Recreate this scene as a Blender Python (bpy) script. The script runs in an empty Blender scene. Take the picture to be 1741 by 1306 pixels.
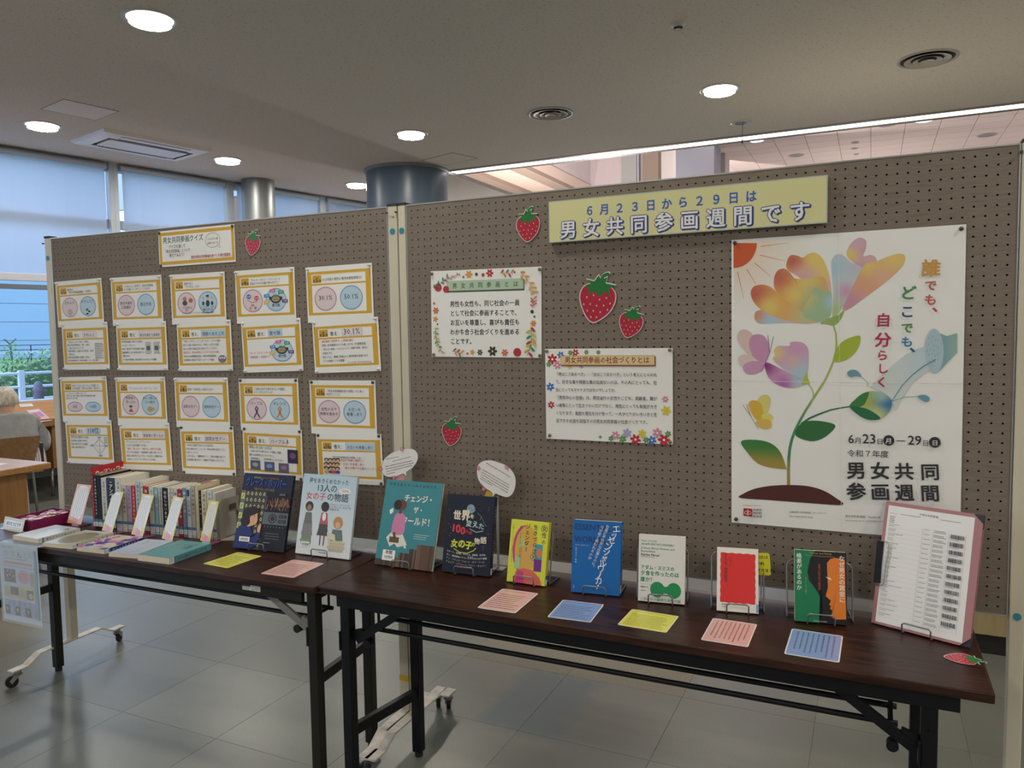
import bpy, bmesh, math, random
from mathutils import Vector, Matrix, noise
random.seed(7)
sc = bpy.context.scene
COL = bpy.data.collections.new('scene'); sc.collection.children.link(COL)
PI = math.pi

# ------------------------------------------------------------------ camera (solved from the pegboard grid and the tables)
W_, H_ = 1741, 1306
FPX, PITCH, ROLL, YAW = 1298.6, .067, -.0154, .4408
CP = Vector((1.467, -2.274, 1.4805))
FW = Vector((-math.sin(YAW)*math.cos(PITCH), math.cos(YAW)*math.cos(PITCH), -math.sin(PITCH)))
R0 = Vector((math.cos(YAW), math.sin(YAW), 0)); U0 = R0.cross(FW)
RV = R0*math.cos(ROLL)+U0*math.sin(ROLL); UV = U0*math.cos(ROLL)-R0*math.sin(ROLL)
cam = bpy.data.cameras.new('camera'); camo = bpy.data.objects.new('camera', cam); COL.objects.link(camo)
cam.sensor_fit = 'HORIZONTAL'; cam.sensor_width = 36; cam.lens = FPX/W_*36; cam.clip_end = 400
camo.matrix_world = Matrix(((RV.x, UV.x, -FW.x, CP.x), (RV.y, UV.y, -FW.y, CP.y), (RV.z, UV.z, -FW.z, CP.z), (0, 0, 0, 1)))
sc.camera = camo

# ------------------------------------------------------------------ world, view transform, light levels
sc.view_settings.view_transform = 'Standard'; sc.view_settings.look = 'None'
sc.view_settings.gamma = 1; sc.view_settings.use_curve_mapping = False
sc.view_settings.exposure = 0.68
sc.cycles.use_denoising = True
sc.cycles.max_bounces = 8; sc.cycles.diffuse_bounces = 4; sc.cycles.transparent_max_bounces = 12
wd = bpy.data.worlds.new('world'); sc.world = wd; wd.use_nodes = True
wn = wd.node_tree; bg = wn.nodes['Background']
tc = wn.nodes.new('ShaderNodeTexCoord'); sp = wn.nodes.new('ShaderNodeSeparateXYZ'); cr = wn.nodes.new('ShaderNodeValToRGB')
wn.links.new(tc.outputs['Generated'], sp.inputs[0]); wn.links.new(sp.outputs['Z'], cr.inputs[0]); wn.links.new(cr.outputs[0], bg.inputs[0])
cr.color_ramp.elements[0].position = 0.0; cr.color_ramp.elements[0].color = (.58, .72, .95, 1)
cr.color_ramp.elements[1].position = 0.6; cr.color_ramp.elements[1].color = (.46, .66, 1.0, 1)
bg.inputs[1].default_value = 2.5            # bright overcast sky outside the windows
LAMP_W = 16.5                               # each downlight, watts
LAMP_COL = (1.0, .93, .82)
STRIP_E = 2.0
HALL_FILL_W = 60.0  # base watts of the unseen uplights added in the hall

# ------------------------------------------------------------------ helpers: picture rays -> real planes
def ray(px, py): return FW + RV*((px-W_/2)/FPX) + UV*((H_/2-py)/FPX)
def onz(px, py, z): d = ray(px, py); return CP + d*((z-CP.z)/d.z)
def ony(px, py, y): d = ray(px, py); return CP + d*((y-CP.y)/d.y)
def atd(px, py, D): return CP + ray(px, py)*D
def lin(c):
    c = c/255
    return c/12.92 if c <= .04045 else ((c+.055)/1.055)**2.4
def K(r, g, b, k=.74):
    return tuple(min(.86, lin(v)/k) for v in (r, g, b))

# ------------------------------------------------------------------ materials
MATS = {}
def mat(name, col, rough=.6, metal=0, spec=.5, bump=None, vary=None, **kw):
    if name in MATS: return MATS[name]
    m = bpy.data.materials.new(name); m.use_nodes = True; nt = m.node_tree; b = nt.nodes['Principled BSDF']
    b.inputs['Base Color'].default_value = (*col, 1); b.inputs['Roughness'].default_value = rough
    b.inputs['Metallic'].default_value = metal; b.inputs['Specular IOR Level'].default_value = spec
    if bump or vary:
        t = nt.nodes.new('ShaderNodeTexCoord')
    if vary:   # (scale, amount, stretch)
        mp = nt.nodes.new('ShaderNodeMapping'); mp.inputs['Scale'].default_value = vary[2] if len(vary) > 2 else (1, 1, 1)
        nz = nt.nodes.new('ShaderNodeTexNoise'); nz.inputs['Scale'].default_value = vary[0]; nz.inputs['Detail'].default_value = 5
        nt.links.new(t.outputs['Object'], mp.inputs[0]); nt.links.new(mp.outputs[0], nz.inputs['Vector'])
        rp = nt.nodes.new('ShaderNodeValToRGB'); a = vary[1]
        rp.color_ramp.elements[0].position = .3; rp.color_ramp.elements[1].position = .7
        rp.color_ramp.elements[0].color = (*[c*(1-a) for c in col], 1); rp.color_ramp.elements[1].color = (*[min(1, c*(1+a)) for c in col], 1)
        nt.links.new(nz.outputs['Fac'], rp.inputs[0]); nt.links.new(rp.outputs[0], b.inputs['Base Color'])
    if bump:   # (scale, strength)
        nz2 = nt.nodes.new('ShaderNodeTexNoise'); nz2.inputs['Scale'].default_value = bump[0]; nz2.inputs['Detail'].default_value = 4
        nt.links.new(t.outputs['Object'], nz2.inputs['Vector'])
        bp = nt.nodes.new('ShaderNodeBump'); bp.inputs['Strength'].default_value = bump[1]; bp.inputs['Distance'].default_value = kw.get('dist', .01)
        nt.links.new(nz2.outputs['Fac'], bp.inputs['Height']); nt.links.new(bp.outputs[0], b.inputs['Normal'])
    MATS[name] = m
    return m
def emis(name, col, s):
    if name in MATS: return MATS[name]
    m = bpy.data.materials.new(name); m.use_nodes = True; b = m.node_tree.nodes['Principled BSDF']
    b.inputs['Base Color'].default_value = (*col, 1); b.inputs['Emission Color'].default_value = (*col, 1); b.inputs['Emission Strength'].default_value = s
    MATS[name] = m; return m
def printmat(name, rough, spec=.4, bump=0):
    m = bpy.data.materials.new(name); m.use_nodes = True; nt = m.node_tree; b = nt.nodes['Principled BSDF']
    a = nt.nodes.new('ShaderNodeAttribute'); a.attribute_name = 'Col'; nt.links.new(a.outputs['Color'], b.inputs['Base Color'])
    b.inputs['Roughness'].default_value = rough; b.inputs['Specular IOR Level'].default_value = spec
    if bump:
        t = nt.nodes.new('ShaderNodeTexCoord'); nz = nt.nodes.new('ShaderNodeTexNoise'); nz.inputs['Scale'].default_value = 9
        nt.links.new(t.outputs['Object'], nz.inputs['Vector'])
        bp = nt.nodes.new('ShaderNodeBump'); bp.inputs['Strength'].default_value = bump; bp.inputs['Distance'].default_value = .02
        nt.links.new(nz.outputs['Fac'], bp.inputs['Height']); nt.links.new(bp.outputs[0], b.inputs['Normal'])
    MATS[name] = m; return m
PAPER = printmat('printed_paper', .55, .35, .15); LAMI = printmat('laminated_print', .22, .5, .05); COVER = printmat('book_cover_print', .35, .4)
def wood(name, c1, c2, rough, axis=0, scale=1.0, spec=.5):
    m = bpy.data.materials.new(name); m.use_nodes = True; nt = m.node_tree; b = nt.nodes['Principled BSDF']
    t = nt.nodes.new('ShaderNodeTexCoord'); mp = nt.nodes.new('ShaderNodeMapping')
    s = [14*scale]*3; s[axis] = 1.1*scale; mp.inputs['Scale'].default_value = s
    nz = nt.nodes.new('ShaderNodeTexNoise'); nz.inputs['Scale'].default_value = 3.2; nz.inputs['Detail'].default_value = 9; nz.inputs['Distortion'].default_value = 1.1
    nt.links.new(t.outputs['Object'], mp.inputs[0]); nt.links.new(mp.outputs[0], nz.inputs['Vector'])
    rp = nt.nodes.new('ShaderNodeValToRGB'); rp.color_ramp.elements[0].position = .35; rp.color_ramp.elements[1].position = .68
    rp.color_ramp.elements[0].color = (*c1, 1); rp.color_ramp.elements[1].color = (*c2, 1)
    nt.links.new(nz.outputs['Fac'], rp.inputs[0]); nt.links.new(rp.outputs[0], b.inputs['Base Color'])
    b.inputs['Roughness'].default_value = rough; b.inputs['Specular IOR Level'].default_value = spec
    MATS[name] = m; return m
WALNUT = wood('dark_walnut_laminate', (.011, .0035, .002), (.052, .017, .010), .34, 0, 1.4, .35)
ORANGE = wood('honey_wood', (.40, .20, .07), (.50, .26, .10), .38, 0, .7)
ORANGE_V = wood('honey_wood_upright', (.33, .165, .055), (.41, .21, .075), .45, 2, .7)
CHAIRW = wood('chair_plywood', (.19, .10, .04), (.26, .14, .055), .4, 0, .8)
OAK = wood('pale_oak_laminate', (.33, .25, .12), (.40, .31, .16), .5, 2, 1.0)
STEEL_B = mat('black_enamel_steel', (.0035, .0045, .007), .45, spec=.3)
STEEL_G = mat('dark_grey_steel', (.013, .013, .011), .45, spec=.3)
WIRE = mat('grey_wire', (.22, .23, .24), .35, .6)
CHROME = mat('worn_chrome', (.42, .42, .41), .35, .9)
RUBBER = mat('black_rubber', (.012, .012, .014), .6)
CREAM = mat('cream_paint', (.56, .52, .41), .45, vary=(7, .10, (1, 1, .3)))
CHIPPED = mat('chipped_white_paint', (.66, .62, .55), .5, vary=(26, .22))
ALU = mat('aluminium_edge', (.40, .40, .40), .35, .7)
BOARDM = mat('taupe_pegboard', (.185, .150, .120), .75, vary=(90, .16, (.18, 1, 3.0)), bump=(160, .25), dist=.002)
BACKB = mat('backing_board', (.045, .038, .032), .9)
PAGES = mat('page_block', (.74, .68, .53), .8, vary=(60, .06, (1, 1, 8)))
FRAMEM = mat('window_frame_grey', (.42, .48, .56), .4)
WHITEP = mat('white_plastic', (.82, .84, .88), .3)
TRIM = mat('white_trim', (.62, .62, .60), .4)
DARK = mat('dark_slot', (.03, .03, .03), .7)

# ------------------------------------------------------------------ mesh collecting
class MB:
    def __init__(s): s.v = []; s.f = []; s.mi = []
    def add(s, vs, fs, mi=0):
        b = len(s.v); s.v += [tuple(v) for v in vs]; s.f += [tuple(i+b for i in f) for f in fs]; s.mi += [mi]*len(fs); return s
    def box(s, a, b, mi=0, M=None):
        x0, y0, z0 = a; x1, y1, z1 = b
        vs = [(x0, y0, z0), (x1, y0, z0), (x1, y1, z0), (x0, y1, z0), (x0, y0, z1), (x1, y0, z1), (x1, y1, z1), (x0, y1, z1)]
        if M: vs = [M @ Vector(v) for v in vs]
        return s.add(vs, [(0, 3, 2, 1), (4, 5, 6, 7), (0, 1, 5, 4), (1, 2, 6, 5), (2, 3, 7, 6), (3, 0, 4, 7)], mi)
    def bar(s, p, q, w, h, mi=0, up=(0, 0, 1)):
        p, q = Vector(p), Vector(q); d = (q-p); L = d.length; d.normalize(); up = Vector(up)
        if abs(d.dot(up)) > .99: up = Vector((0, 1, 0))
        x = d.cross(up).normalized(); z = x.cross(d)
        M = Matrix(((x.x, d.x, z.x, p.x), (x.y, d.y, z.y, p.y), (x.z, d.z, z.z, p.z), (0, 0, 0, 1)))
        return s.box((-w/2, 0, -h/2), (w/2, L, h/2), mi, M)
    def cyl(s, p, q, r, n=16, r2=None, mi=0, caps=True):
        p, q = Vector(p), Vector(q); d = (q-p).normalized(); r2 = r if r2 is None else r2
        a = d.orthogonal().normalized(); b = d.cross(a); vs = []
        for c, rr in ((p, r), (q, r2)):
            for i in range(n):
                t = 2*PI*i/n; vs.append(c + a*(rr*math.cos(t)) + b*(rr*math.sin(t)))
        fs = [(i, (i+1) % n, n+(i+1) % n, n+i) for i in range(n)]
        if caps: fs += [tuple(range(n))[::-1], tuple(range(n, 2*n))]
        return s.add(vs, fs, mi)
    def tube(s, pts, r, n=8, closed=False, mi=0):
        pts = [Vector(p) for p in pts]; N = len(pts); vs = []; prev = None
        for i, p in enumerate(pts):
            t = (pts[(i+1) % N]-pts[i-1]) if closed else (pts[min(i+1, N-1)]-pts[max(i-1, 0)])
            t.normalize()
            a = t.orthogonal().normalized() if prev is None else (prev - t*prev.dot(t)).normalized()
            prev = a; b = t.cross(a)
            for k in range(n):
                u = 2*PI*k/n; vs.append(p + a*(r*math.cos(u)) + b*(r*math.sin(u)))
        fs = []
        for i in range(N if closed else N-1):
            j = (i+1) % N
            fs += [(i*n+k, i*n+(k+1) % n, j*n+(k+1) % n, j*n+k) for k in range(n)]
        if not closed: fs += [tuple(range(n))[::-1], tuple((N-1)*n+k for k in range(n))]
        return s.add(vs, fs, mi)
    def lathe(s, prof, c=(0, 0, 0), n=32, mi=0):
        vs = []; m = len(prof)
        for i in range(n):
            t = 2*PI*i/n
            vs += [(c[0]+r*math.cos(t), c[1]+r*math.sin(t), c[2]+z) for r, z in prof]
        fs = []
        for i in range(n):
            j = (i+1) % n
            fs += [(i*m+k, j*m+k, j*m+k+1, i*m+k+1) for k in range(m-1)]
        return s.add(vs, fs, mi)
    def prism(s, pts, z0, z1, M=None, mi=0):
        n = len(pts); vs = [(x, y, z0) for x, y in pts]+[(x, y, z1) for x, y in pts]
        if M: vs = [M @ Vector(v) for v in vs]
        return s.add(vs, [tuple(range(n))[::-1], tuple(range(n, 2*n))]+[(i, (i+1) % n, n+(i+1) % n, n+i) for i in range(n)], mi)
    def build(s, name, m, parent=None, smooth=False, bevel=0, off=None):
        me = bpy.data.meshes.new(name)
        vs = s.v
        if off is not None: vs = [(v[0]-off[0], v[1]-off[1], v[2]-off[2]) for v in vs]
        me.from_pydata(vs, [], s.f)
        for mm in (m if isinstance(m, (list, tuple)) else [m]): me.materials.append(mm)
        me.polygons.foreach_set('material_index', s.mi)
        if smooth: me.polygons.foreach_set('use_smooth', [True]*len(me.polygons))
        me.update()
        o = bpy.data.objects.new(name, me); COL.objects.link(o)
        if parent is not None: o.parent = parent
        if bevel:
            b = o.modifiers.new('bevel', 'BEVEL'); b.width = bevel; b.segments = 2; b.limit_method = 'ANGLE'; b.angle_limit = .7
        if smooth and bevel == 0 and smooth != 'all':
            try:
                e = o.modifiers.new('split', 'EDGE_SPLIT'); e.split_angle = .7
            except Exception: pass
        return o
def tag(o, label=None, cat=None, group=None, kind=None):
    if label: o['label'] = label
    if cat: o['category'] = cat
    if group: o['group'] = group
    if kind: o['kind'] = kind
    return o
def thing(name, label, cat, loc=(0, 0, 0), rz=0, group=None, kind=None):
    o = bpy.data.objects.new(name, None); COL.objects.link(o); o.location = loc; o.rotation_euler = (0, 0, rz); o.empty_display_size = .05
    return tag(o, label, cat, group, kind)
def kids(o): return [c for c in bpy.data.objects if c.parent == o]
def copy_tree(o, parent=None):
    c = o.copy(); COL.objects.link(c)
    if parent is not None: c.parent = parent
    for ch in kids(o): copy_tree(ch, c)
    return c
def struct(mb, name, m, **k):
    return tag(mb.build(name, m, **k), kind='structure')

# ------------------------------------------------------------------ glyphs and print canvases
GL = {}
def glyph(ch, bold, res):
    k = (ch, bold, res)
    if k in GL: return GL[k]
    def ext(body, off=0.0, want=False):
        c = bpy.data.curves.new('t', 'FONT'); c.body = body; c.resolution_u = res; c.offset = off; c.fill_mode = 'FRONT'
        o = bpy.data.objects.new('t', c); m = o.to_mesh()
        vs = [(v.co.x, v.co.y) for v in m.vertices]; fs = [tuple(p.vertices) for p in m.polygons] if want else None
        o.to_mesh_clear(); bpy.data.objects.remove(o); bpy.data.curves.remove(c)
        return vs, fs
    if ch in ' \u3000': GL[k] = ([], [], .3 if ch == ' ' else 1.0); return GL[k]
    vs, fs = ext(ch, bold, True)
    if ord(ch) > 0x2000: adv = 1.0
    else:
        a = ext(ch+'|')[0]; b = ext('|')[0]
        adv = max(v[0] for v in a)-max(v[0] for v in b)
    GL[k] = (vs, fs, adv); return GL[k]
def crom(pts, n=6):
    out = []; N = len(pts)
    for i in range(N):
        p0, p1, p2, p3 = pts[i-1], pts[i], pts[(i+1) % N], pts[(i+2) % N]
        for k in range(n):
            t = k/n
            out.append(tuple(.5*((2*p1[a])+(-p0[a]+p2[a])*t+(2*p0[a]-5*p1[a]+4*p2[a]-p3[a])*t*t+(-p0[a]+3*p1[a]-3*p2[a]+p3[a])*t**3) for a in (0, 1)))
    return out
INC = 3e-5
class CV:
    """a flat printed face: origin at its top left, ex to the right, ey down, n outwards; u, v in metres"""
    def __init__(s, O, ex, ey, w=1, h=1):
        s.O = Vector(O); s.ex = Vector(ex).normalized(); s.ey = Vector(ey).normalized(); s.n = s.ey.cross(s.ex).normalized()
        s.w = w; s.h = h; s.v = []; s.f = []; s.c = []; s.lay = 0
    def W(s, u, v, h=0): return s.O + s.ex*u + s.ey*v + s.n*h
    def px(s, x, y):       # picture point -> (u, v) on this plane
        d = ray(x, y); t = (s.O-CP).dot(s.n)/d.dot(s.n); p = CP+d*t-s.O
        return (p.dot(s.ex), p.dot(s.ey))
    def raw(s, uv, fs, col, same=False):
        if not same: s.lay += 1
        b = len(s.v); h = s.lay*INC
        s.v += [s.W(u, v, h) for u, v in uv]; s.f += [tuple(i+b for i in f) for f in fs]
        s.c += [(col(u, v) if callable(col) else col) for u, v in uv]
    def slab(s, col, th=.0004, r=0, edge=None):
        """the body of the sheet or board itself"""
        w, h = s.w, s.h
        if r:
            pts = []
            for cx, cy, a0 in ((w-r, r, -PI/2), (w-r, h-r, 0), (r, h-r, PI/2), (r, r, PI)):
                pts += [(cx+r*math.cos(a0+k*PI/8), cy+r*math.sin(a0+k*PI/8)) for k in range(5)]
        else: pts = [(0, 0), (w, 0), (w, h), (0, h)]
        b = len(s.v); n = len(pts)
        s.v += [s.W(u, v, 0) for u, v in pts]+[s.W(u, v, -th) for u, v in pts]
        s.c += [col]*n+[edge or col]*n
        s.f += [tuple(b+i for i in range(n))[::-1], tuple(b+n+i for i in range(n))]+[(b+i, b+(i+1) % n, b+n+(i+1) % n, b+n+i) for i in range(n)]
    def rect(s, u0, v0, u1, v1, col, same=False): s.raw([(u0, v0), (u1, v0), (u1, v1), (u0, v1)], [(3, 2, 1, 0)], col, same)
    def frame(s, u0, v0, u1, v1, t, col):
        for a in ((u0, v0, u1, v0+t), (u0, v1-t, u1, v1), (u0, v0+t, u0+t, v1-t), (u1-t, v0+t, u1, v1-t)): s.rect(*a, col, same=a[3] != v0+t)
    def poly(s, pts, col, smooth=True, rings=4, n=5, c=None, scale=1.0):
        if smooth: pts = crom(pts, n)
        N = len(pts); cx = c[0] if c else sum(p[0] for p in pts)/N; cy = c[1] if c else sum(p[1] for p in pts)/N
        if not callable(col): rings = 1
        uv = [(cx, cy)]; fs = []
        for r in range(1, rings+1):
            uv += [(cx+(p[0]-cx)*r/rings*scale, cy+(p[1]-cy)*r/rings*scale) for p in pts]
        area = sum(pts[i][0]*pts[(i+1) % N][1]-pts[(i+1) % N][0]*pts[i][1] for i in range(N))
        for i in range(N):
            j = (i+1) % N
            f = [(0, 1+i, 1+j)]+[(1+(r-1)*N+i, 1+r*N+i, 1+r*N+j, 1+(r-1)*N+j) for r in range(1, rings)]
            fs += [q[::-1] for q in f] if area > 0 else f
        s.raw(uv, fs, col)
    def ell(s, cx, cy, rx, ry, col, n=28, a=0, same=False):
        pts = [(cx+rx*math.cos(2*PI*i/n)*math.cos(a)-ry*math.sin(2*PI*i/n)*math.sin(a), cy+rx*math.cos(2*PI*i/n)*math.sin(a)+ry*math.sin(2*PI*i/n)*math.cos(a)) for i in range(n)]
        s.raw(pts, [tuple(range(n))[::-1]], col, same)
    def ring(s, cx, cy, rx, ry, t, col, n=32):
        uv = []
        for k in (0, 1): uv += [(cx+(rx-t*k)*math.cos(2*PI*i/n), cy+(ry-t*k)*math.sin(2*PI*i/n)) for i in range(n)]
        s.raw(uv, [(i, n+i, n+(i+1) % n, (i+1) % n) for i in range(n)], col)
    def line(s, pts, w, col, w2=None, same=False):
        w2 = w if w2 is None else w2; N = len(pts); uv = []
        for i, p in enumerate(pts):
            a = pts[max(i-1, 0)]; b = pts[min(i+1, N-1)]; dx, dy = b[0]-a[0], b[1]-a[1]; L = math.hypot(dx, dy) or 1
            ww = (w+(w2-w)*i/max(1, N-1))/2; uv += [(p[0]-dy/L*ww, p[1]+dx/L*ww), (p[0]+dy/L*ww, p[1]-dx/L*ww)]
        s.raw(uv, [(2*i, 2*i+2, 2*i+3, 2*i+1) for i in range(N-1)], col, same)
    def text(s, t, p0, p1, col, ratio=1.0, bold=0.0, vert=False, res=1, size=None, dx=0, dy=0):
        """t set between p0 and p1 (baseline start and end; for upright columns the top and bottom middle points)"""
        if not t: return
        gl = [glyph(c, 0.0, res) for c in t]
        ax, ay = p1[0]-p0[0], p1[1]-p0[1]; L = math.hypot(ax, ay) or 1e-6; e = (ax/L, ay/L)
        if vert:
            st = L/len(t); sz = (size or st)*ratio; uv = []; fs = []; px_ = (e[1], -e[0])
            for i, (vs, ff, adv) in enumerate(gl):
                ch = t[i]; b = len(uv); cx = p0[0]+e[0]*st*(i+.5)+dx; cy = p0[1]+e[1]*st*(i+.5)+dy
                for x, y in vs:
                    X, Y = (x-.47*min(adv, 1))*sz, (.36-y)*sz
                    if ch in '、。': X += .55*sz; Y -= .55*sz
                    if ch in 'ー―－・…（）「」『』': X, Y = -Y, X
                    uv.append((cx+px_[0]*X+e[0]*Y, cy+px_[1]*X+e[1]*Y))
                fs += [tuple(k+b for k in f) for f in ff]
        else:
            T = sum(g[2] for g in gl); sz = (size or L/T); sy = sz*ratio; q = 0; uv = []; fs = []; dn = (-e[1], e[0])
            gap = (L-T*sz)/max(1, len(t)-1) if size else 0
            for vs, ff, adv in gl:
                b = len(uv)
                uv += [(p0[0]+e[0]*(q+x*sz)-dn[0]*y*sy+dx, p0[1]+e[1]*(q+x*sz)-dn[1]*y*sy+dy) for x, y in vs]
                fs += [tuple(k+b for k in f) for f in ff]; q += adv*sz+gap
        if not fs: return
        s.raw(uv, fs, col)
        if bold > 0:
            r = bold*(sz if vert else sz)
            for k in range(4 if bold < .04 else 8):
                a = k*2*PI/(4 if bold < .04 else 8)+PI/4
                s.lay += .3; s.raw([(u+r*math.cos(a), v+r*math.sin(a)) for u, v in uv], fs, col, True)
    def micro(s, u0, v0, u1, v1, rows, col, fill=.55, vert=False, seed=0, rag=.25):
        """print too small to read: broken thin strokes"""
        rn = random.Random(seed*31+rows); s.lay += 1
        for k in range(rows):
            if vert: step = (u1-u0)/rows; a = u0+step*(k+.5-fill/2); L = (v1-v0)*(1-rag*rn.random()); p = v0; end = v0+L
            else: step = (v1-v0)/rows; a = v0+step*(k+.5-fill/2); L = (u1-u0)*(1-rag*rn.random()); p = u0; end = u0+L
            th = step*fill
            while p < end:
                q = min(end, p+th*(.5+.5*rn.random()))
                for j in range(2):
                    aa = a+th*(.08+.5*j); bb = aa+th*.26
                    if vert: s.rect(aa, p, bb, q, col, same=True)
                    else: s.rect(p, aa, q, bb, col, same=True)
                if rn.random() < .7:
                    m_ = p+(q-p)*(.3+.4*rn.random())
                    if vert: s.rect(a, m_, a+th, m_+th*.16, col, same=True)
                    else: s.rect(m_, a, m_+th*.16, a+th, col, same=True)
                p = q+th*(.34 if vert else .2)
    def flower(s, cx, cy, r, col, k=5, mid=None, a0=0, pr=.42):
        for i in range(k):
            a = a0+2*PI*i/k; s.ell(cx+math.cos(a)*r*.58, cy+math.sin(a)*r*.58, r*.45, r*pr*.62, col, 10, a, same=i > 0)
        if mid: s.ell(cx, cy, r*.22, r*.22, mid, 10)
    def build(s, name, m, parent=None):
        me = bpy.data.meshes.new(name); o0 = parent.matrix_world.translation if parent else Vector((0, 0, 0))
        o0 = parent.location if parent else Vector((0, 0, 0))
        if parent and parent.parent: o0 = o0+parent.parent.location
        me.from_pydata([tuple(v-o0) for v in s.v], [], s.f); me.materials.append(m)
        ca = me.color_attributes.new('Col', 'FLOAT_COLOR', 'POINT')
        ca.data.foreach_set('color', [x for c in s.c for x in (c[0], c[1], c[2], 1.0)])
        me.update(); o = bpy.data.objects.new(name, me); COL.objects.link(o)
        if parent: o.parent = parent
        return o
def quad_cv(pl, TL, TR, BR, BL):
    """rectangular canvas on plane canvas pl fitted to four picture corners"""
    P = [Vector(pl.W(*pl.px(*q))) for q in (TL, TR, BR, BL)]
    ex = ((P[1]-P[0])+(P[2]-P[3])).normalized(); n = pl.n; ey = ex.cross(n)
    if ey.dot(P[3]-P[0]) < 0: ey = -ey
    w = ((P[1]-P[0]).length+(P[2]-P[3]).length)/2; h = ((P[3]-P[0]).length+(P[2]-P[1]).length)/2
    c = (P[0]+P[1]+P[2]+P[3])/4
    return CV(c-ex*(w/2)-ey*(h/2), ex, ey, w, h)
BLK = (.035, .035, .04); NAVY = (.03, .05, .17); WHT = (.80, .80, .78); YEL = (.62, .37, .035); RED = (.55, .05, .05)
def mixc(a, b, t):
    t = max(0, min(1, t)); t = t*t*(3-2*t); return tuple(a[i]+(b[i]-a[i])*t for i in range(3))

# ================================================================== THE SETTING
def floor_mat():
    m = bpy.data.materials.new('floor_vinyl'); m.use_nodes = True; nt = m.node_tree; b = nt.nodes['Principled BSDF']; L = nt.links.new
    g = nt.nodes.new('ShaderNodeNewGeometry'); oi = nt.nodes.new('ShaderNodeObjectInfo')
    n1 = nt.nodes.new('ShaderNodeTexNoise'); n1.inputs['Scale'].default_value = .9; n1.inputs['Detail'].default_value = 6; n1.inputs['Distortion'].default_value = .8
    n2 = nt.nodes.new('ShaderNodeTexNoise'); n2.inputs['Scale'].default_value = 260; n2.inputs['Detail'].default_value = 2
    L(g.outputs['Position'], n1.inputs['Vector']); L(g.outputs['Position'], n2.inputs['Vector'])
    r1 = nt.nodes.new('ShaderNodeValToRGB'); r1.color_ramp.elements[0].position = .3; r1.color_ramp.elements[1].position = .72
    r1.color_ramp.elements[0].color = (.130, .142, .128, 1); r1.color_ramp.elements[1].color = (.190, .196, .168, 1)
    L(n1.outputs['Fac'], r1.inputs[0])
    # worn pale walking streaks along X
    mp = nt.nodes.new('ShaderNodeMapping'); mp.inputs['Scale'].default_value = (.35, 2.2, 1); n3 = nt.nodes.new('ShaderNodeTexNoise'); n3.inputs['Scale'].default_value = 1.1; n3.inputs['Detail'].default_value = 4
    L(g.outputs['Position'], mp.inputs[0]); L(mp.outputs[0], n3.inputs['Vector'])
    r3 = nt.nodes.new('ShaderNodeValToRGB'); r3.color_ramp.elements[0].position = .5; r3.color_ramp.elements[1].position = .8
    L(n3.outputs['Fac'], r3.inputs[0])
    mx = nt.nodes.new('ShaderNodeMix'); mx.data_type = 'RGBA'; L(r3.outputs[0], mx.inputs[0]); L(r1.outputs[0], mx.inputs[6]); mx.inputs[7].default_value = (.25, .252, .205, 1)
    # blue worn patch
    sx = nt.nodes.new('ShaderNodeSeparateXYZ'); L(g.outputs['Position'], sx.inputs[0])
    def math_(op, a, b_=None):
        k = nt.nodes.new('ShaderNodeMath'); k.operation = op
        for i, x in enumerate((a, b_)):
            if x is None: continue
            if isinstance(x, (int, float)): k.inputs[i].default_value = x
            else: L(x, k.inputs[i])
        return k.outputs[0]
    nb = nt.nodes.new('ShaderNodeTexNoise'); nb.inputs['Scale'].default_value = 9; L(g.outputs['Position'], nb.inputs['Vector'])
    jx = math_('MULTIPLY', math_('SUBTRACT', nb.outputs['Fac'], .5), .12)
    dx = math_('SUBTRACT', math_('ABSOLUTE', math_('SUBTRACT', math_('ADD', sx.outputs['X'], jx), .285)), .165)
    dy = math_('SUBTRACT', math_('ABSOLUTE', math_('SUBTRACT', math_('ADD', sx.outputs['Y'], jx), .47)), .255)
    dd = math_('MAXIMUM', dx, dy)
    mr = nt.nodes.new('ShaderNodeMapRange'); L(dd, mr.inputs[0]); mr.inputs[1].default_value = -.035; mr.inputs[2].default_value = .035; mr.inputs[3].default_value = .85; mr.inputs[4].default_value = 0
    mb = nt.nodes.new('ShaderNodeMix'); mb.data_type = 'RGBA'; L(mr.outputs[0], mb.inputs[0]); L(mx.outputs[2], mb.inputs[6]); mb.inputs[7].default_value = (.095, .138, .160, 1)
    # grain and tile-to-tile difference
    r2 = nt.nodes.new('ShaderNodeValToRGB'); r2.color_ramp.elements[0].position = .35; r2.color_ramp.elements[1].position = .65
    r2.color_ramp.elements[0].color = (.86, .86, .86, 1); r2.color_ramp.elements[1].color = (1.12, 1.12, 1.12, 1); L(n2.outputs['Fac'], r2.inputs[0])
    mg = nt.nodes.new('ShaderNodeMix'); mg.data_type = 'RGBA'; mg.blend_type = 'MULTIPLY'; mg.inputs[0].default_value = 1; L(mb.outputs[2], mg.inputs[6]); L(r2.outputs[0], mg.inputs[7])
    mv = nt.nodes.new('ShaderNodeMapRange'); L(oi.outputs['Random'], mv.inputs[0]); mv.inputs[3].default_value = .93; mv.inputs[4].default_value = 1.07
    ms = nt.nodes.new('ShaderNodeMix'); ms.data_type = 'RGBA'; ms.blend_type = 'MULTIPLY'; ms.inputs[0].default_value = 1; L(mg.outputs[2], ms.inputs[6]); L(mv.outputs[0], ms.inputs[7])
    L(ms.outputs[2], b.inputs['Base Color'])
    rr = nt.nodes.new('ShaderNodeMapRange'); L(n1.outputs['Fac'], rr.inputs[0]); rr.inputs[3].default_value = .26; rr.inputs[4].default_value = .36; L(rr.outputs[0], b.inputs['Roughness'])
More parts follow.
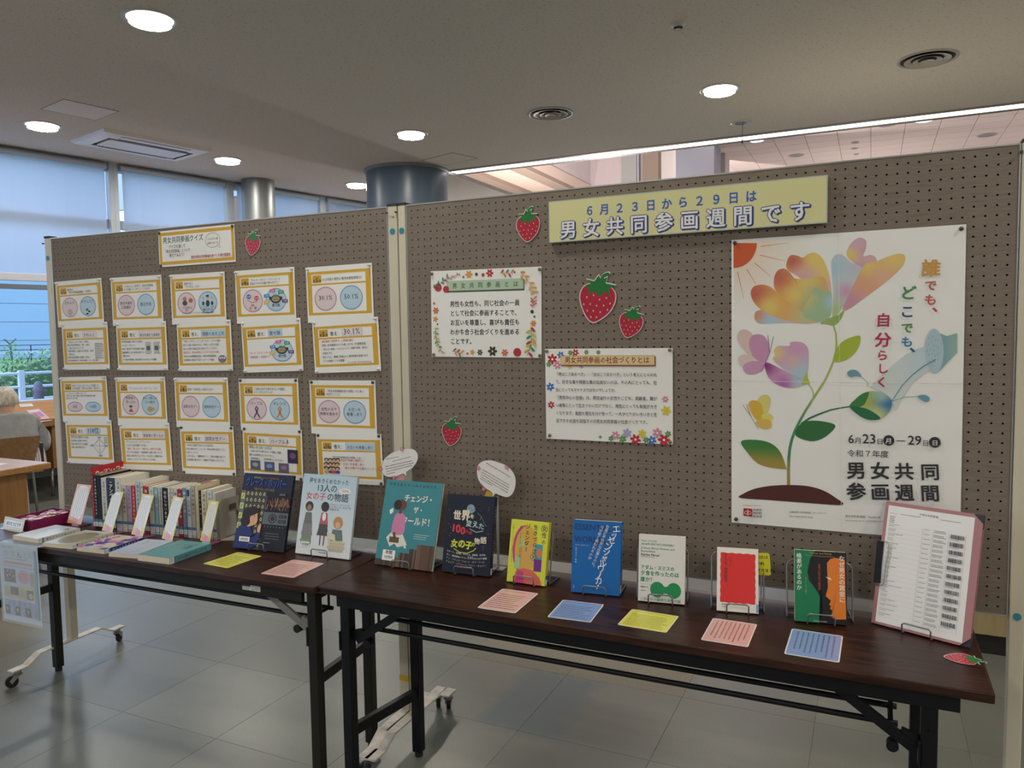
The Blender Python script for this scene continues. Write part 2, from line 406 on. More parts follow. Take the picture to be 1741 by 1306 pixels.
    bp = nt.nodes.new('ShaderNodeBump'); bp.inputs['Strength'].default_value = .12; bp.inputs['Distance'].default_value = .002; L(n2.outputs['Fac'], bp.inputs['Height']); L(bp.outputs[0], b.inputs['Normal'])
    b.inputs['Specular IOR Level'].default_value = .5
    return m
FLOORM = floor_mat()
TEXT_TILE = mat('textured_beige_tile', (.23, .21, .165), .7, vary=(120, .16), bump=(220, .6), dist=.003)
def ceil_mat():
    m = bpy.data.materials.new('speckled_ceiling_board'); m.use_nodes = True; nt = m.node_tree; b = nt.nodes['Principled BSDF']; L = nt.links.new
    g = nt.nodes.new('ShaderNodeNewGeometry'); mp = nt.nodes.new('ShaderNodeMapping'); mp.inputs['Scale'].default_value = (26, 44, 30); mp.inputs['Rotation'].default_value = (0, 0, .25)
    L(g.outputs['Position'], mp.inputs[0])
    v = nt.nodes.new('ShaderNodeTexNoise'); v.inputs['Scale'].default_value = 1.6; v.inputs['Detail'].default_value = 6; v.inputs['Roughness'].default_value = .75; L(mp.outputs[0], v.inputs['Vector'])
    r = nt.nodes.new('ShaderNodeValToRGB'); e = r.color_ramp.elements; e[0].position = .33; e[0].color = (.16, .15, .13, 1); e[1].position = .43; e[1].color = (.66, .63, .57, 1)
    L(v.outputs['Fac'], r.inputs[0]); L(r.outputs[0], b.inputs['Base Color']); b.inputs['Roughness'].default_value = .9
    bp = nt.nodes.new('ShaderNodeBump'); bp.inputs['Strength'].default_value = .4; bp.inputs['Distance'].default_value = .006; L(v.outputs['Fac'], bp.inputs['Height']); L(bp.outputs[0], b.inputs['Normal'])
    return m
CEILM = ceil_mat()
HZ = 3.48
struct(MB().box((-10.5, -9, -.15), (10, 26, -.003)), 'floor', FLOORM)
floor = bpy.data.objects['floor']
TX0, TY0 = .793, .22
tm = MB(); g = .0005; c = .0012
tm.add([(g, g, -.0028), (.5-g, g, -.0028), (.5-g, .5-g, -.0028), (g, .5-g, -.0028), (g, g, -.0003), (.5-g, g, -.0003), (.5-g, .5-g, -.0003), (g, .5-g, -.0003),
        (c, c, 0), (.5-c, c, 0), (.5-c, .5-c, 0), (c, .5-c, 0)],
       [(0, 1, 5, 4), (1, 2, 6, 5), (2, 3, 7, 6), (3, 0, 4, 7), (4, 5, 9, 8), (5, 6, 10, 9), (6, 7, 11, 10), (7, 4, 8, 11), (8, 9, 10, 11)])
t0 = tm.build('floor_tile', FLOORM, floor); first = True
t1 = None
for i in range(-13, 6):
    for j in range(-3, 9):
        x, y = TX0+.5*i, TY0+.5*j
        if x < -2.3 and y < -.5: continue
        if i in (-2, -1) and j in (1, 2):      # two rows of textured beige tiles
            if t1 is None: t1 = o = tm.build('floor_tile', TEXT_TILE, floor); o['label'] = 'beige textured floor tile'
            else: o = t1.copy(); COL.objects.link(o)
        elif first: o = t0; first = False
        else: o = t0.copy(); COL.objects.link(o)
        o.location = (x, y, 0)
# main ceiling, split along the bulkhead line
def poly_slab(name, pts, z0, z1, m):
    mb = MB(); mb.prism(pts, z0, z1); return struct(mb, name, m)
poly_slab('ceiling', [(-9.62, -9), (10, -9), (10, 6.02), (-3.35, 6.02), (-3.35, 9.6), (-4.98, 9.6)], HZ, HZ+.05, CEILM)
# window wall frame: local x along the wall, local y outwards
P0 = onz(0, 248, HZ); P1 = onz(620, 345, HZ); wd_ = (P1-P0); WANG = math.atan2(wd_.y, wd_.x)
def wroot(name, kind='structure', t=0, label=None, cat=None, group=None):
    return thing(name, label, cat, (P0.x+math.cos(WANG)*t, P0.y+math.sin(WANG)*t, 0), WANG, group, kind)
WALLP = mat('painted_wall', (.50, .49, .46), .8, bump=(60, .1))
wl = wroot('wall_left')
MB().box((-12, 0, 0), (7, .2, .80)).build('wall_base', WALLP, wl)
MB().box((-12, .0, HZ), (7, .25, HZ+.35)).build('wall_head', WALLP, wl)
GLASS = bpy.data.materials.new('window_glass'); GLASS.use_nodes = True
gn = GLASS.node_tree; gb = gn.nodes['Principled BSDF']; gn.nodes.remove(gb)
tr = gn.nodes.new('ShaderNodeBsdfTransparent'); gl = gn.nodes.new('ShaderNodeBsdfGlossy'); gl.inputs['Roughness'].default_value = .02; mx = gn.nodes.new('ShaderNodeMixShader'); fr = gn.nodes.new('ShaderNodeFresnel')
fr.inputs[0].default_value = 1.45
tr.inputs[0].default_value = (.93, .97, 1, 1)
gn.links.new(fr.outputs[0], mx.inputs[0]); gn.links.new(tr.outputs[0], mx.inputs[1]); gn.links.new(gl.outputs[0], mx.inputs[2]); gn.links.new(mx.outputs[0], gn.nodes['Material Output'].inputs[0])
BLIND = bpy.data.materials.new('roller_blind_cloth'); BLIND.use_nodes = True; bn = BLIND.node_tree; bn.nodes.remove(bn.nodes['Principled BSDF'])
td = bn.nodes.new('ShaderNodeBsdfTranslucent'); td.inputs[0].default_value = (.72, .82, .98, 1); df = bn.nodes.new('ShaderNodeBsdfDiffuse'); df.inputs[0].default_value = (.62, .66, .74, 1)
bm_ = bn.nodes.new('ShaderNodeMixShader'); bm_.inputs[0].default_value = .25; bn.links.new(td.outputs[0], bm_.inputs[1]); bn.links.new(df.outputs[0], bm_.inputs[2]); bn.links.new(bm_.outputs[0], bn.nodes['Material Output'].inputs[0])
bays = [(-6.15, -4.7), (-4.7, -3.25), (-3.25, -1.8), (-1.8, -.35), (-.35, 1.1), (1.1, 2.55), (2.55, 4.0), (4.0, 5.45), (5.45, 6.9)]
pos_words = {4: 'nearest the seated reader, left edge of the photo', 5: 'between the first mullion and the slim grey column', 6: 'just right of the slim grey column', 7: 'last one before the big blue column'}
for k, (a, b) in enumerate(bays):
    w = wroot('window_%d' % (k+1), t=a); L = b-a
    f = MB(); f.box((0, -.05, .80), (.05, .10, HZ)); f.box((L-.05, -.05, .80), (L, .10, HZ)); f.box((.05, -.03, HZ-.085), (L-.05, .10, HZ)); f.box((.05, -.04, .80), (L-.05, .12, .84))
    f.box((.05, 0, 2.74), (L-.05, .08, 2.84)); f.box((.05, 0, 2.02), (L-.05, .08, 2.07))
    f.build('frame', FRAMEM, w, bevel=.004)
    for z0, z1 in ((.84, 2.02), (2.07, 2.74), (2.84, HZ-.085)):
        MB().box((.05, .045, z0), (L-.05, .051, z1)).build('pane', GLASS, w)
    lab = 'pale blue translucent roller blind, '+pos_words[k] if k in pos_words else 'pale blue translucent roller blind drawn down over a window beyond the left edge'
    bl = thing('roller_blind', lab, 'blind', w.location, WANG, 'roller blinds on the window wall' if k not in pos_words else None)
    bl.location = w.location
    cb = MB()
    N = 12
    for i in range(N):
        u0 = a-a+.085+(L-.19)*i/N; u1 = .085+(L-.19)*(i+1)/N
        y0, y1 = -.065+.006*math.sin(i*1.3+k), -.065+.006*math.sin((i+1)*1.3+k)
        cb.add([(u0, y0, 2.17), (u1, y1, 2.17), (u1, y1, HZ-.07), (u0, y0, HZ-.07)], [(0, 1, 2, 3)])
    cb.build('blind_cloth', BLIND, bl, smooth='all')
    MB().box((.08, -.085, 2.10), (L-.10, -.05, 2.18)).build('bottom_bar', mat('lavender_bar', (.55, .57, .66), .5), bl, bevel=.006)
    MB().cyl((.07, -.065, HZ-.055), (L-.09, -.065, HZ-.055), .03).build('roller_tube', FRAMEM, bl)
# walls that close the room out of sight
struct(MB().box((-9.62, -9.2, 0), (10, -9, 5.2)), 'wall_back', WALLP)
struct(MB().box((10, -9.2, 0), (10.2, 26, 5.2)), 'wall_right', WALLP)
# upper hall beyond the bulkhead
LAV = mat('lavender_hall_wall', (.62, .56, .57), .85, vary=(6, .05, (6, 6, .15)))
PEACH = mat('peach_ceiling', (.66, .54, .46), .9)
BEAM = mat('brown_beam', (.30, .235, .19), .8)
HTILE = mat('pink_acoustic_tile', (.60, .50, .46), .9, bump=(150, .2), dist=.003)
struct(MB().box((-13, 17, 0), (-1.35, 17.3, 9)), 'wall_far', LAV)
struct(MB().box((-1.65, 24, 0), (10, 24.3, 9)), 'wall_end', LAV)
struct(MB().box((-13, 6.33, 3.55), (10, 6.40, 8.2)), 'wall_fascia', WALLP)
struct(MB().box((-13.2, 9.6, 0), (-13, 17, 9)), 'wall_side', LAV)
struct(MB().box((-13.0, 9.6, 0), (-5.0, 9.8, 3.84)), 'wall_return', WALLP)
struct(MB().box((-5.37, 6.4, 5.3), (-5.27, 17, 8.2)), 'wall_void', LAV)
poly_slab('ceiling', [(-13, 6.4), (-5.25, 6.4), (-5.25, 17), (-13, 17)], 5.05, 5.3, PEACH)
poly_slab('ceiling', [(-5.25, 6.4), (-1.35, 6.4), (-1.35, 17), (-5.25, 17)], 8.0, 8.2, LAV)
struct(MB().box((-1.50, 6.4, 5.0), (-1.35, 17, 8.2)), 'wall_upper', LAV)
hc = poly_slab('ceiling', [(-1.35, 6.4), (10, 6.4), (10, 24), (-1.35, 24)], 5.012, 5.3, mat('tile_joint', (.26, .20, .18), .9))
ht = MB().box((.005, .004, 0), (.545, .45, .012)).build('ceiling_tile', HTILE, hc); fi = True
for i in range(17):
    for j in range(16):
        o = ht if fi else ht.copy()
        if not fi: COL.objects.link(o)
        fi = False; o.location = (-1.36+.55*i, 10.4+.454*j, 5.0)
for x0, x1 in ((-6.95, -6.40), (-5.60, -5.25), (-8.05, -7.70)):
    struct(MB().box((x0, 6.6, 4.96), (x1, 17, 5.05)), 'ceiling_beam', BEAM)
def px_box(xa, xb, y, dep, z0, z1, name, m):
    a = ony(xa, 280, y); b = ony(xb, 280, y)
    return struct(MB().box((a.x, y, z0), (b.x, y+dep, z1)), name, m)
px_box(1092, 1119, 16.6, .35, 0, 8, 'trim_1', BEAM)
px_box(1083, 1086, 16.8, .2, 0, 8, 'trim_2', FRAMEM)
px_box(1056, 1082, 16.85, .12, 0, 8, 'trim_5', mat('grey_green_pane', (.40, .43, .42), .5))
px_box(1121, 1151, 16.9, .1, 0, 8, 'trim_3', mat('bright_panel', (.80, .78, .76), .7))
px_box(1149, 1214, 12.5, .7, 0, 7.99, 'wall_pier', mat('blue_grey_paint', (.36, .39, .47), .6))
px_box(1215, 1233, 13.6, .5, 0, 7.99, 'trim_4', LAV)
# light line along the bulkhead edge
st = thing('strip_light', 'long white strip light running along the open edge of the ceiling', 'ceiling light', (0, 6.02, HZ))
MB().box((-3.28, .0, -.006), (9.9, .065, .12)).box((-3.28, .23, -.006), (9.9, .30, .12)).build('housing', mat('strip_housing', (.30, .28, .26), .5), st)
MB().box((-3.27, .065, -.002), (9.9, .23, .05)).build('diffuser', emis('strip_glow', (1, .97, .88), STRIP_E), st)
# columns
def column(cx, cy, r, top, m, name, label, ring=True):
    t = thing(name, label, 'column', (cx, cy, 0)); n = 64
    MB().cyl((0, 0, 0), (0, 0, top), r, n, caps=False).build('shaft', m, t, smooth='all')
    if ring: MB().lathe([(r, -.035), (r+.022, -.03), (r+.022, 0)], (0, 0, top), n).build('collar', mat('white_collar', (.22, .24, .27), .5), t, smooth='all')
    MB().lathe([(r, .08), (r+.012, .08), (r+.012, 0)], (0, 0, 0), n).build('base_ring', STEEL_G, t, smooth='all')
q0, q1 = onz(620, 290, HZ), onz(762, 292, HZ); cc = (q0+q1)/2
column(cc.x, cc.y, .495, HZ-.001, mat('blue_grey_column_paint', (.090, .132, .185), .33, .0, .5, bump=(300, .15), dist=.002), 'column', 'thick round blue-grey painted column behind the centre posts of the boards')
cw = P0+Vector((math.cos(WANG), math.sin(WANG), 0))*2.78+Vector((math.sin(WANG), -math.cos(WANG), 0))*.32
column(cw.x, cw.y, .205, HZ-.001, mat('satin_silver', (.27, .285, .285), .42, .7), 'column', 'slim satin silver column standing against the window wall', False)

# ================================================================== DISPLAY PANELS (pegboards on castors)
def pegboard_mesh(w, h, cols, rows, name, parent, x0):
    P = .025; th = .004; r = .0028; mb = MB()
    ox = (w-cols*P)/2; oz = (h-rows*P)/2
    V = []; F = []
    hexa = [(math.cos(PI/8+k*PI/4)*r, math.sin(PI/8+k*PI/4)*r) for k in range(8)]
    sq = [(1, 0), (1, 1), (0, 1), (-1, 1), (-1, 0), (-1, -1), (0, -1), (1, -1)]
    for i in range(cols):
        for j in range(rows):
            cx = x0+ox+(i+.5)*P; cz = oz+(j+.5)*P; b = len(V)
            V += [(cx+a*P/2, 0, cz+c_*P/2) for a, c_ in sq]
            V += [(cx+a, 0, cz+c_) for a, c_ in hexa]
            V += [(cx+a, th, cz+c_) for a, c_ in hexa]
            for k in range(8):
                n = (k+1) % 8
                F.append((b+k, b+8+k, b+8+n, b+n) if True else None)
                F.append((b+8+k, b+16+k, b+16+n, b+8+n))
    mb.v = V; mb.f = F; mb.mi = [0]*len(F)
    # plain margins and edges
    mb.box((x0, 0, 0), (x0+w, th, oz)); mb.box((x0, 0, h-oz), (x0+w, th, h)); mb.box((x0, 0, oz), (x0+ox, th, h-oz)); mb.box((x0+w-ox, 0, oz), (x0+w, th, h-oz))
    return mb.build(name, BOARDM, parent)
def caster(parent, x, y, ztop, ang):
    t = bpy.data.objects.new('caster', None); COL.objects.link(t); t.parent = parent; t.location = (x, y, 0); t.rotation_euler = (0, 0, ang); t.empty_display_size = .02
    R = .025
    MB().cyl((-.008, .022, R), (.008, .022, R), R, 20).build('wheel', RUBBER, t, bevel=.003)
    f = MB(); f.cyl((0, 0, ztop-.012), (0, 0, ztop), .016, 14); f.lathe([(.004, 0), (.019, .002), (.02, .008), (.004, .012)], (0, 0, ztop-.022), 16)
    for s in (-1, 1): f.prism([(-.013, ztop-.02), (.014, ztop-.02), (.030, R+.006), (.022, R-.007), (.012, R+.004)], s*.0115-.0012, s*.0115+.0012, M=Matrix(((0, 0, 1, 0), (1, 0, 0, 0), (0, 1, 0, 0), (0, 0, 0, 1))))
    f.cyl((-.013, .022, R), (.013, .022, R), .004, 8)
    f.build('fork', CHROME, t)
def foot_bar(parent, x, w=.040):
    prof = [(-.275, .078), (-.21, .078), (-.15, .112), (.15, .112), (.21, .078), (.275, .078)]; mb = MB(); t = .006
    vs = []; n = len(prof)
    for y, z in prof: vs += [(x-w/2, y, z), (x+w/2, y, z), (x+w/2, y, z-t), (x-w/2, y, z-t)]
    fs = []
    for i in range(n-1):
        for k in range(4): a, b = 4*i+k, 4*i+(k+1) % 4; fs.append((a, a+4, b+4, b))
    fs += [(0, 1, 2, 3), (4*n-1, 4*n-2, 4*n-3, 4*n-4)]
    mb.add(vs, fs); return mb.build('foot_bar', CHIPPED, parent)
ZB, ZT = .7365, 1.9255
def display_panel(label, loc, rz, w, cols, lp, rp):
    """origin at the floor below the left bottom corner of the pegboard; lp, rp post widths"""
    t = thing('display_panel', label, 'display board', loc, rz)
    pb = pegboard_mesh(w, ZT-ZB, cols, 47, 'pegboard', t, 0); pb.location = (0, 0, ZB)
    MB().box((.001, .012, ZB+.001), (w-.001, .020, ZT-.001)).build('backing_sheet', BACKB, t)
    e = MB(); e.box((0, -.0012, ZT-.001), (w, .022, ZT+.003)); e.box((0, -.0012, ZB-.003), (w, .022, ZB+.001)); e.box((-.001, -.0015, ZB), (.0025, .02, ZT)); e.box((w-.0025, -.0015, ZB), (w+.001, .02, ZT))
    e.build('edge_strip', ALU, t)
    for x0, x1 in ((-lp, -.003), (w+.003, w+rp)):
        po = MB().box((x0, -.004, .112), (x1, .032, ZT+.004)).build('post', CREAM, t, bevel=.003)
        MB().box((x0-.001, -.006, ZT+.003), (x1+.001, .034, ZT+.012)).build('post_cap', DARK, t, bevel=.002)
        xm = (x0+x1)/2
        s = MB().cyl((xm, -.0055, ZT-.085), (xm, -.004, ZT-.085), .0105, 20); s.build('round_sticker', mat('teal_sticker', (.02, .22, .30), .5), t)
        if x0 > 0: MB().cyl((xm, -.0055, ZB-.0), (xm, -.004, ZB-.0), .0095, 20).build('round_sticker', MATS['teal_sticker'], t)
        if (x0 > 0) == (w < 1.76): MB().box((x0-.0005, -.0045, .222), (x1+.0005, .0325, .244)).build('tape_band', mat('yellow_tape', (.62, .40, .05), .4), t)
        foot_bar(t, xm)
        MB().cyl((xm, .014, .112), (xm, .014, .118), .022, 18).build('post_flange', CHIPPED, t)
        for sy, an in ((-.245, 2.6), (.245, .5)): caster(t, xm, sy, .072, an)
        MB().cyl((xm-.02, -.012, ZT-.02), (xm-.02, -.004, ZT-.02), .003, 8).build('hook_pin', DARK, t)
    return t
display_panel('taupe pegboard display panel on the right, carrying the banner and large flower poster', (-.001, 0, 0), 0, 1.793, 71, .033, .038)
LR = math.atan2(.057, 1.771)
LO = Vector((-1.816, -.0585, 0))
display_panel('taupe pegboard display panel on the left, carrying rows of yellow-framed quiz sheets', LO, LR, 1.739, 69, .036, .041)
PLR = CV((0, -.0016, 2), (1, 0, 0), (0, 0, -1))
lx_ = Vector((math.cos(LR), math.sin(LR), 0)); ln_ = Vector((math.sin(LR), -math.cos(LR), 0))
PLL = CV(LO+Vector((0, 0, 2))+ln_*.0016, lx_, (0, 0, -1))
# handwriting on the centre posts
wv = CV((-.075, -.0062, 1.90), (1, 0, 0), (0, 0, -1), .036, .05)
wv.text('町', (.006, .012), (.016, .012), BLK); wv.text('南', (.018, .014), (.028, .014), BLK)
wo = wv.build('pen_marks', PAPER, None); pr = [o for o in bpy.data.objects if o.name.startswith('display_panel') and o.get('label', '').find('left') > 0][0]
wo.parent = pr; wo.matrix_parent_inverse = (Matrix.Translation(pr.location) @ Matrix.Rotation(LR, 4, 'Z')).inverted()

# ================================================================== FOLDING TABLES
def folding_table(label, loc, rz, leg, fl, bl, crossz, rail_y, rail_z, plate, bz):
    t = thing('folding_table', label, 'table', loc, rz); Ln, D = 1.8, .4227
    MB().box((0, 0, .678), (Ln, D, .70)).build('tabletop', WALNUT, t, bevel=.0025)
    for xe in (Ln, -.0015): MB().box((xe, .002, .679), (xe+.0015, D-.002, .6995)).build('end_edging', mat('brown_edging', (.045, .022, .014), .5), t)
    ap = MB(); ap.box((.06, .014, .640), (Ln-.06, .030, .678)); ap.box((.06, D-.03, .640), (Ln-.06, D-.014, .678)); ap.build('apron', leg, t, bevel=.002)
    w = .017
    for x, y in ((fl[0], .036), (fl[1], .036), (bl[0], D-.072), (bl[1], D-.072)):
        l = MB().box((x-w, y-w, .018), (x+w, y+w, .676)).build('leg', leg, t, bevel=.003)
        MB().cyl((x, y, 0), (x, y, .02), .0145, 16).build('foot_cap', RUBBER, l, bevel=.002)
        hp = MB(); hp.box((x-w-.004, y-w-.003, .50), (x-w+.001, y+w*.6, .56)); hp.cyl((x, y-w-.002, .585), (x, y-w, .585), .0035, 8); hp.cyl((x, y-w-.002, .47), (x, y-w, .47), .0035, 8)
        hp.build('hinge_plate', leg, l)
    for xa, xb in zip(fl, bl):
        MB().bar((xa, .036+w, crossz), (xb, D-.072-w, crossz), .022, .034).build('crossbar', leg, t, bevel=.002)
        MB().bar((xa, .036+w, .66), (xb, D-.072-w, .66), .02, .03).build('top_crossbar', leg, t, bevel=.002)
        sx = 1 if xa < .9 else -1
        for y in (.036+.008, D-.08):
            x0 = xa+w*sx
            b = MB(); b.bar((x0+.012*sx, y-.002, bz-.015), (xa+.20*sx, y-.002, .648), .010, .024); b.bar((x0, y, bz), (x0+.04*sx, y, bz+.012), .012, .030)
            b.build('folding_brace', leg if not (plate and y < .1 and sx < 0) else mat('grey_brace', (.24, .24, .23), .45, .3), t)
            MB().cyl((x0+.055*sx, y-.012, bz-.018), (x0+.055*sx, y+.012, bz-.018), .013, 14).build('brace_pivot', leg, t)
    for y in rail_y:
        MB().tube([(fl[0]+.06, y, rail_z), (fl[0]+.11, y, rail_z), (fl[1]-.11, y, rail_z), (fl[1]-.06, y, rail_z)], .0075, 10).build('shelf_rail', leg, t, smooth='all')
    for x in (fl[0]+.075, fl[1]-.075):
        MB().tube([(x, rail_y[0], rail_z), (x, rail_y[-1], rail_z)], .006, 8).build('rail_end', leg, t, smooth='all')
        for y in rail_y: MB().bar((x, y, rail_z), (x, y, .648), .008, .004).build('rail_hanger', leg, t)
    if plate:
        c = CV((0, 0, 0), (1, 0, 0), (0, 0, -1), .075, .018); c.O = Vector((1.50, .0125, .672))
        c.slab((.62, .62, .60), .0006); c.rect(.0, .0, .034, .006, (.05, .05, .05)); c.micro(.003, .008, .036, .016, 2, BLK, seed=4); c.ring(.045, .010, .006, .006, .0015, BLK); c.micro(.053, .003, .073, .016, 3, BLK, seed=5)
        o = c.build('maker_plate', PAPER, None); o.parent = t
    return t
folding_table('dark walnut folding table on the right with black legs, carrying the pink folder', (-.0875, -.4243, 0), 0, STEEL_B, (.085, 1.682), (.132, 1.675), .232, (.095, .185), .553, False, .545)
TA = math.radians(1.5); TL0 = Vector((-.0905-1.8*math.cos(TA), -.4385-1.8*math.sin(TA), 0))
folding_table('dark walnut folding table on the left with grey legs, carrying the upright books', TL0, TA, STEEL_G, (.075, 1.772), (.085, 1.80-.045), .385, (.115, .205), .553, True, .56)
TP = CV((0, 0, .7003), (1, 0, 0), (0, -1, 0))          # the table top as a print plane: u = x, v = -y

# ================================================================== CEILING FIXTURES
GLOW = emis('lamp_glow', (1, .985, .95), 9.0)
def downlight(p, label, r=.165, group=None, power=LAMP_W):
    t = thing('downlight', label, 'ceiling light', (p[0], p[1], HZ), 0, group)
    MB().lathe([(r*.82, .0), (r*.84, -.006), (r, -.007), (r+.004, -.0005)], (0, 0, 0), 40).build('trim_ring', TRIM, t, smooth='all')
    MB().cyl((0, 0, -.0035), (0, 0, -.001), r*.82, 40).build('lens', GLOW, t)
    MB().cyl((0, .02, -.006), (0, .02, -.0036), .02, 16).build('lens_boss', mat('lens_boss', (.5, .5, .5), .5), t)
    L = bpy.data.lights.new('downlight_lamp', 'AREA'); L.shape = 'DISK'; L.size = r*1.5; L.energy = power; L.color = LAMP_COL
    lo = bpy.data.objects.new('lamp', L); COL.objects.link(lo); lo.parent = t; lo.location = (0, 0, -.03)
    lo.visible_camera = False if False else True
    return t
vis = [((255, 32), 'largest round white downlight, nearest the viewer at the top left of the ceiling'), ((72, 213), 'round downlight left of the long air conditioner grille, above the windows'),
       ((387, 272), 'round downlight at the right end of the long air conditioner grille'), ((607, 314), 'round downlight half hidden behind the big blue column'),
       ((699, 228), 'round downlight in front of and above the big blue column'), ((1224, 152), 'round downlight on the right, nearest the small hanging emergency lamp')]
for q, l in vis: downlight(onz(*q, HZ), l)
# unseen downlights added over and behind the viewer to fill the room with light
for x in (-6.6, -3.5, -.2, 3.3, 6.6):
    for y in (-6.6, -3.4, -.6, 2.2, 4.36):
        p = Vector((x, y, HZ)); 
        if (y in (4.36, 2.2) and x < 4) or (x < -3 and y > -3): continue
        u = (p-CP); z = u.dot(FW)
        if z > 0 and abs(u.dot(RV)/z*FPX) < 960 and abs(u.dot(UV)/z*FPX) < 720: continue
        downlight(p, power=LAMP_W*(1.35 if x > 1 else 1), label='round white downlight in the part of the ceiling outside the photo', group='added downlights outside the photo')
def diffuser(q, r, label):
    p = onz(*q, HZ); t = thing('air_diffuser', label, 'air vent', (p.x, p.y, HZ))
    G = mat('diffuser_grey', (.42, .40, .36), .5)
    MB().lathe([(r*1.06, -.0005), (r*1.04, -.007), (r*.96, -.009), (r*.93, -.002)], (0, 0, 0), 40).build('outer_ring', G, t, smooth='all')
    MB().cyl((0, 0, -.0015), (0, 0, -.0008), r*.92, 40).build('dark_throat', DARK, t)
    for k, (a, b) in enumerate(((.80, .56), (.50, .32), (.26, .02))):
        MB().lathe([(r*a, -.014-.004*k), (r*b, -.004-.004*k), (r*b, -.002-.004*k), (r*a, -.012-.004*k)], (0, 0, 0), 36).build('cone', mat('diffuser_cone', (.46, .44, .41), .5), t, smooth='all')
diffuser((936, 193), .20, 'round cone air diffuser in the middle of the ceiling')
diffuser((1577, 100), .20, 'round cone air diffuser at the upper right, in front of the strip light')
p = onz(1260, 209, HZ); t = thing('emergency_lamp', 'small round emergency lamp with a pull cord, close to the strip light', 'ceiling light', tuple(p))
MB().lathe([(.055, -.004), (.088, -.010), (.098, -.004), (.100, 0)], (0, 0, 0), 32).build('rim', TRIM, t, smooth='all')
MB().cyl((0, 0, -.006), (0, 0, -.001), .06, 28).build('dark_lens', mat('smoky_lens', (.16, .155, .15), .25), t)
MB().cyl((.015, -.02, -.16), (.015, -.02, 0), .0022, 6).cyl((.015, -.02, -.20), (.015, -.02, -.16), .009, 10, .004).build('pull_cord', DARK, t)
p = onz(1153, 41, HZ); t = thing('ceiling_sensor', 'small white domed sensor near the top edge of the ceiling', 'sensor', tuple(p))
MB().lathe([(0, -.034), (.018, -.032), (.03, -.022), (.034, -.012), (.046, -.010), (.052, 0)], (0, 0, 0), 30).build('housing', TRIM, t, smooth='all')
MB().lathe([(.0195, -.0325), (.031, -.0225)], (0, 0, -.0006), 30).build('dark_band', DARK, t, smooth='all')
# two access hatches and the long cassette air conditioner
def hatch(qs, label, m):
    P = [onz(*q, HZ) for q in qs]; c = sum(P, Vector())/4; ex = ((P[1]-P[0])+(P[2]-P[3])).normalized(); w = ((P[1]-P[0]).length+(P[2]-P[3]).length)/2; h = ((P[3]-P[0]).length+(P[2]-P[1]).length)/2
    t = thing('access_hatch', label, 'ceiling hatch', tuple(c), math.atan2(ex.y, ex.x))
    MB().box((-w/2+.006, -h/2+.006, -.003), (w/2-.006, h/2-.006, -.0005)).build('lid', m, t)
    for a, b in (((-w/2, -h/2), (w/2, -h/2+.005)), ((-w/2, h/2-.005), (w/2, h/2)), ((-w/2, -h/2), (-w/2+.005, h/2)), ((w/2-.005, -h/2), (w/2, h/2))):
        MB().box((*a, -.004), (*b, -.0003)).build('frame_strip', mat('hatch_frame', (.34, .33, .32), .5), t)
    MB().cyl((w*.2, h/2-.02, -.005), (w*.2, h/2-.02, -.003), .010, 12).build('key_lock', TRIM, t)
hatch([(105, 168), (200, 188), (165, 205), (72, 185)], 'square access hatch in the ceiling above the long air conditioner', mat('hatch_lid', (.78, .77, .76), .85, vary=(120, .12)))
hatch([(722, 268), (783, 261), (796, 268), (756, 285)], 'square access hatch in the ceiling just in front of the big blue column', CEILM)
P = [onz(*q, HZ) for q in ((124, 239.5), (172, 217), (358, 253), (303, 271.5))]
c = sum(P, Vector())/4; ex = ((P[2]-P[1])+(P[3]-P[0])).normalized(); w = ((P[2]-P[1]).length+(P[3]-P[0]).length)/2; h = ((P[0]-P[1]).length+(P[3]-P[2]).length)/2
ac = thing('air_conditioner', 'long white ceiling cassette air conditioner with two dark slots, above the windows', 'air conditioner', tuple(c), math.atan2(ex.y, ex.x))
mb = MB(); o_ = [(-w/2, -h/2), (w/2, -h/2), (w/2, h/2), (-w/2, h/2)]; i_ = [(-w/2+.12, -h/2+.16), (w/2-.12, -h/2+.16), (w/2-.12, h/2-.16), (-w/2+.12, h/2-.16)]
mb.add([(x, y, 0) for x, y in o_]+[(x*.97, y*.95, -.03) for x, y in o_]+[(x, y, -.045) for x, y in i_], [(i, (i+1) % 4, 4+(i+1) % 4, 4+i) for i in range(4)]+[(4+i, 4+(i+1) % 4, 8+(i+1) % 4, 8+i) for i in range(4)])
mb.build('surround', WHITEP, ac)
MB().box((-w/2+.16, -h/2+.205, -.050), (w/2-.16, h/2-.205, -.03)).build('intake_panel', WHITEP, ac, bevel=.004)
for s in (-1, 1):
    MB().box((-w/2+.12, s*(h/2-.185)-.018, -.0475), (w/2-.12, s*(h/2-.185)+.018, -.04)).build('air_slot', mat('slot_grey', (.10, .10, .11), .6), ac)
    MB().box((-w/2+.20, s*(h/2-.10)-.035, -.044), (w/2-.20, s*(h/2-.10)+.035, -.036)).build('louvre', WHITEP, ac, bevel=.003)
    MB().box((-w/2+.20, s*(h/2-.145)-.006, -.0455), (w/2-.20, s*(h/2-.145)+.006, -.04)).build('louvre_gap', DARK, ac)

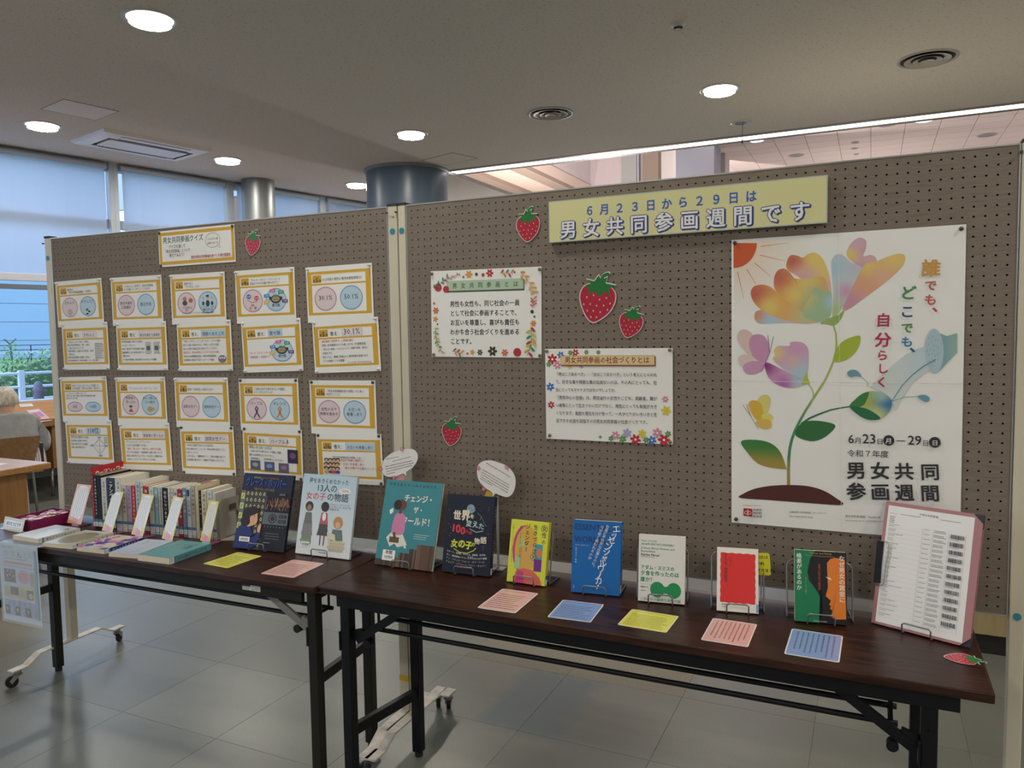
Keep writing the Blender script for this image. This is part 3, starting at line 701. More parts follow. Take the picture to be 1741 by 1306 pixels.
# ================================================================== PAPER ON THE BOARDS
PINC = mat('clear_pin_plastic', (.72, .73, .72), .15); PIND = mat('dark_pin_plastic', (.055, .055, .05), .3); PINW = mat('brown_pin_plastic', (.20, .14, .09), .3)
def pin_mesh(m):
    k = m.name+'_pin'
    if k in MATS: return MATS[k]
    mb = MB(); mb.lathe([(0, -.0115), (.0036, -.0115), (.0042, -.010), (.0026, -.008), (.0026, -.004), (.0050, -.001), (.0050, 0)], (0, 0, 0), 12)
    mb.v = [(x, z, y) for x, y, z in mb.v]
    o = mb.build('pushpin', m, None, smooth='all'); me = o.data; bpy.data.objects.remove(o); MATS[k] = me; return me
def mag_mesh(m):
    k = m.name+'_mag'
    if k in MATS: return MATS[k]
    mb = MB(); mb.lathe([(0, -.0055), (.0045, -.005), (.0055, -.003), (.0055, 0)], (0, 0, 0), 14); mb.v = [(x, z, y) for x, y, z in mb.v]
    o = mb.build('pushpin', m, None, smooth='all'); me = o.data; bpy.data.objects.remove(o); MATS[k] = me; return me
def pins(cv, root, spots, me, lift=0):
    for u, v in spots:
        o = bpy.data.objects.new('pushpin', me); COL.objects.link(o); o.parent = root; o.location = cv.W(u, v, .0004+lift)-root.location
def sheet(pl, q, name, label, cat, lift=.001, group=None, col=WHT, th=.0003):
    cv = quad_cv(pl, *q); cv.O = cv.O+cv.n*lift
    root = thing(name, label, cat, tuple(cv.W(cv.w/2, cv.h, -lift)), 0, group)
    cv.slab(col, th); return cv, root
c1x = lambda X, Y, s, p: (X+p[0]/s, Y+p[1]/s)
PINK_L, PINK_D, BLU_L, BLU_D = (.70, .59, .62), (.50, .22, .31), (.47, .62, .74), (.17, .34, .56)
def quiz(q, n, ans, draw, label, pin=0, lift=.001):
    cv, root = sheet(PLL, q, 'quiz_sheet', label, 'poster', lift, 'quiz sheets on the left board')
    w, h = cv.w, cv.h; X = lambda u: u*w; Y = lambda v: v*h
    a, b = (.115, .885) if ans else (.09, .87)
    cv.rect(X(.02), Y(a), X(.975), Y(b), YEL); cv.rect(X(.085), Y(a+.045), X(.90), Y(b-.045), WHT)
    cv.rect(X(.085), Y(a+.045), X(.90), Y(a+.060), (.72, .60, .35)); hb = a+.215
    cv.rect(X(.085), Y(hb), X(.90), Y(hb+.03), YEL)
    cv.rect(X(.10), Y(a+.065), X(.235), Y(hb-.015), (.55, .32, .03))
    cv.text('第', (X(.105), Y(hb-.03)), (X(.140), Y(hb-.03)), BLK, bold=.02); cv.text('問', (X(.197), Y(hb-.03)), (X(.232), Y(hb-.03)), BLK, bold=.02)
    cv.text(str(n), (X(.150 if n < 10 else .138), Y(hb-.025)), (X(.190 if n < 10 else .200), Y(hb-.025)), BLK, bold=.03, ratio=1.0 if n < 10 else 1.5)
    draw(cv, X, Y, a, b, hb)
    cv.build('paper', PAPER, root)
    me = pin_mesh(PINC) if pin == 0 else mag_mesh(PIND)
    pins(cv, root, [(.035*w, .035*h), (.965*w, .035*h)]+([(.035*w, .965*h), (.965*w, .965*h)] if ans else []), me)
def Qd(head, A, B, extra=None, oval=False, hs=None):
    def f(cv, X, Y, a, b, hb):
        if len(head) == 1: cv.text(head[0], (X(.25), Y(hb-.045)), (X(.25+min(.62, .036*len(head[0]))), Y(hb-.045)), BLK, ratio=1.15)
        else:
            for i, l in enumerate(head): cv.text(l, (X(.255), Y(hb-.085+.062*i)), (X(.255+min(.60, .034*len(l))), Y(hb-.085+.062*i)), BLK, ratio=1.2)
        cy = (hb+.03+b-.045)/2 + (.09 if oval else 0); rx, ry = (.165, .115) if oval else (.17, .215)
        for s, cx, fl, rg, T in ((0, .29, PINK_L, PINK_D, A), (1, .68, BLU_L, BLU_D, B)):
            cv.ell(X(cx), Y(cy), X(rx), Y(ry), fl); cv.ring(X(cx), Y(cy), X(rx), Y(ry), X(.013), rg)
            n = len(T)
            for i, l in enumerate(T):
                ll = min(.28, (.055 if n < 2 else .048)*len(l)) if not l[0].isdigit() else (.037*len(l) if l[-1] == '位' else .21)
                yy = cy+.025+(i-(n-1)/2)*.085 - (.10 if extra and s in extra.get('up', ()) else 0)
                cv.text(l, (X(cx-ll/2), Y(yy)), (X(cx+ll/2), Y(yy)), BLK, bold=.006)
        if extra and 'f' in extra: extra['f'](cv, X, Y, cy)
    return f
def Ad(head, body, boxc=None, extra=None, redl=(), bu=.82, sz=.030):
    def f(cv, X, Y, a, b, hb):
        cv.text('答え：', (X(.27), Y(hb-.035)), (X(.44), Y(hb-.035)), BLK, ratio=1.05, bold=.01)
        L = min(.40, .062*len(head)) if not head[0].isdigit() else .25
        cv.rect(X(.455), Y(a+.07), X(.475+L+.03), Y(hb-.012), boxc or PINK_D); cv.rect(X(.459), Y(a+.075), X(.471+L+.03), Y(hb-.017), BLU_L if boxc else (.74, .68, .70))
        cv.text(head, (X(.475), Y(hb-.038)), (X(.475+L), Y(hb-.038)), BLK, bold=.008)
        n = len(body); y0 = hb+.09; st = min(.075, (b-.07-y0)/max(1, n-1))
        for i, l in enumerate(body):
            if not l: continue
            ln = min(bu-.10, sz*len(l)); cv.text(l, (X(.105), Y(y0+st*i)), (X(.105+ln), Y(y0+st*i)), RED if i in redl else BLK, ratio=1.2)
        if extra: extra(cv, X, Y, a, b, hb)
    return f
def scr(cv, X, Y, cy):
    cv.line([(X(.29+.055*(1-t/30)*math.cos(t*.62)), Y(cy+.10+.075*(1-t/30)*math.sin(t*.62))) for t in range(30)], X(.005), BLK)
    for x, y, r in ((.66, .07, -.4), (.70, .11, .3), (.66, .16, -.1)): cv.ell(X(x), Y(cy+y), X(.032), Y(.018), BLK, 12, r)
def ppl(cv, X, Y, cy):
    cv.ell(X(.26), Y(cy-.08), X(.035), Y(.05), (.35, .25, .14)); cv.ell(X(.26), Y(cy-.0), X(.045), Y(.05), (.10, .06, .04)); cv.ell(X(.37), Y(cy-.05), X(.04), Y(.045), (.5, .12, .06))
    for x, s in ((.60, .8), (.68, 1.3), (.76, .8)): cv.ell(X(x), Y(cy-.06-.03*s), X(.022*s), Y(.03*s), (.62, .42, .30)); cv.ell(X(x), Y(cy+.02), X(.026*s), Y(.05*s), BLK)
    cv.ell(X(.68), Y(cy-.125), X(.03), Y(.02), BLK)
    for cx, T in ((.29, ('イクラが好きな', 'ボス')), (.68, ('イイ・ライフ・バランス', '理解のある上司'))):
        for i, l in enumerate(T): cv.text(l, (X(cx-.014*len(l)), Y(cy+.11+.05*i)), (X(cx+.014*len(l)), Y(cy+.11+.05*i)), BLK, ratio=1.3)
    cv.text('ワーク・ライフ・バランス＝仕事と家庭の調和', (X(.20), Y(.795)), (X(.78), Y(.795)), BLK, ratio=1.2)
def nabe(cv, X, Y, cx, cy):
    for dx, dy, c in ((-.15, -.06, (.03, .22, .50)), (-.05, -.15, (.62, .10, .25)), (.09, -.12, (.04, .28, .14)), (-.16, .06, (.66, .45, .10)), (.15, .05, (.09, .05, .22))):
        cv.line([(X(cx), Y(cy)), (X(cx+dx), Y(cy+dy))], X(.006), c)
        cv.rect(X(cx+dx-.045), Y(cy+dy-.03), X(cx+dx+.045), Y(cy+dy+.03), c); cv.text('仕事', (X(cx+dx-.028), Y(cy+dy+.014)), (X(cx+dx+.028), Y(cy+dy+.014)), WHT)
    cv.ell(X(cx), Y(cy+.01), X(.085), Y(.075), (.035, .04, .03)); cv.ell(X(cx-.09), Y(cy-.01), X(.02), Y(.03), (.035, .04, .03)); cv.ell(X(cx+.09), Y(cy-.01), X(.02), Y(.03), (.035, .04, .03))
    cv.ell(X(cx), Y(cy+.005), X(.065), Y(.05), (.48, .33, .20)); cv.ell(X(cx), Y(cy-.05), X(.05), Y(.022), (.05, .28, .09))
    for i in range(5): cv.line([(X(cx-.05+.02*i), Y(cy-.01)), (X(cx-.03+.02*i), Y(cy+.03))], X(.006), (.08, .05, .03))
    cv.text('寄せ鍋', (X(cx-.065), Y(cy+.145)), (X(cx+.065), Y(cy+.145)), BLK, ratio=1.1)
def q4x(cv, X, Y, cy):
    cv.ell(X(.225), Y(cy-.08), X(.04), Y(.045), (.04, .12, .50)); cv.ell(X(.355), Y(cy-.045), X(.04), Y(.045), (.60, .06, .08))
    cv.text('仕事', (X(.195), Y(cy-.065)), (X(.255), Y(cy-.065)), WHT); cv.text('生活', (X(.325), Y(cy-.03)), (X(.385), Y(cy-.03)), WHT)
    cv.line([(X(.20), Y(cy-.02)), (X(.28), Y(cy+.035)), (X(.37), Y(cy+.015))], X(.009), (.50, .16, .05)); cv.ell(X(.285), Y(cy+.085), X(.03), Y(.02), (.55, .25, .12))
    cv.text('天　秤', (X(.225), Y(cy+.165)), (X(.355), Y(cy+.165)), BLK, ratio=1.1); nabe(cv, X, Y, .68, cy-.02)
def q7x(cv, X, Y, cy):
    cv.ell(X(.29), Y(cy+.06), X(.03), Y(.04), (.62, .42, .32)); cv.ell(X(.29), Y(cy+.035), X(.033), Y(.022), BLK); cv.poly([(X(.24), Y(cy+.15)), (X(.27), Y(cy+.10)), (X(.31), Y(cy+.10)), (X(.34), Y(cy+.15))], (.42, .06, .07), smooth=False)
    cv.ell(X(.68), Y(cy+.09), X(.06), Y(.055), (.58, .36, .12)); cv.poly([(X(.735), Y(cy+.08)), (X(.76), Y(cy+.04)), (X(.765), Y(cy+.13))], (.58, .36, .12), smooth=False); cv.ring(X(.67), Y(cy+.09), X(.03), Y(.03), X(.004), (.35, .2, .06))
def ribbon(cv, X, Y, cx, cy, c, s=1):
    cv.line([(X(cx-.05*s), Y(cy+.13*s)), (X(cx+.005*s), Y(cy+.02*s)), (X(cx+.022*s), Y(cy-.05*s)), (X(cx), Y(cy-.085*s)), (X(cx-.022*s), Y(cy-.05*s)), (X(cx-.005*s), Y(cy+.02*s)), (X(cx+.05*s), Y(cy+.13*s))], X(.022*s), c)
def q9x(cv, X, Y, cy): ribbon(cv, X, Y, .29, cy+.04, (.13, .06, .15)); ribbon(cv, X, Y, .68, cy+.04, (.62, .26, .06))
CAR = lambda X_, Y_, s, *p: [(X_+a/s, Y_+b/s) for a, b in p]
s1 = 4.3525
L1 = lambda *p: CAR(0, 380, s1, *p); L2 = lambda *p: CAR(350, 380, s1, *p); L3 = lambda *p: CAR(0, 580, s1, *p); L4 = lambda *p: CAR(350, 580, s1, *p)
quiz(L1((415, 430), (755, 405), (770, 748), (428, 772)), 1, 0, Qd(['鹿沼市の', '『男女共同参画情報誌』の名称は？'], ['かれんと'], ['かりんとう'], {'up': (0, 1), 'f': scr}), 'yellow-framed question 1 sheet with a swirl and dark sweets in its two circles')
quiz(L1((820, 400), (1195, 383), (1212, 745), (838, 762)), 2, 0, Qd(['『かれんと』4月号で、男女共同参画', 'ミニ人権のインタビューした人は？'], ['鹿沼市議会', '正副議長'], ['鹿沼市長']), 'yellow-framed question 2 sheet, top row second from the left, plain circles of words')
quiz(L1((1258, 378), (1662, 358), (1678, 735), (1277, 752)), 3, 0, Qd(['世間で言う', '『イクボス』とは？'], [], [], {'f': ppl}), 'yellow-framed question 3 sheet with little dark-suited figures in the blue circle')
quiz(L2((215, 350), (655, 323), (672, 725), (232, 745)), 4, 0, Qd(['『ワーク・ライフ・バランス』の', '目指すカタチを鍋で表らわすと？'], [], [], {'f': q4x}), 'yellow-framed question 4 sheet with a balance scale beside a hotpot drawing')
quiz(L2((740, 325), (1230, 293), (1245, 715), (757, 738)), 5, 0, Qd(['2023年度の男性の育児休業取得率は？'], ['30.1%'], ['50.1%']), 'yellow-framed question 5 sheet with 30.1% and 50.1% in its circles')
quiz(L1((463, 742), (800, 728), (815, 1080), (475, 1085)), 1, 1, Ad('かれんと', ['『かれんと』とは「流れ」の意味し、', '鹿沼の男女共同参画に「新しい流れ」', 'との思いが込められている。', '令和7年度は、広報かぬま7月号・1月号', 'に折り込み。', '鹿沼市総合政策部の協働内、鹿沼は、', '市民協働推進課まで「男女共同参画」のホーム頁に掲載。'], bu=.78,
     extra=lambda cv, X, Y, a, b, hb: (cv.micro(X(.72), Y(hb+.10), X(.88), Y(b-.13), 9, BLK, seed=1), cv.frame(X(.71), Y(hb+.12), X(.885), Y(b-.12), X(.004), BLK))), 'answer 1 sheet in yellow frame with a small grey newsletter picture, below question 1', lift=.0022)
quiz(L1((865, 740), (1237, 718), (1242, 1090), (875, 1083)), 2, 1, Ad('鹿沼市議会 正副議長', ['市中男女議員、初めての対談は、', 'どんなインタビュー。', '鈴木、鹿沼市では女性議長と副議', '議員候補の二人の女性は初めての', '活動であり、', 'その男女共同参画・第1回市長のインタビューを掲載！'], bu=.80,
     extra=lambda cv, X, Y, a, b, hb: [(cv.micro(X(u), Y(hb+.08), X(u+.13), Y(b-.22), 8, BLK, seed=7+int(u*9)), cv.rect(X(u+.02), Y(hb+.17), X(u+.09), Y(hb+.25), (.12, .12, .11))) for u in (.58, .74)]), 'answer 2 sheet in yellow frame with two grey page pictures, below question 2', lift=.0022)
quiz(L1((1312, 735), (1710, 705), (1727, 1095), (1325, 1088)), 3, 1, Ad('理解のある上司', ['「育児（イクジ）」と「上司（ボス）」がその造語。', '部下の仕事と家庭を大切に「育成」の両立を支援。', '自らも仕事と家庭生活を大切にすることを言う。', '鹿沼市は、平成28年度よりイクボス宣言を実施。', '市長はじめ管理職が宣言、男女共同参画推進し、', '企業様等の宣言は下記ホームページで紹介。'], boxc=BLU_D, redl=(3,),
     extra=lambda cv, X, Y, a, b, hb: (cv.ell(X(.82), Y(b-.12), X(.075), Y(.075), (.20, .18, .24)), [cv.ell(X(.78+.04*i), Y(b-.14), X(.015), Y(.02), WHT, 10) for i in range(3)])), 'answer 3 sheet in yellow frame with a round dark group emblem, below question 3', lift=.0022)
quiz(L2((268, 735), (705, 690), (722, 1098), (280, 1098)), 4, 1, Ad('寄せ鍋', ['', '', '', '『ワーク・ライフ・シナジー', '（相乗効果）』を目指そう！'], boxc=BLU_D, redl=(3, 4), bu=.48,
     extra=lambda cv, X, Y, a, b, hb: (cv.ell(X(.67), Y(hb+.27), X(.18), Y(.21), (.50, .64, .74)), cv.ring(X(.67), Y(hb+.27), X(.18), Y(.21), X(.012), BLU_D), nabe(cv, X, Y, .67, hb+.25))), 'answer 4 sheet in yellow frame with one large hotpot circle, below question 4', lift=.0022)
quiz(L2((793, 735), (1278, 678), (1298, 1103), (807, 1098)), 5, 1, Ad('30.1%', ['・過去最高の取得率で、上昇幅も最大。', '・男性の取得期間はおよそ4割（37.7%）が2週間未満。', '・『取るだけ育休』とならないよう、夫婦で家事・育児の', '　分担をする。', '・男女ともに、職場に気兼ねなく育児休業を取得できる', '　ような体制づくりが重要。'], redl=(0,),
     extra=lambda cv, X, Y, a, b, hb: cv.text('出典：厚生労働省「令和5年度 雇用均等基本調査」', (X(.52), Y(b-.06)), (X(.88), Y(b-.06)), BLK)), 'answer 5 sheet in yellow frame reading 30.1% above bullet lines, below question 5', lift=.0022)
quiz(L3((447, 265), (793, 262), (806, 595), (465, 597)), 6, 0, Qd(['日本の『ジェンダーギャップ指数』は', '2024年度版、世界146か国中、何位か？'], ['18位'], ['118位'], {'f': lambda cv, X, Y, cy: [cv.text(l, (X(.12), Y(.385+.055*i)), (X(.12+.024*len(l)), Y(.385+.055*i)), BLK, ratio=1.2) for i, l in enumerate(('ジェンダーギャップ指数（GGI）とは…', '経済・政治・教育・健康の4分野から男女格差を測る指数', '値が1に近いほど平等。'))]}, oval=True), 'yellow-framed question 6 sheet with two wide ovals under small print')
quiz(L3((857, 265), (1225, 267), (1240, 620), (872, 618)), 7, 0, Qd(['『アンコンシャス・バイアス』とは？'], ['無意識の', '思い込み'], ['あんこ無しの', 'たい焼き'], {'up': (0, 1), 'f': q7x}), 'yellow-framed question 7 sheet with a red-jacketed figure and a fish-shaped cake')
quiz(L3((1293, 268), (1692, 272), (1700, 645), (1305, 637)), 8, 0, Qd(['毎年『3月8日』は何の日か？'], ['国際女性デー'], ['国際男性デー']), 'yellow-framed question 8 sheet, second block third column, one line in each circle')
quiz(L4((247, 273), (687, 283), (696, 665), (258, 663)), 9, 0, Qd(['『女性に対する暴力をなくす運動』', 'のシンボルカラーは？'], ['パープル'], ['オレンジ'], {'up': (0, 1), 'f': q9x}), 'yellow-framed question 9 sheet with a purple and an orange ribbon', 1)
quiz(L4((770, 285), (1258, 297), (1266, 695), (780, 688)), 10, 0, Qd(['『男女共同参画社会の実現』のために', '大切なことは？'], ['女性のみで', '物事を進める'], ['お互いを', '尊重し合う']), 'yellow-framed question 10 sheet with two lines of words in each circle', 1)
quiz(L3((495, 590), (832, 578), (845, 922), (498, 895)), 6, 1, Ad('118位', ['世界146か国中の118位。', '日本政府の出遅れで非常に…', '政治の得点は下から3番目。', '経済の値は非常に低い。'], boxc=BLU_D, bu=.55,
     extra=lambda cv, X, Y, a, b, hb: (cv.line([(X(.72), Y(hb+.10)), (X(.86), Y(hb+.25)), (X(.72), Y(hb+.44)), (X(.58), Y(hb+.25)), (X(.72), Y(hb+.10))], X(.006), BLK), cv.line([(X(.72), Y(hb+.12)), (X(.72), Y(hb+.42))], X(.004), BLK), cv.line([(X(.60), Y(hb+.25)), (X(.85), Y(hb+.25))], X(.004), BLK),
      [cv.rect(X(u), Y(hb+v), X(u+.07), Y(hb+v+.035), BLU_D) for u, v in ((.69, .045), (.52, .23), (.82, .23), (.69, .455))], cv.micro(X(.82), Y(hb+.05), X(.90), Y(hb+.20), 4, BLK, seed=3))), 'answer 6 sheet in yellow frame with a diamond radar chart, below question 6', lift=.0022)
quiz(L3((893, 615), (1263, 597), (1275, 967), (902, 940)), 7, 1, Ad('無意識の思い込み', ['『アンコンシャス・バイアス』とは…', 'これまでの自分経験により培い、', '「偏見」「思い込み」「決めつけ」と訳される言葉。', 'まさでそれが自然に、先輩後輩など誰もが持っている', '意識に人格を有る言うのでは、それは正しい認識が決め', 'て他人のことだけでなく考えることも大切。'], redl=(2,)), 'answer 7 sheet in yellow frame full of text lines, its foot behind the upright books', lift=.0022)
quiz(L3((1340, 637), (1737, 622), (1743, 1005), (1347, 970)), 8, 1, Ad('国際女性デー', ['1975年に国連で定められた記念日。', '女性の権利を守り、ジェンダー平等の実現を目指すことを', '目的としている。', '11月19日は、「国際男性デー」。男性が健康で過ごす', '社会問題に焦点をあて、健康を守る機会にされている。']), 'answer 8 sheet in yellow frame full of text lines with dark pins, below question 8', 1, lift=.0022)
quiz(L4((280, 648), (718, 645), (719, 1047), (281, 985)), 9, 1, Ad('パープル', ['期間11月12日～25日は', '「女性に対する暴力をなくす運動」期間。', '暴力は身体的なものだけでなく、', '「精神的暴力」、「経済的暴力」などもある。'], bu=.70,
     extra=lambda cv, X, Y, a, b, hb: (ribbon(cv, X, Y, .76, a+.125, BLK, .35), [(cv.rect(X(u), Y(v), X(u+.17), Y(v+h_), c_), cv.ell(X(u+.085), Y(v+h_*.45), X(.05), Y(h_*.22), c2)) for u, v, h_, c_, c2 in ((.12, .66, .19, (.10, .12, .19), (.35, .37, .33)), (.36, .67, .19, (.08, .12, .24), (.22, .32, .52)), (.60, .68, .19, (.13, .12, .19), (.32, .20, .22)), (.755, .40, .27, (.035, .025, .07), (.18, .09, .18)))])), 'answer 9 sheet in yellow frame with four small event photos, below question 9', 1, lift=.0022)
def crowd(cv, X, Y, a, b, hb):
    rn = random.Random(5)
    for i in range(12):
        u, v = .13+.06*(i % 4)+rn.random()*.02, hb+.20+.085*(i//4)
        cv.ell(X(u), Y(v), X(.036), Y(.042), (.03, .025, .02), 14); cv.ell(X(u), Y(v+.012), X(.026), Y(.032), (.64, .40, .24), 14)
        cv.ell(X(u), Y(v+.07), X(.04), Y(.03), rn.choice([(.5, .1, .08), (.62, .40, .06), (.06, .25, .12), (.05, .1, .3)]), 12)
    for i, l in enumerate(('性別や年齢に関係なく', 'お互いを尊重し合い', '誰もが輝ける社会をつくること')): cv.text(l, (X(.37+.03*i), Y(hb+.22+.075*i)), (X(.37+.03*i+.037*len(l)), Y(hb+.22+.075*i)), (.50, .06, .10))
quiz(L4((820, 700), (1305, 672), (1314, 1085), (836, 1030)), 10, 1, Ad('お互いを尊重し合う', ['', '　　　　『男女共同参画社会の実現』とは・・・'], boxc=BLU_D, extra=crowd), 'answer 10 sheet in yellow frame with a crowd of cartoon faces, below question 10', 1, lift=.0022)

# small title sheet
cv, root = sheet(PLL, L1((1175, 60), (1733, 5), (1748, 283), (1178, 325)), 'title_sheet', 'small white quiz title sheet with yellow frame at the top of the left board', 'poster')
w, h = cv.w, cv.h; X = lambda u: u*w; Y = lambda v: v*h
cv.frame(X(.01), Y(.05), X(.99), Y(.95), Y(.09), YEL)
cv.text('男女共同参画クイズ', (X(.06), Y(.34)), (X(.60), Y(.34)), (.05, .13, .10), bold=.02, ratio=1.15)
for i, l in enumerate(('クイズを通して', '「男女共同参画」について', '考えてみよう！')): cv.text(l, (X(.23-.013*len(l)), Y(.50+.12*i)), (X(.27+.013*len(l)), Y(.50+.12*i)), BLK, bold=.015, ratio=1.3)
cv.text('鹿沼市男女共同参画社会づくり実行委員会', (X(.43), Y(.83)), (X(.94), Y(.83)), (.42, .03, .07), bold=.02, ratio=1.35)
cv.ring(X(.72), Y(.37), X(.095), Y(.20), X(.003), BLK); cv.line([(X(.78), Y(.54)), (X(.815), Y(.60)), (X(.80), Y(.47))], X(.003), BLK)
for i, l in enumerate(('こたえは下の紙', '上部からめくる')): cv.text(l, (X(.645), Y(.36+.11*i)), (X(.79), Y(.36+.11*i)), BLK, ratio=1.2)
cv.build('paper', PAPER, root); pins(cv, root, [(X(.02), Y(.05)), (X(.98), Y(.05)), (X(.02), Y(.96))], mag_mesh(PIND))

# ---- strawberries (laminated cut-outs)
def strawberry(pl, cx, cy, s, rot, label, lift=.0012, m='board', sc2=(1, 1)):
    """cut-out centred at plane point (cx, cy), s = height"""
    co, si = math.cos(rot), math.sin(rot)
    T = lambda pts: [(cx+(x*co-y*si)*s*sc2[0], cy+(x*si+y*co)*s*sc2[1]) for x, y in pts]
    cv = CV(pl.O+pl.n*lift, pl.ex, pl.ey)
    body = [(-.02, -.30), (.20, -.32), (.37, -.18), (.39, .02), (.30, .24), (.12, .42), (-.04, .50), (-.18, .42), (-.32, .22), (-.40, .0), (-.37, -.20), (-.22, -.32)]
    leaf = [(-.34, -.22), (-.20, -.32), (-.30, -.40), (-.12, -.38), (-.04, -.52), (.03, -.42), (.16, -.50), (.14, -.36), (.36, -.34), (.22, -.24), (.30, -.10), (.12, -.18), (.04, -.05), (-.08, -.17), (-.22, -.08), (-.22, -.20)]
    stem = [(.0, -.40), (.05, -.54), (.16, -.60), (.20, -.56), (.10, -.50), (.06, -.38)]
    root = thing('strawberry_cutout', label, 'paper cut-out', tuple(cv.W(cx, cy+s*.5*sc2[1], -lift)))
    out = [(x*1.07, y*1.05+(.005)) for x, y in body]
    cv.poly(T(out), (.66, .50, .52)); cv.poly(T([(x*1.10+.0, y*1.07) for x, y in leaf]), (.60, .66, .58), smooth=False, c=T([(0, -.27)])[0]); cv.poly(T([(x*1.1, y*1.04) for x, y in stem]), (.60, .66, .58))
    b = len(cv.v); cv.poly(T(body), (.42, .022, .055)); cv.poly(T(leaf), (.022, .17, .045), smooth=False, c=T([(0, -.27)])[0]); cv.poly(T(stem), (.022, .17, .045))
    rn = random.Random(int(abs(cx)*1000))
    for x, y in ((-.25, -.02), (-.1, -.08), (.05, .0), (.2, -.05), (.3, .06), (-.3, .14), (-.15, .12), (.0, .14), (.16, .12), (.26, .2), (-.2, .27), (-.06, .26), (.1, .27), (-.1, .4), (.03, .39)):
        p = T([(x, y)])[0]; cv.ell(p[0], p[1], s*.017*sc2[0], s*.024*sc2[1], (.70, .42, .22), 8)
    cv.build('print', LAMI, root)
    # the laminate card under it
    return root
def sb(pl, q, hpx, rot, label, **k):
    c_ = pl.px(*q); a = pl.px(q[0], q[1]-hpx/2); b = pl.px(q[0], q[1]+hpx/2); strawberry(pl, c_[0], c_[1]+(0), abs(b[1]-a[1])*.93, rot, label, **k)
sb(PLL, (430, 414), 42, .12, 'small strawberry cut-out right of the quiz title sheet, top of the left board')
sb(PLR, (898, 384), 57, -.05, 'strawberry cut-out with a green top beside the left end of the yellow banner')
sb(PLR, (1016, 509), 84, .14, 'largest strawberry cut-out, in the middle of the right board')
sb(PLR, (1073, 549), 54, .20, 'strawberry cut-out touching the lower right of the largest strawberry')
sb(PLR, (768, 735), 48, .05, 'small strawberry cut-out low on the right board, nearest the cream centre posts')

# ---- yellow banner (foam board, stands off the board)
s3 = 2.9017
cv, root = sheet(PLR, [(935, 344.5), (1406.5, 298.5), (1408, 380), (937, 413.5)], 'banner', 'long pale yellow banner board with blue lettering at the top of the right board', 'banner', .014, None, (.66, .64, .33), .012)
w, h = cv.w, cv.h
cv.frame(0, 0, w, h, .003, (.42, .48, .48))
def outlined(t, p0, p1, size, c_out, c_in, b1, b2, ratio=1, sh=None):
    if sh: cv.text(t, p0, p1, sh, bold=b1, size=size, ratio=ratio, res=2, dx=size*.055, dy=size*.05)
    cv.text(t, p0, p1, c_out, bold=b1, size=size, ratio=ratio, res=2); cv.text(t, p0, p1, c_in, bold=b2, size=size, ratio=ratio, res=2)
PB = lambda x, y: cv.px(x, y)
a, b = PB(1004, 357), PB(1301, 333)
mid = (a[1]+b[1])/2
outlined('６月２３日から２９日は', (w*.148, h*.405), (w*.775, h*.405), h*.245, (.42, .50, .52), (.035, .10, .36), .062, .022, 1.1)
outlined('男女共同参画週間です', (w*.045, h*.88), (w*.948, h*.88), h*.44, (.035, .06, .24), (.76, .76, .74), .058, .024, 1.02, sh=(.03, .05, .2))
cv.build('banner_face', PAPER, root)

# ---- sheet 1 "男女共同参画とは"
cv, root = sheet(PLR, CAR(680, 380, 3.264, (168, 265), (785, 240), (788, 745), (182, 740)), 'notice_sheet', 'white notice with green heading strip and an autumn flower border, left of the largest strawberry', 'poster')
w, h = cv.w, cv.h; X = lambda u: u*w; Y = lambda v: v*h
cv.rect(X(.155), Y(.13), X(.855), Y(.255), (.07, .10, .08)); cv.rect(X(.15), Y(.12), X(.845), Y(.235), (.42, .55, .40)); cv.text('男女共同参画とは', (X(.205), Y(.205)), (X(.80), Y(.205)), (.05, .10, .06), bold=.02, size=X(.043), ratio=1.15)
for i, l in enumerate(('男性も女性も、同じ社会の一員', 'として社会に参画することで、', 'お互いを尊重し、喜びも責任も', 'わかち合う社会づくりを進める', 'ことです。')):
    cv.text(l, (X(.18), Y(.415+.108*i)), (X(.18+.0452*len(l)), Y(.415+.108*i)), BLK, bold=.022, ratio=1.15)
rn = random.Random(11)
OR, RD, GR, DKG = (.62, .30, .05), (.45, .03, .04), (.06, .22, .10), (.04, .07, .06)
for u, v, r, c_, k in ((.36, .055, .034, OR, 6), (.55, .05, .034, RD, 6), (.045, .46, .030, (.60, .16, .08), 6), (.04, .56, .026, OR, 5), (.93, .62, .026, (.60, .22, .05), 6), (.385, .945, .024, OR, 5), (.455, .945, .026, DKG, 6), (.57, .93, .042, BLK, 6), (.68, .945, .030, (.60, .16, .08), 6)): cv.flower(X(u), Y(v), X(r), c_, k, (.66, .45, .1))
for u, v, r, c_ in ((.07, .19, .034, RD), (.145, .215, .028, RD), (.79, .94, .034, RD), (.03, .375, .010, (.6, .1, .06)), (.06, .62, .007, BLK), (.92, .49, .014, BLK), (.94, .545, .008, BLK), (.31, .08, .009, GR), (.43, .055, .013, DKG), (.49, .065, .014, (.5, .05, .05)), (.77, .05, .008, RD), (.34, .96, .010, (.5, .1, .05))): cv.ell(X(u), Y(v), X(r), X(r), c_, 16)
def sprig(p0, p1, n, c_, cl, r=.014, bend=0):
    P_ = [(p0[0]+(p1[0]-p0[0])*t/10+bend*math.sin(PI*t/10), p0[1]+(p1[1]-p0[1])*t/10) for t in range(11)]
    cv.line([(X(a_), Y(b_)) for a_, b_ in P_], X(.004), c_)
    for i in range(n):
        t = (i+.5)/n; k = int(t*10); x_, y_ = P_[k]; a0 = math.atan2((p1[1]-p0[1])*h, (p1[0]-p0[0])*w); s_ = 1 if i % 2 else -1
        aa = a0+s_*.9; cv.ell(X(x_)+math.cos(aa)*X(r*1.3), Y(y_)+math.sin(aa)*X(r*1.3), X(r*1.15), X(r*.45), cl[i % len(cl)], 10, aa)
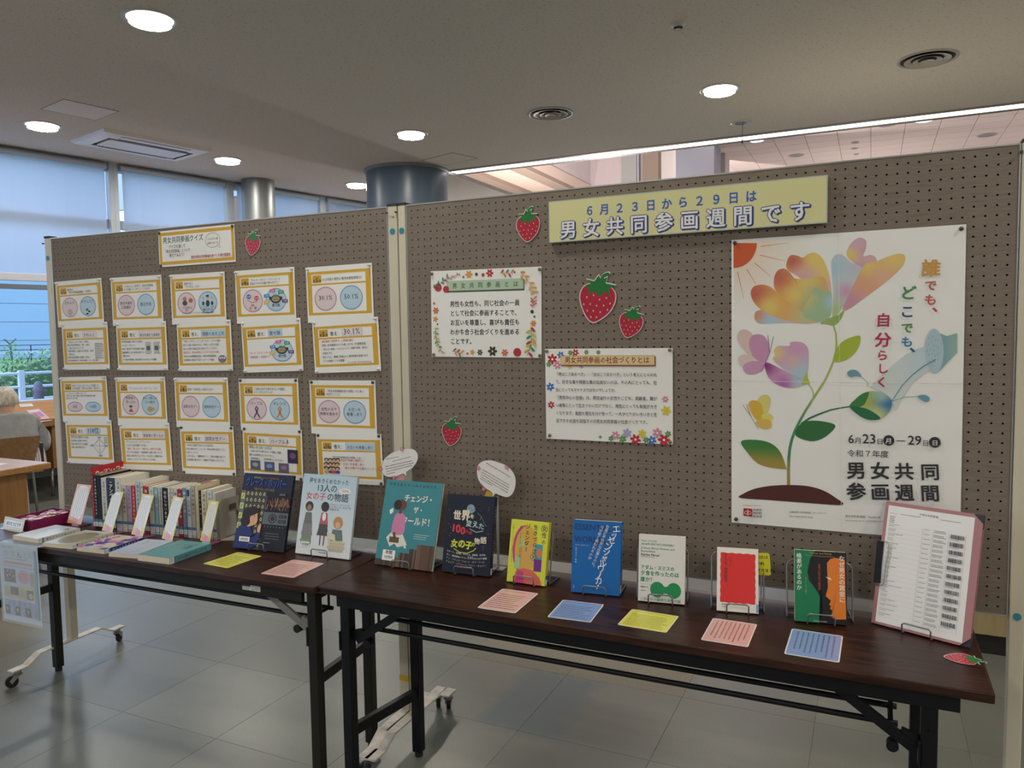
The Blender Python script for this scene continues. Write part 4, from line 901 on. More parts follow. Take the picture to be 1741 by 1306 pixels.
sprig((.03, .20), (.17, .07), 7, GR, [GR, (.12, .2, .1)], bend=.0); sprig((.12, .12), (.28, .04), 8, RD, [(.5, .2, .2)], .009)
sprig((.64, .055), (.75, .06), 5, OR, [RD, (.5, .25, .05), GR], .016); sprig((.82, .05), (.94, .30), 9, OR, [OR, (.66, .42, .12)], .018, .02)
sprig((.93, .44), (.935, .34), 6, RD, [(.55, .15, .12)], .014); sprig((.04, .66), (.11, .97), 11, GR, [OR, (.4, .5, .05), GR], .014, -.02)
sprig((.91, .66), (.88, .97), 11, GR, [RD, (.6, .42, .05), (.45, .55, .05), GR, OR], .022, .02); sprig((.20, .93), (.29, .96), 5, (.4, .1, .05), [GR, OR, RD], .016)
cv.build('paper', PAPER, root); pins(cv, root, [(X(.012), Y(.03)), (X(.985), Y(.03)), (X(.02), Y(.975)), (X(.985), Y(.975))], mag_mesh(PINW))

# ---- sheet 2
cv, root = sheet(PLR, CAR(680, 380, 3.264, (805, 697), (1513, 690), (1517, 1228), (815, 1193)), 'notice_sheet', 'white notice with orange heading strip and bright flowers in two corners, below the two strawberries', 'poster', .0016)
w, h = cv.w, cv.h
FC = {'r': (.50, .03, .05), 'b': (.05, .16, .50), 'y': (.66, .55, .05), 'p': (.62, .25, .34), 'g': (.07, .30, .07), 'l': (.35, .36, .62)}
for u, v, r, c_ in ((.06, .115, .042, 'r'), (.13, .07, .03, 'b'), (.10, .18, .036, 'p'), (.03, .17, .024, 'g'), (.25, .045, .030, 'r'), (.34, .04, .02, 'g'), (.21, .045, .022, 'g'), (.205, .19, .025, 'y'), (.30, .19, .020, 'l'), (.435, .04, .018, 'g'),
                    (.04, .42, .034, 'b'), (.045, .62, .030, 'r'), (.945, .53, .025, 'p'), (.95, .65, .038, 'y'), (.445, .955, .013, 'g'), (.53, .985-.02, .022, 'g'), (.565, .93, .034, 'p'), (.655, .90, .037, 'l'), (.62, .965, .030, 'g'),
                    (.72, .965, .042, 'r'), (.77, .90, .034, 'y'), (.80, .965, .024, 'g'), (.845, .965, .034, 'b'), (.885, .885, .038, 'p'), (.935, .955, .046, 'r'), (.965, .89, .024, 'g')): cv.flower(X(u), Y(v), X(r), FC[c_], 6, WHT if c_ in 'rbp' else (.60, .40, .2), u*9)
cv.rect(X(.135), Y(.085), X(.875), Y(.19), (.20, .10, .05)); cv.rect(X(.13), Y(.075), X(.868), Y(.178), (.62, .25, .10)); cv.rect(X(.134), Y(.081), X(.864), Y(.172), (.68, .55, .30))
cv.text('男女共同参画の社会づくりとは', (X(.165), Y(.153)), (X(.83), Y(.153)), (.26, .04, .02), bold=.022, ratio=1.15)
for i, l in enumerate(('「男はこうあるべき」・「女はこうあるべき」という考えにとらわれ', 'て、好きな事や得意な事が出来ないのは、その人にとっても、社', '会にとってもマイナスではないでしょうか。', '「男性中心の社会」は、男性以外の女性やこども、高齢者、障が', 'い者等にとって生きづらいだけでなく、男性にとっても負担が大き', 'くなります。負担や責任を分け合って、一人ひとりがいきいきと生', '活できる社会を目指すのが男女共同参画の社会づくりです。')):
    L_ = .80 if i not in (2, 6) else (.50 if i == 2 else .745); cv.text(l, (X(.085), Y(.295+.086*i)), (X(.085+L_), Y(.295+.083*i)), (.06, .06, .065), bold=.006, ratio=1.2)
cv.build('paper', PAPER, root); pins(cv, root, [(X(.015), Y(.025)), (X(.98), Y(.02)), (X(.03), Y(.96)), (X(.98), Y(.975))], mag_mesh(PINW))

# ---- the large flower poster
PQ = CAR(1180, 360, 3.1034, (193, 150), (1432, 67), (1408, 1742), (203, 1640))
cv, root = sheet(PLR, PQ, 'flower_poster', 'large white poster with rainbow flower, watering can and black lettering on the right board', 'poster', .0012)
cv.build  # noqa
S_ = 3.1034
def c1(*p): return [cv.px(1180+x/S_, 360+y/S_) for x, y in p]
def g2(pa, pb, ca, cb):
    """two-colour wash between two print points"""
    A = c1(pa)[0]; B = c1(pb)[0]; dx, dy = B[0]-A[0], B[1]-A[1]; q = dx*dx+dy*dy
    return lambda u, v: mixc(ca, cb, ((u-A[0])*dx+(v-A[1])*dy)/q)
def spots(base, *sp):
    """base colour with soft spots (x, y, radius, colour)"""
    S2 = [(c1((x, y))[0], r/S_*.0018, k) for x, y, r, k in sp]
    def f(u, v):
        c_ = base
        for (a_, b_), r, k in S2: c_ = mixc(c_, k, 1-math.hypot(u-a_, v-b_)/r)
        return c_
    return f
rot_, oran, yel_, gre_, blu_, mau_, pnk_ = (.52, .12, .09), (.70, .38, .12), (.72, .55, .17), (.33, .48, .30), (.40, .56, .66), (.58, .33, .50), (.66, .42, .40)
cv.poly(c1((208, 166), (620, 140), (600, 250), (510, 390), (390, 500), (212, 560)), lambda u, v: mixc((.74, .58, .45), WHT, math.hypot(u-c1((208, 165))[0][0], v-c1((208, 165))[0][1])/.24), smooth=False, rings=8, c=c1((225, 185))[0])
cv.poly(c1(*([(208, 165)]+[(208+124*math.cos(k*PI/16), 166+132*math.sin(k*PI/16)) for k in range(9)])), (.56, .10, .035), smooth=False, c=c1((240, 200))[0])
for a_, b_ in (((352, 184), (500, 163)), ((348, 229), (480, 260)), ((321, 271), (405, 342)), ((277, 302), (328, 384)), ((229, 315), (262, 458))): cv.line(c1(a_, b_), .0018, (.55, .16, .08), .0006)
cv.poly(c1((318, 553), (330, 525), (375, 518), (450, 548), (560, 570), (665, 582), (600, 592), (500, 588), (420, 590), (350, 592), (325, 575)), spots(blu_, (325, 545, 90, (.62, .25, .12)), (560, 585, 160, pnk_), (400, 580, 60, blu_)))
cv.poly(c1((493, 305), (490, 262), (510, 230), (545, 232), (575, 243), (600, 224), (640, 217), (680, 250), (712, 330), (724, 420), (715, 480), (640, 420), (560, 350)), spots(yel_, (520, 260, 110, rot_), (585, 355, 110, (.66, .38, .42)), (640, 250, 70, yel_), (715, 400, 70, pnk_)))
cv.poly(c1((428, 412), (422, 355), (440, 312), (475, 300), (505, 320), (530, 352), (600, 352), (660, 340), (695, 360), (712, 440), (710, 545), (680, 575), (640, 576), (560, 540), (480, 470)), spots(oran, (440, 340, 110, rot_), (600, 380, 90, yel_), (655, 490, 150, gre_), (705, 540, 80, blu_), (530, 440, 70, yel_)))
cv.poly(c1((300, 440), (310, 400), (350, 385), (400, 395), (440, 430), (500, 480), (570, 530), (655, 580), (560, 585), (450, 562), (375, 530), (325, 490)), spots(oran, (315, 430, 130, rot_), (400, 500, 80, yel_), (600, 560, 130, (.50, .52, .28))))
cv.poly(c1((640, 400), (690, 430), (722, 420), (728, 500), (718, 552), (690, 580), (640, 578), (575, 545), (600, 470)), spots(gre_, (722, 480, 60, blu_), (600, 470, 70, (.66, .52, .20)), (650, 500, 60, (.35, .50, .28))))
cv.poly(c1((805, 228), (825, 172), (868, 138), (905, 150), (907, 190), (893, 235), (930, 228), (960, 245), (960, 290), (900, 310), (850, 275)), spots(mau_, (820, 230, 80, yel_), (870, 160, 60, (.62, .40, .52)), (930, 250, 50, pnk_)), c=c1((870, 256))[0])
cv.poly(c1((724, 290), (730, 248), (755, 225), (790, 232), (830, 268), (885, 295), (870, 350), (830, 430), (780, 510), (745, 556), (730, 552), (734, 430)), spots((.50, .60, .62), (745, 300, 90, blu_), (850, 300, 70, (.52, .50, .60)), (800, 420, 70, mau_), (745, 530, 90, (.42, .52, .22))))
cv.poly(c1((785, 512), (820, 430), (870, 330), (905, 275), (960, 262), (1020, 238), (1075, 222), (1108, 228), (1113, 258), (1085, 305), (1000, 380), (900, 455), (815, 515)), spots((.68, .36, .22), (1060, 245, 130, yel_), (920, 290, 70, yel_), (820, 480, 100, (.55, .28, .42)), (1000, 340, 80, (.70, .42, .28))))
cv.poly(c1((665, 590), (715, 562), (760, 545), (792, 520), (775, 568), (742, 600), (700, 594)), (.30, .42, .13))
stemc = lambda u, v: mixc(mixc((.36, .46, .10), (.06, .24, .12), (v-c1((700, 880))[0][1])/.14), (.36, .26, .05), (v-c1((500, 1290))[0][1])/.05)
st_ = [(735, 598), (748, 640), (752, 690), (748, 740), (735, 790), (714, 842), (690, 892), (655, 945), (620, 1000), (585, 1055), (555, 1110), (533, 1155), (515, 1205), (505, 1250), (500, 1300), (498, 1370), (499, 1445)]
cv.line(c1(*st_), .0035, stemc, .0085)
cv.line(c1((600, 905), (620, 932), (630, 960), (628, 990), (620, 1005)), .0025, (.40, .47, .13), .003)
cv.line(c1((822, 1028), (770, 1036), (720, 1046), (660, 1068), (610, 1090), (565, 1120)), .0030, (.035, .16, .09), .006)
cv.poly(c1((735, 788), (745, 740), (775, 692), (822, 665), (876, 656), (868, 715), (830, 765), (780, 790)), (.36, .46, .05))
cv.poly(c1((533, 1172), (560, 1122), (610, 1103), (690, 1108), (746, 1130), (700, 1183), (635, 1210), (570, 1200)), (.035, .15, .05))
cv.poly(c1((248, 1212), (330, 1204), (405, 1222), (455, 1268), (487, 1352), (485, 1358), (420, 1353), (340, 1330), (285, 1275)), lambda u, v: mixc((.05, .20, .05), (.36, .27, .06), (v-c1((300, 1230))[0][1])/.06))
cv.poly(c1((243, 1510), (262, 1487), (320, 1462), (400, 1447), (500, 1442), (600, 1448), (680, 1470), (745, 1508), (782, 1547), (600, 1537), (400, 1522)), (.085, .025, .022), c=c1((500, 1490))[0])
# small bloom
cv.poly(c1((372, 805), (392, 797), (440, 820), (500, 850), (560, 880), (598, 888), (570, 918), (510, 930), (445, 915), (392, 872)), spots(mau_, (378, 815, 90, (.28, .02, .22)), (560, 895, 90, blu_), (470, 910, 70, (.42, .14, .40))))
cv.poly(c1((415, 775), (430, 757), (420, 733), (445, 708), (500, 708), (508, 690), (535, 685), (575, 692), (602, 725), (604, 790), (598, 850), (580, 885), (510, 850), (450, 812)), spots((.60, .38, .52), (430, 740, 70, yel_), (540, 730, 90, mau_), (560, 850, 110, blu_), (520, 790, 50, pnk_)))
cv.poly(c1((596, 842), (602, 880), (612, 905), (590, 912), (568, 912), (580, 875)), (.42, .50, .10))
# butterflies
for pts, c_ in (([(228, 655), (245, 626), (280, 625), (312, 655), (325, 720), (300, 760), (260, 725), (235, 690)], (.66, .50, .46)), ([(233, 775), (262, 753), (318, 768), (300, 805), (250, 815)], (.68, .54, .50)), ([(290, 695), (306, 655), (345, 647), (380, 668), (397, 735), (370, 800), (335, 785), (303, 745)], (.55, .28, .45)), ([(257, 820), (290, 792), (345, 790), (372, 818), (335, 852), (280, 855)], (.56, .30, .46)),
                ([(335, 1008), (350, 975), (380, 965), (402, 985), (398, 1030), (375, 1068)], (.66, .60, .18)), ([(288, 1015), (312, 995), (350, 1010), (364, 1060), (350, 1110), (310, 1075)], (.66, .42, .06)), ([(358, 1072), (395, 1064), (416, 1082), (405, 1102), (365, 1100)], (.70, .64, .15)), ([(325, 1112), (365, 1095), (405, 1104), (405, 1140), (362, 1145)], (.66, .45, .10))): cv.poly(c1(*pts), c_)
for a_, b_, c_ in (((355, 846), (402, 738), (.22, .10, .25)), ((398, 742), (390, 652), (.2, .12, .25)), ((400, 742), (420, 658), (.2, .12, .25)), ((340, 1148), (300, 1080), (.5, .2, .1)), ((300, 1080), (257, 1018), (.45, .2, .15)), ((300, 1080), (276, 1015), (.45, .2, .15))): cv.line(c1(a_, b_), .0014, c_)
# watering can, stream, drops, bud
cv.poly(c1((1240, 705), (1180, 722), (1120, 752), (1060, 800), (1000, 850), (930, 925), (985, 945), (1045, 990), (1060, 1055), (1085, 1000), (1150, 905), (1220, 850), (1290, 805), (1300, 740)), g2((1000, 900), (1270, 740), (.60, .66, .65), (.48, .60, .66)), smooth=False, c=c1((1120, 850))[0], rings=5)
cv.poly(c1((1286, 638), (1335, 656), (1388, 640), (1388, 742), (1300, 836), (1270, 836), (1285, 740)), g2((1290, 700), (1388, 700), (.20, .36, .40), (.27, .44, .40)), smooth=False)
p_ = c1((1267, 735))[0]; cv.ell(p_[0], p_[1], .0215, .058, (.40, .54, .60), 32, -.03)
for i in range(22):
    an, rr = i*2.4, math.sqrt((i+.5)/22)*.82; q_ = c1((1262, 733))[0]; cv.ell(q_[0]+.019*rr*math.cos(an), q_[1]+.052*rr*math.sin(an), .0013, .0018, (.26, .38, .47), 7)
cv.line(c1((1275, 780), (1215, 812), (1150, 862), (1095, 920), (1045, 998)), .0028, (.12, .26, .36), .0018)
cv.line(c1((917, 925), (915, 900), (880, 868)), .0012, (.14, .30, .38)); cv.line(c1((1045, 1000), (1110, 978), (1180, 975)), .0014, (.14, .30, .38))
cv.poly(c1((808, 850), (830, 834), (862, 840), (882, 870), (850, 866), (825, 872)), (.14, .32, .40)); cv.poly(c1((1178, 974), (1215, 966), (1242, 982), (1235, 1002), (1210, 998)), (.14, .32, .42))
cv.poly(c1((820, 1028), (850, 990), (890, 958), (940, 946), (990, 955), (1030, 982), (1044, 1012), (1030, 1055), (985, 1090), (925, 1098), (870, 1072)), spots((.38, .46, .12), (1030, 1010, 100, (.03, .18, .42)), (990, 960, 60, (.35, .52, .48)), (960, 1080, 70, (.55, .60, .30))))
cv.poly(c1((820, 1028), (850, 990), (890, 960), (922, 952), (915, 985), (895, 1020), (860, 1032)), (.05, .20, .06)); cv.poly(c1((820, 1028), (870, 1030), (930, 1048), (984, 1090), (925, 1098), (868, 1073)), (.022, .15, .07))
# fold lines
for a_, b_ in (((195, 893), (1415, 908)),): cv.line(c1(a_, b_), .0012, (.70, .70, .68))
cv.line(c1((762, 115), (778, 1690)), .0010, (.72, .72, .70))
# lettering
def vch(ch, x, y, s, col, bold=.02): q_ = c1((x-s*.45, y+s*.38), (x+s*.45, y+s*.38)); cv.text(ch, q_[0], q_[1], col, bold=bold, res=2, ratio=1.0)
o1, r1_, g1, n1, b1 = (.56, .17, .07), (.52, .07, .08), (.06, .25, .08), (.02, .08, .22), (.03, .22, .42)
for ch, x, y, s, col in (('誰', 1248, 288, 118, lambda u, v: mixc(r1_, (.60, .30, .05), (v-c1((0, 240))[0][1])/.055)), ('で', 1247, 383, 75, (.50, .09, .08)), ('も', 1247, 458, 78, (.52, .10, .07)), ('、', 1296, 488, 95, r1_),
                         ('ど', 1128, 420, 98, lambda u, v: mixc(n1, g1, (v-c1((0, 380))[0][1])/.045)), ('こ', 1124, 520, 88, n1), ('で', 1123, 607, 75, g1), ('も', 1123, 680, 75, b1), ('、', 1178, 700, 95, n1),
                         ('自', 998, 565, 92, (.42, .03, .09)), ('分', 996, 668, 100, (.45, .03, .08)), ('ら', 993, 752, 72, (.45, .04, .08)), ('し', 996, 822, 72, (.42, .04, .08)), ('く', 990, 893, 72, (.48, .03, .05))): vch(ch, x, y, s, col, .025)
def ht_(t, x0, y0, x1, y1, size=None, **k): q_ = c1((x0, y0), (x1, y1)); cv.text(t, q_[0], q_[1], BLK, res=2, size=size, **k)
ht_('6', 812, 1220, 845, 1221, ratio=1.05, bold=.012); ht_('月', 846, 1220, 886, 1221); ht_('23', 888, 1221, 962, 1223, ratio=1.05, bold=.012); ht_('日', 962, 1224, 1000, 1225)
q_ = c1((1027, 1206))[0]; cv.ell(q_[0], q_[1], .0135, .0142, BLK, 30); q_ = c1((1010, 1220), (1045, 1221)); cv.text('月', q_[0], q_[1], WHT, bold=.01)
cv.line(c1((1068, 1208), (1114, 1209)), .0022, BLK); ht_('29', 1127, 1228, 1201, 1230, ratio=1.05, bold=.012); ht_('日', 1202, 1232, 1240, 1233)
q_ = c1((1270, 1216))[0]; cv.ell(q_[0], q_[1], .0135, .0142, BLK, 30); q_ = c1((1253, 1230), (1288, 1231)); cv.text('日', q_[0], q_[1], WHT, bold=.01)
ht_('令和７年度', 808, 1288, 1028, 1294, bold=.006, ratio=1.0)
for ch, x in zip('男女共同', (858, 983, 1110, 1247)): vch(ch, x, 1355+(x-858)*.018, 117, BLK, .028)
for ch, x in zip('参画週間', (858, 985, 1112, 1247)): vch(ch, x, 1466+(x-858)*.020, 117, BLK, .028)
q_ = c1((262, 1563), (308, 1607)); cv.rect(q_[0][0], q_[0][1], q_[1][0], q_[1][1], (.40, .012, .02)); q_ = c1((285, 1585))[0]
for s_ in (-1, 1): cv.ring(q_[0]+s_*.0052, q_[1]+.001, .0045, .005, .0012, WHT, 16); cv.line([(q_[0]+s_*.0012, q_[1]-.008), (q_[0]+s_*.0012, q_[1]+.009)], .0011, WHT)
q_ = c1((260, 1550), (360, 1552)); cv.text('男女共同参画社会の実現をめざして', q_[0], q_[1], (.40, .02, .03))
for i, l in enumerate(('内閣府', '男女共同', '参画局')): q_ = c1((312, 1577+17*i), (360, 1578+17*i)); cv.text(l, q_[0], q_[1], BLK, size=.0082)
for (x, y), T_ in (((503, 1587), ('内閣府男女共同参画局　ホームページ', 'https://www.gender.go.jp')), ((798, 1610), ('男女共同参画局　Facebook', 'https://www.facebook.com/danjokyodosankaku'))):
    for i, l in enumerate(T_): q_ = c1((x, y+20*i), (x+(11.5*len(l) if not i else 5.2*len(l)), y+20*i+6)); cv.text(l, q_[0], q_[1], BLK)
cv.build('paper', PAPER, root); pins(cv, root, c1((215, 165), (1410, 90), (222, 1622)), mag_mesh(PIND))

# ================================================================== THINGS ON THE TABLES
ZT0 = .7003
def tilt_cv(q, tilt, z=.7045):
    """leaning face through its two bottom picture corners on the table, leaning back by tilt degrees"""
    TLp, TRp, BRp, BLp = q; b0 = onz(*BLp, z); b1 = onz(*BRp, z); e = (b1-b0).normalized(); back = Vector((-e.y, e.x, 0)); a = math.radians(tilt)
    up = Vector((0, 0, 1))*math.cos(a)+back*math.sin(a); pl = CV(b0, e, -up)
    u = [pl.px(*c_) for c_ in (TLp, TRp)]; H = -(u[0][1]+u[1][1])/2; w = (b1-b0).length
    return CV(b0+up*H, e, -up, w, H), b0, e, up, back
def book_body(cv, th, root, spine='r', cover=(.5, .5, .5), hard=True, spine_col=None, pages=None, draw=None, spine_draw=None):
    """cover boards as one printed mesh, page block as a child"""
    w, h = cv.w, cv.h; n = cv.n; bt = .0022 if hard else .0006
    cv.slab(cover, bt)
    if draw: draw(cv, lambda u: u*w, lambda v: v*h)
    sc_ = spine_col or cover
    o = cv.build('front_cover', COVER, root)
    su = w if spine == 'r' else 0; sgn = 1 if spine == 'r' else -1
    c2 = CV(cv.W(su, 0) if spine == 'r' else cv.W(0, 0, -th), -cv.n if spine == 'r' else cv.n, cv.ey, th, h)
    c2.slab(sc_, bt)
    if spine_draw: spine_draw(c2, lambda u: u*th, lambda v: v*h)
    c2.build('spine', COVER, root)
    c3 = CV(cv.W(0, 0, -th), cv.ex, cv.ey, w, h); c3.O = cv.W(0, 0, -th+bt); c3.slab(cover, bt); c3.build('back_cover', COVER, root)
    ins = .003 if hard else .0004; a0, a1 = (ins, w-bt) if spine == 'r' else (bt, w-ins)
    mb = MB(); vs = [cv.W(u, v, -d) for d in (bt, th-bt) for u, v in ((a0, ins), (a1, ins), (a1, h-ins), (a0, h-ins))]
    mb.add(vs, [(0, 1, 2, 3), (7, 6, 5, 4), (0, 4, 5, 1), (1, 5, 6, 2), (2, 6, 7, 3), (3, 7, 4, 0)])
    mb.build('page_block', pages or PAGES, root, off=root.location)
def wire_stand(cv, b0, e, up, back, w, th, label, sw=None, hgt=None, hook=.028):
    root = thing('book_stand', label, 'book stand', tuple(Vector((b0+e*(w/2)).to_tuple()).xy.to_3d()+Vector((0, 0, .70))))
    f = -back; m = b0+e*(w/2); m = Vector((m.x, m.y, .7033)); r = .0021; sw = sw or w*.42; hgt = hgt or cv.h*.72
    hk = hook; zz = Vector((0, 0, 1))
    hw = min(.034, w*.26)
    pts = [m-e*hw+back*(th+.035), m-e*hw+f*.010, m-e*(hw)+f*.014+zz*.004, m-e*(hw)+f*.014+zz*(hk-.004), m-e*(hw-.005)+f*.014+zz*hk, m+e*(hw-.005)+f*.014+zz*hk, m+e*hw+f*.014+zz*(hk-.004), m+e*hw+f*.014+zz*.004, m+e*hw+f*.010, m+e*hw+back*(th+.035)]
    MB().tube(pts, r, 8).build('front_hook', WIRE, root, smooth='all', off=root.location)
    k = back*(th+.008)
    def U(s): return m+e*s
    pts = [U(-sw)+back*(th+.09), U(-sw)+k*.9, U(-sw)+k+zz*.006, U(-sw)+k+up*(hgt-.012), U(-sw+.006)+k+up*(hgt-.003), U(-sw+.014)+k+up*hgt, U(sw-.014)+k+up*hgt, U(sw-.006)+k+up*(hgt-.003), U(sw)+k+up*(hgt-.012), U(sw)+k+zz*.006, U(sw)+k*.9, U(sw)+back*(th+.09)]
    MB().tube(pts, r, 8).build('back_frame', WIRE, root, smooth='all', off=root.location)
    MB().tube([U(-sw)+back*(th+.035)+zz*.0, U(sw)+back*(th+.035)+zz*.0], r, 8).tube([U(-sw)+back*(th+.09), U(sw)+back*(th+.09)], r, 8).build('base_wire', WIRE, root, smooth='all', off=root.location)
    return root
def stood(q, tilt, th, label, slabel, draw, spine='r', cover=(.5, .5, .5), hard=True, sdraw=None, scol=None, sw=None, hgt=None, name='book'):
    cv, b0, e, up, back = tilt_cv(q, tilt)
    w, h = cv.w, cv.h
    root = thing(name, label, 'book', (b0+e*(w/2)).to_tuple()[:2]+(.7040,))
    wire_stand(cv, b0, e, up, back, w, th, slabel, sw, hgt)
    book_body(cv, th, root, spine, cover, hard, scol, None, draw, sdraw)
    return root
def barcode(cv, u0, v0, w, h, bg_=WHT, lab=None):
    cv.rect(u0, v0, u0+w, v0+h, bg_); rn = random.Random(int(u0*1e4)); x = u0+w*.1; cv.lay += 1
    while x < u0+w*.9:
        b = w*rn.choice((.012, .02, .032)); cv.rect(x, v0+h*.25, x+b, v0+h*.72, BLK, same=True); x += b+w*rn.choice((.014, .022))
    cv.micro(u0+w*.15, v0+h*.78, u0+w*.85, v0+h*.93, 1, BLK, rag=0)
K5 = lambda *p: CAR(380, 800, 8.707, *p)

# --- navy picture book with a switchboard
def d_navy(cv, X, Y):
    cv.rect(0, 0, X(1), Y(.235), (.008, .012, .045)); cv.rect(X(.02), Y(.235), X(.51), Y(1), (.045, .048, .052)); cv.rect(X(.0), Y(.235), X(.085), Y(.72), (.10, .17, .14)); cv.rect(X(.51), Y(.235), X(1), Y(1), (.010, .010, .018))
    for i in range(4): cv.rect(X(.0), Y(.27+.13*i), X(.075), Y(.35+.13*i), (.55, .55, .22)); cv.line([(X(.02), Y(.33+.13*i)), (X(.05), Y(.29+.13*i))], X(.012), BLK)
    rn = random.Random(3)
    for r_ in range(9):
        for c_ in range(5):
            u, v = .135+.083*c_, .275+.083*r_
            if r_ > 2 and u < .34 and v < .9: continue
            cv.ring(X(u), Y(v), X(.023), X(.023), X(.010), (.62, .55, .32), 12); cv.poly([(X(u-.012), Y(v-.014)), (X(u), Y(v-.034)), (X(u+.012), Y(v-.014))], (.62, .55, .32), smooth=False)
    cv.text('グレース・ホッパー', (X(.06), Y(.165)), (X(.88), Y(.175)), (.035, .09, .40), bold=.03, ratio=1.9, res=2)
    cv.text('プログラミングの女王', (X(.24), Y(.222)), (X(.66), Y(.225)), (.40, .33, .10), ratio=1.2); cv.text('世界を変えた', (X(.22), Y(.065)), (X(.38), Y(.066)), (.5, .5, .4), ratio=1.3); cv.text('コンピューター科学者の物語', (X(.38), Y(.066)), (X(.72), Y(.068)), (.45, .16, .06), ratio=1.3)
    cv.rect(X(.51), Y(.50), X(1), Y(.66), (.10, .135, .16)); cv.ell(X(.70), Y(.58), X(.085), Y(.062), (.03, .03, .035), 24)
    for i in range(9): cv.ell(X(.70+.055*math.cos(i*.7)), Y(.58+.040*math.sin(i*.7)), X(.011), X(.011), (.20, .22, .24), 8)
    for r_ in range(2): cv.rect(X(.82), Y(.525+.065*r_), X(.97), Y(.57+.065*r_), (.018, .018, .022)); cv.micro(X(.83), Y(.53+.065*r_), X(.96), Y(.565+.065*r_), 2, (.2, .2, .2), seed=r_)
    for i in range(34):
        x = .56+.42*rn.random(); c_ = rn.choice([(.50, .14, .04), (.45, .25, .06), (.22, .05, .05), (.35, .28, .15), (.12, .10, .2)]); up_ = rn.random() < .55
        y0, y1 = (.30+.05*rn.random(), .40+.03*rn.random()) if up_ else (.40, .47)
        cv.line([(X(x), Y(y0)), (X(x+.02*rn.uniform(-1, 1)), Y((y0+y1)/2)), (X(x+.05*rn.uniform(-1, 1)), Y(y1))], X(.009), c_)
    for i in range(9): cv.ell(X(.535), Y(.30+.02*i), X(.006), X(.006), (.4, .4, .4), 6)
    for i in range(7): cv.ell(X(.57+.06*i), Y(.69), X(.012), X(.012), (.16, .16, .17), 8)
    cv.rect(X(.78), Y(.235+.015), X(.90), Y(.275), (.12, .12, .13))
    cv.micro(X(.60), Y(.76), X(.90), Y(.86), 3, (.20, .22, .25), seed=2, fill=.35); cv.micro(X(.59), Y(.885), X(.72), Y(.91), 1, (.35, .35, .38), seed=8)
    # woman in a blue suit
    cv.poly([(X(-.0), Y(1)), (X(.005), Y(.80)), (X(.06), Y(.71)), (X(.20), Y(.68)), (X(.30), Y(.72)), (X(.38), Y(.84)), (X(.47), Y(.75)), (X(.505), Y(.80)), (X(.45), Y(.95)), (X(.33), Y(.995))], (.018, .030, .16), smooth=False, c=(X(.22), Y(.88)))
    cv.poly([(X(.22), Y(.58)), (X(.36), Y(.50)), (X(.41), Y(.58)), (X(.40), Y(.66)), (X(.30), Y(.70)), (X(.22), Y(.70))], (.66, .36, .22)); cv.poly([(X(.10), Y(.60)), (X(.12), Y(.50)), (X(.22), Y(.455)), (X(.34), Y(.44)), (X(.42), Y(.49)), (X(.36), Y(.54)), (X(.26), Y(.58)), (X(.27), Y(.66)), (X(.20), Y(.705)), (X(.10), Y(.68)), (X(.075), Y(.63))], (.022, .014, .018))
    cv.poly([(X(.44), Y(.76)), (X(.44), Y(.70)), (X(.49), Y(.66)), (X(.50), Y(.73)), (X(.47), Y(.78))], (.66, .36, .22)); cv.ell(X(.345), Y(.565), X(.010), Y(.012), BLK, 8)
    barcode(cv, X(.10), Y(.845), X(.21), Y(.062))
stood(K5((300, 35), (1045, 75), (890, 1215), (150, 1140)), 16, .012, 'navy picture book showing a woman at a switchboard, standing left on the left table', 'grey wire stand holding the navy switchboard picture book', d_navy, cover=(.012, .014, .04), sdraw=lambda c, X, Y: c.text('グレース・ホッパー', (X(.5), Y(.1)), (X(.5), Y(.6)), (.3, .3, .35), vert=True, size=.007))
K6 = lambda *p: CAR(380, 740, 4.145, *p)
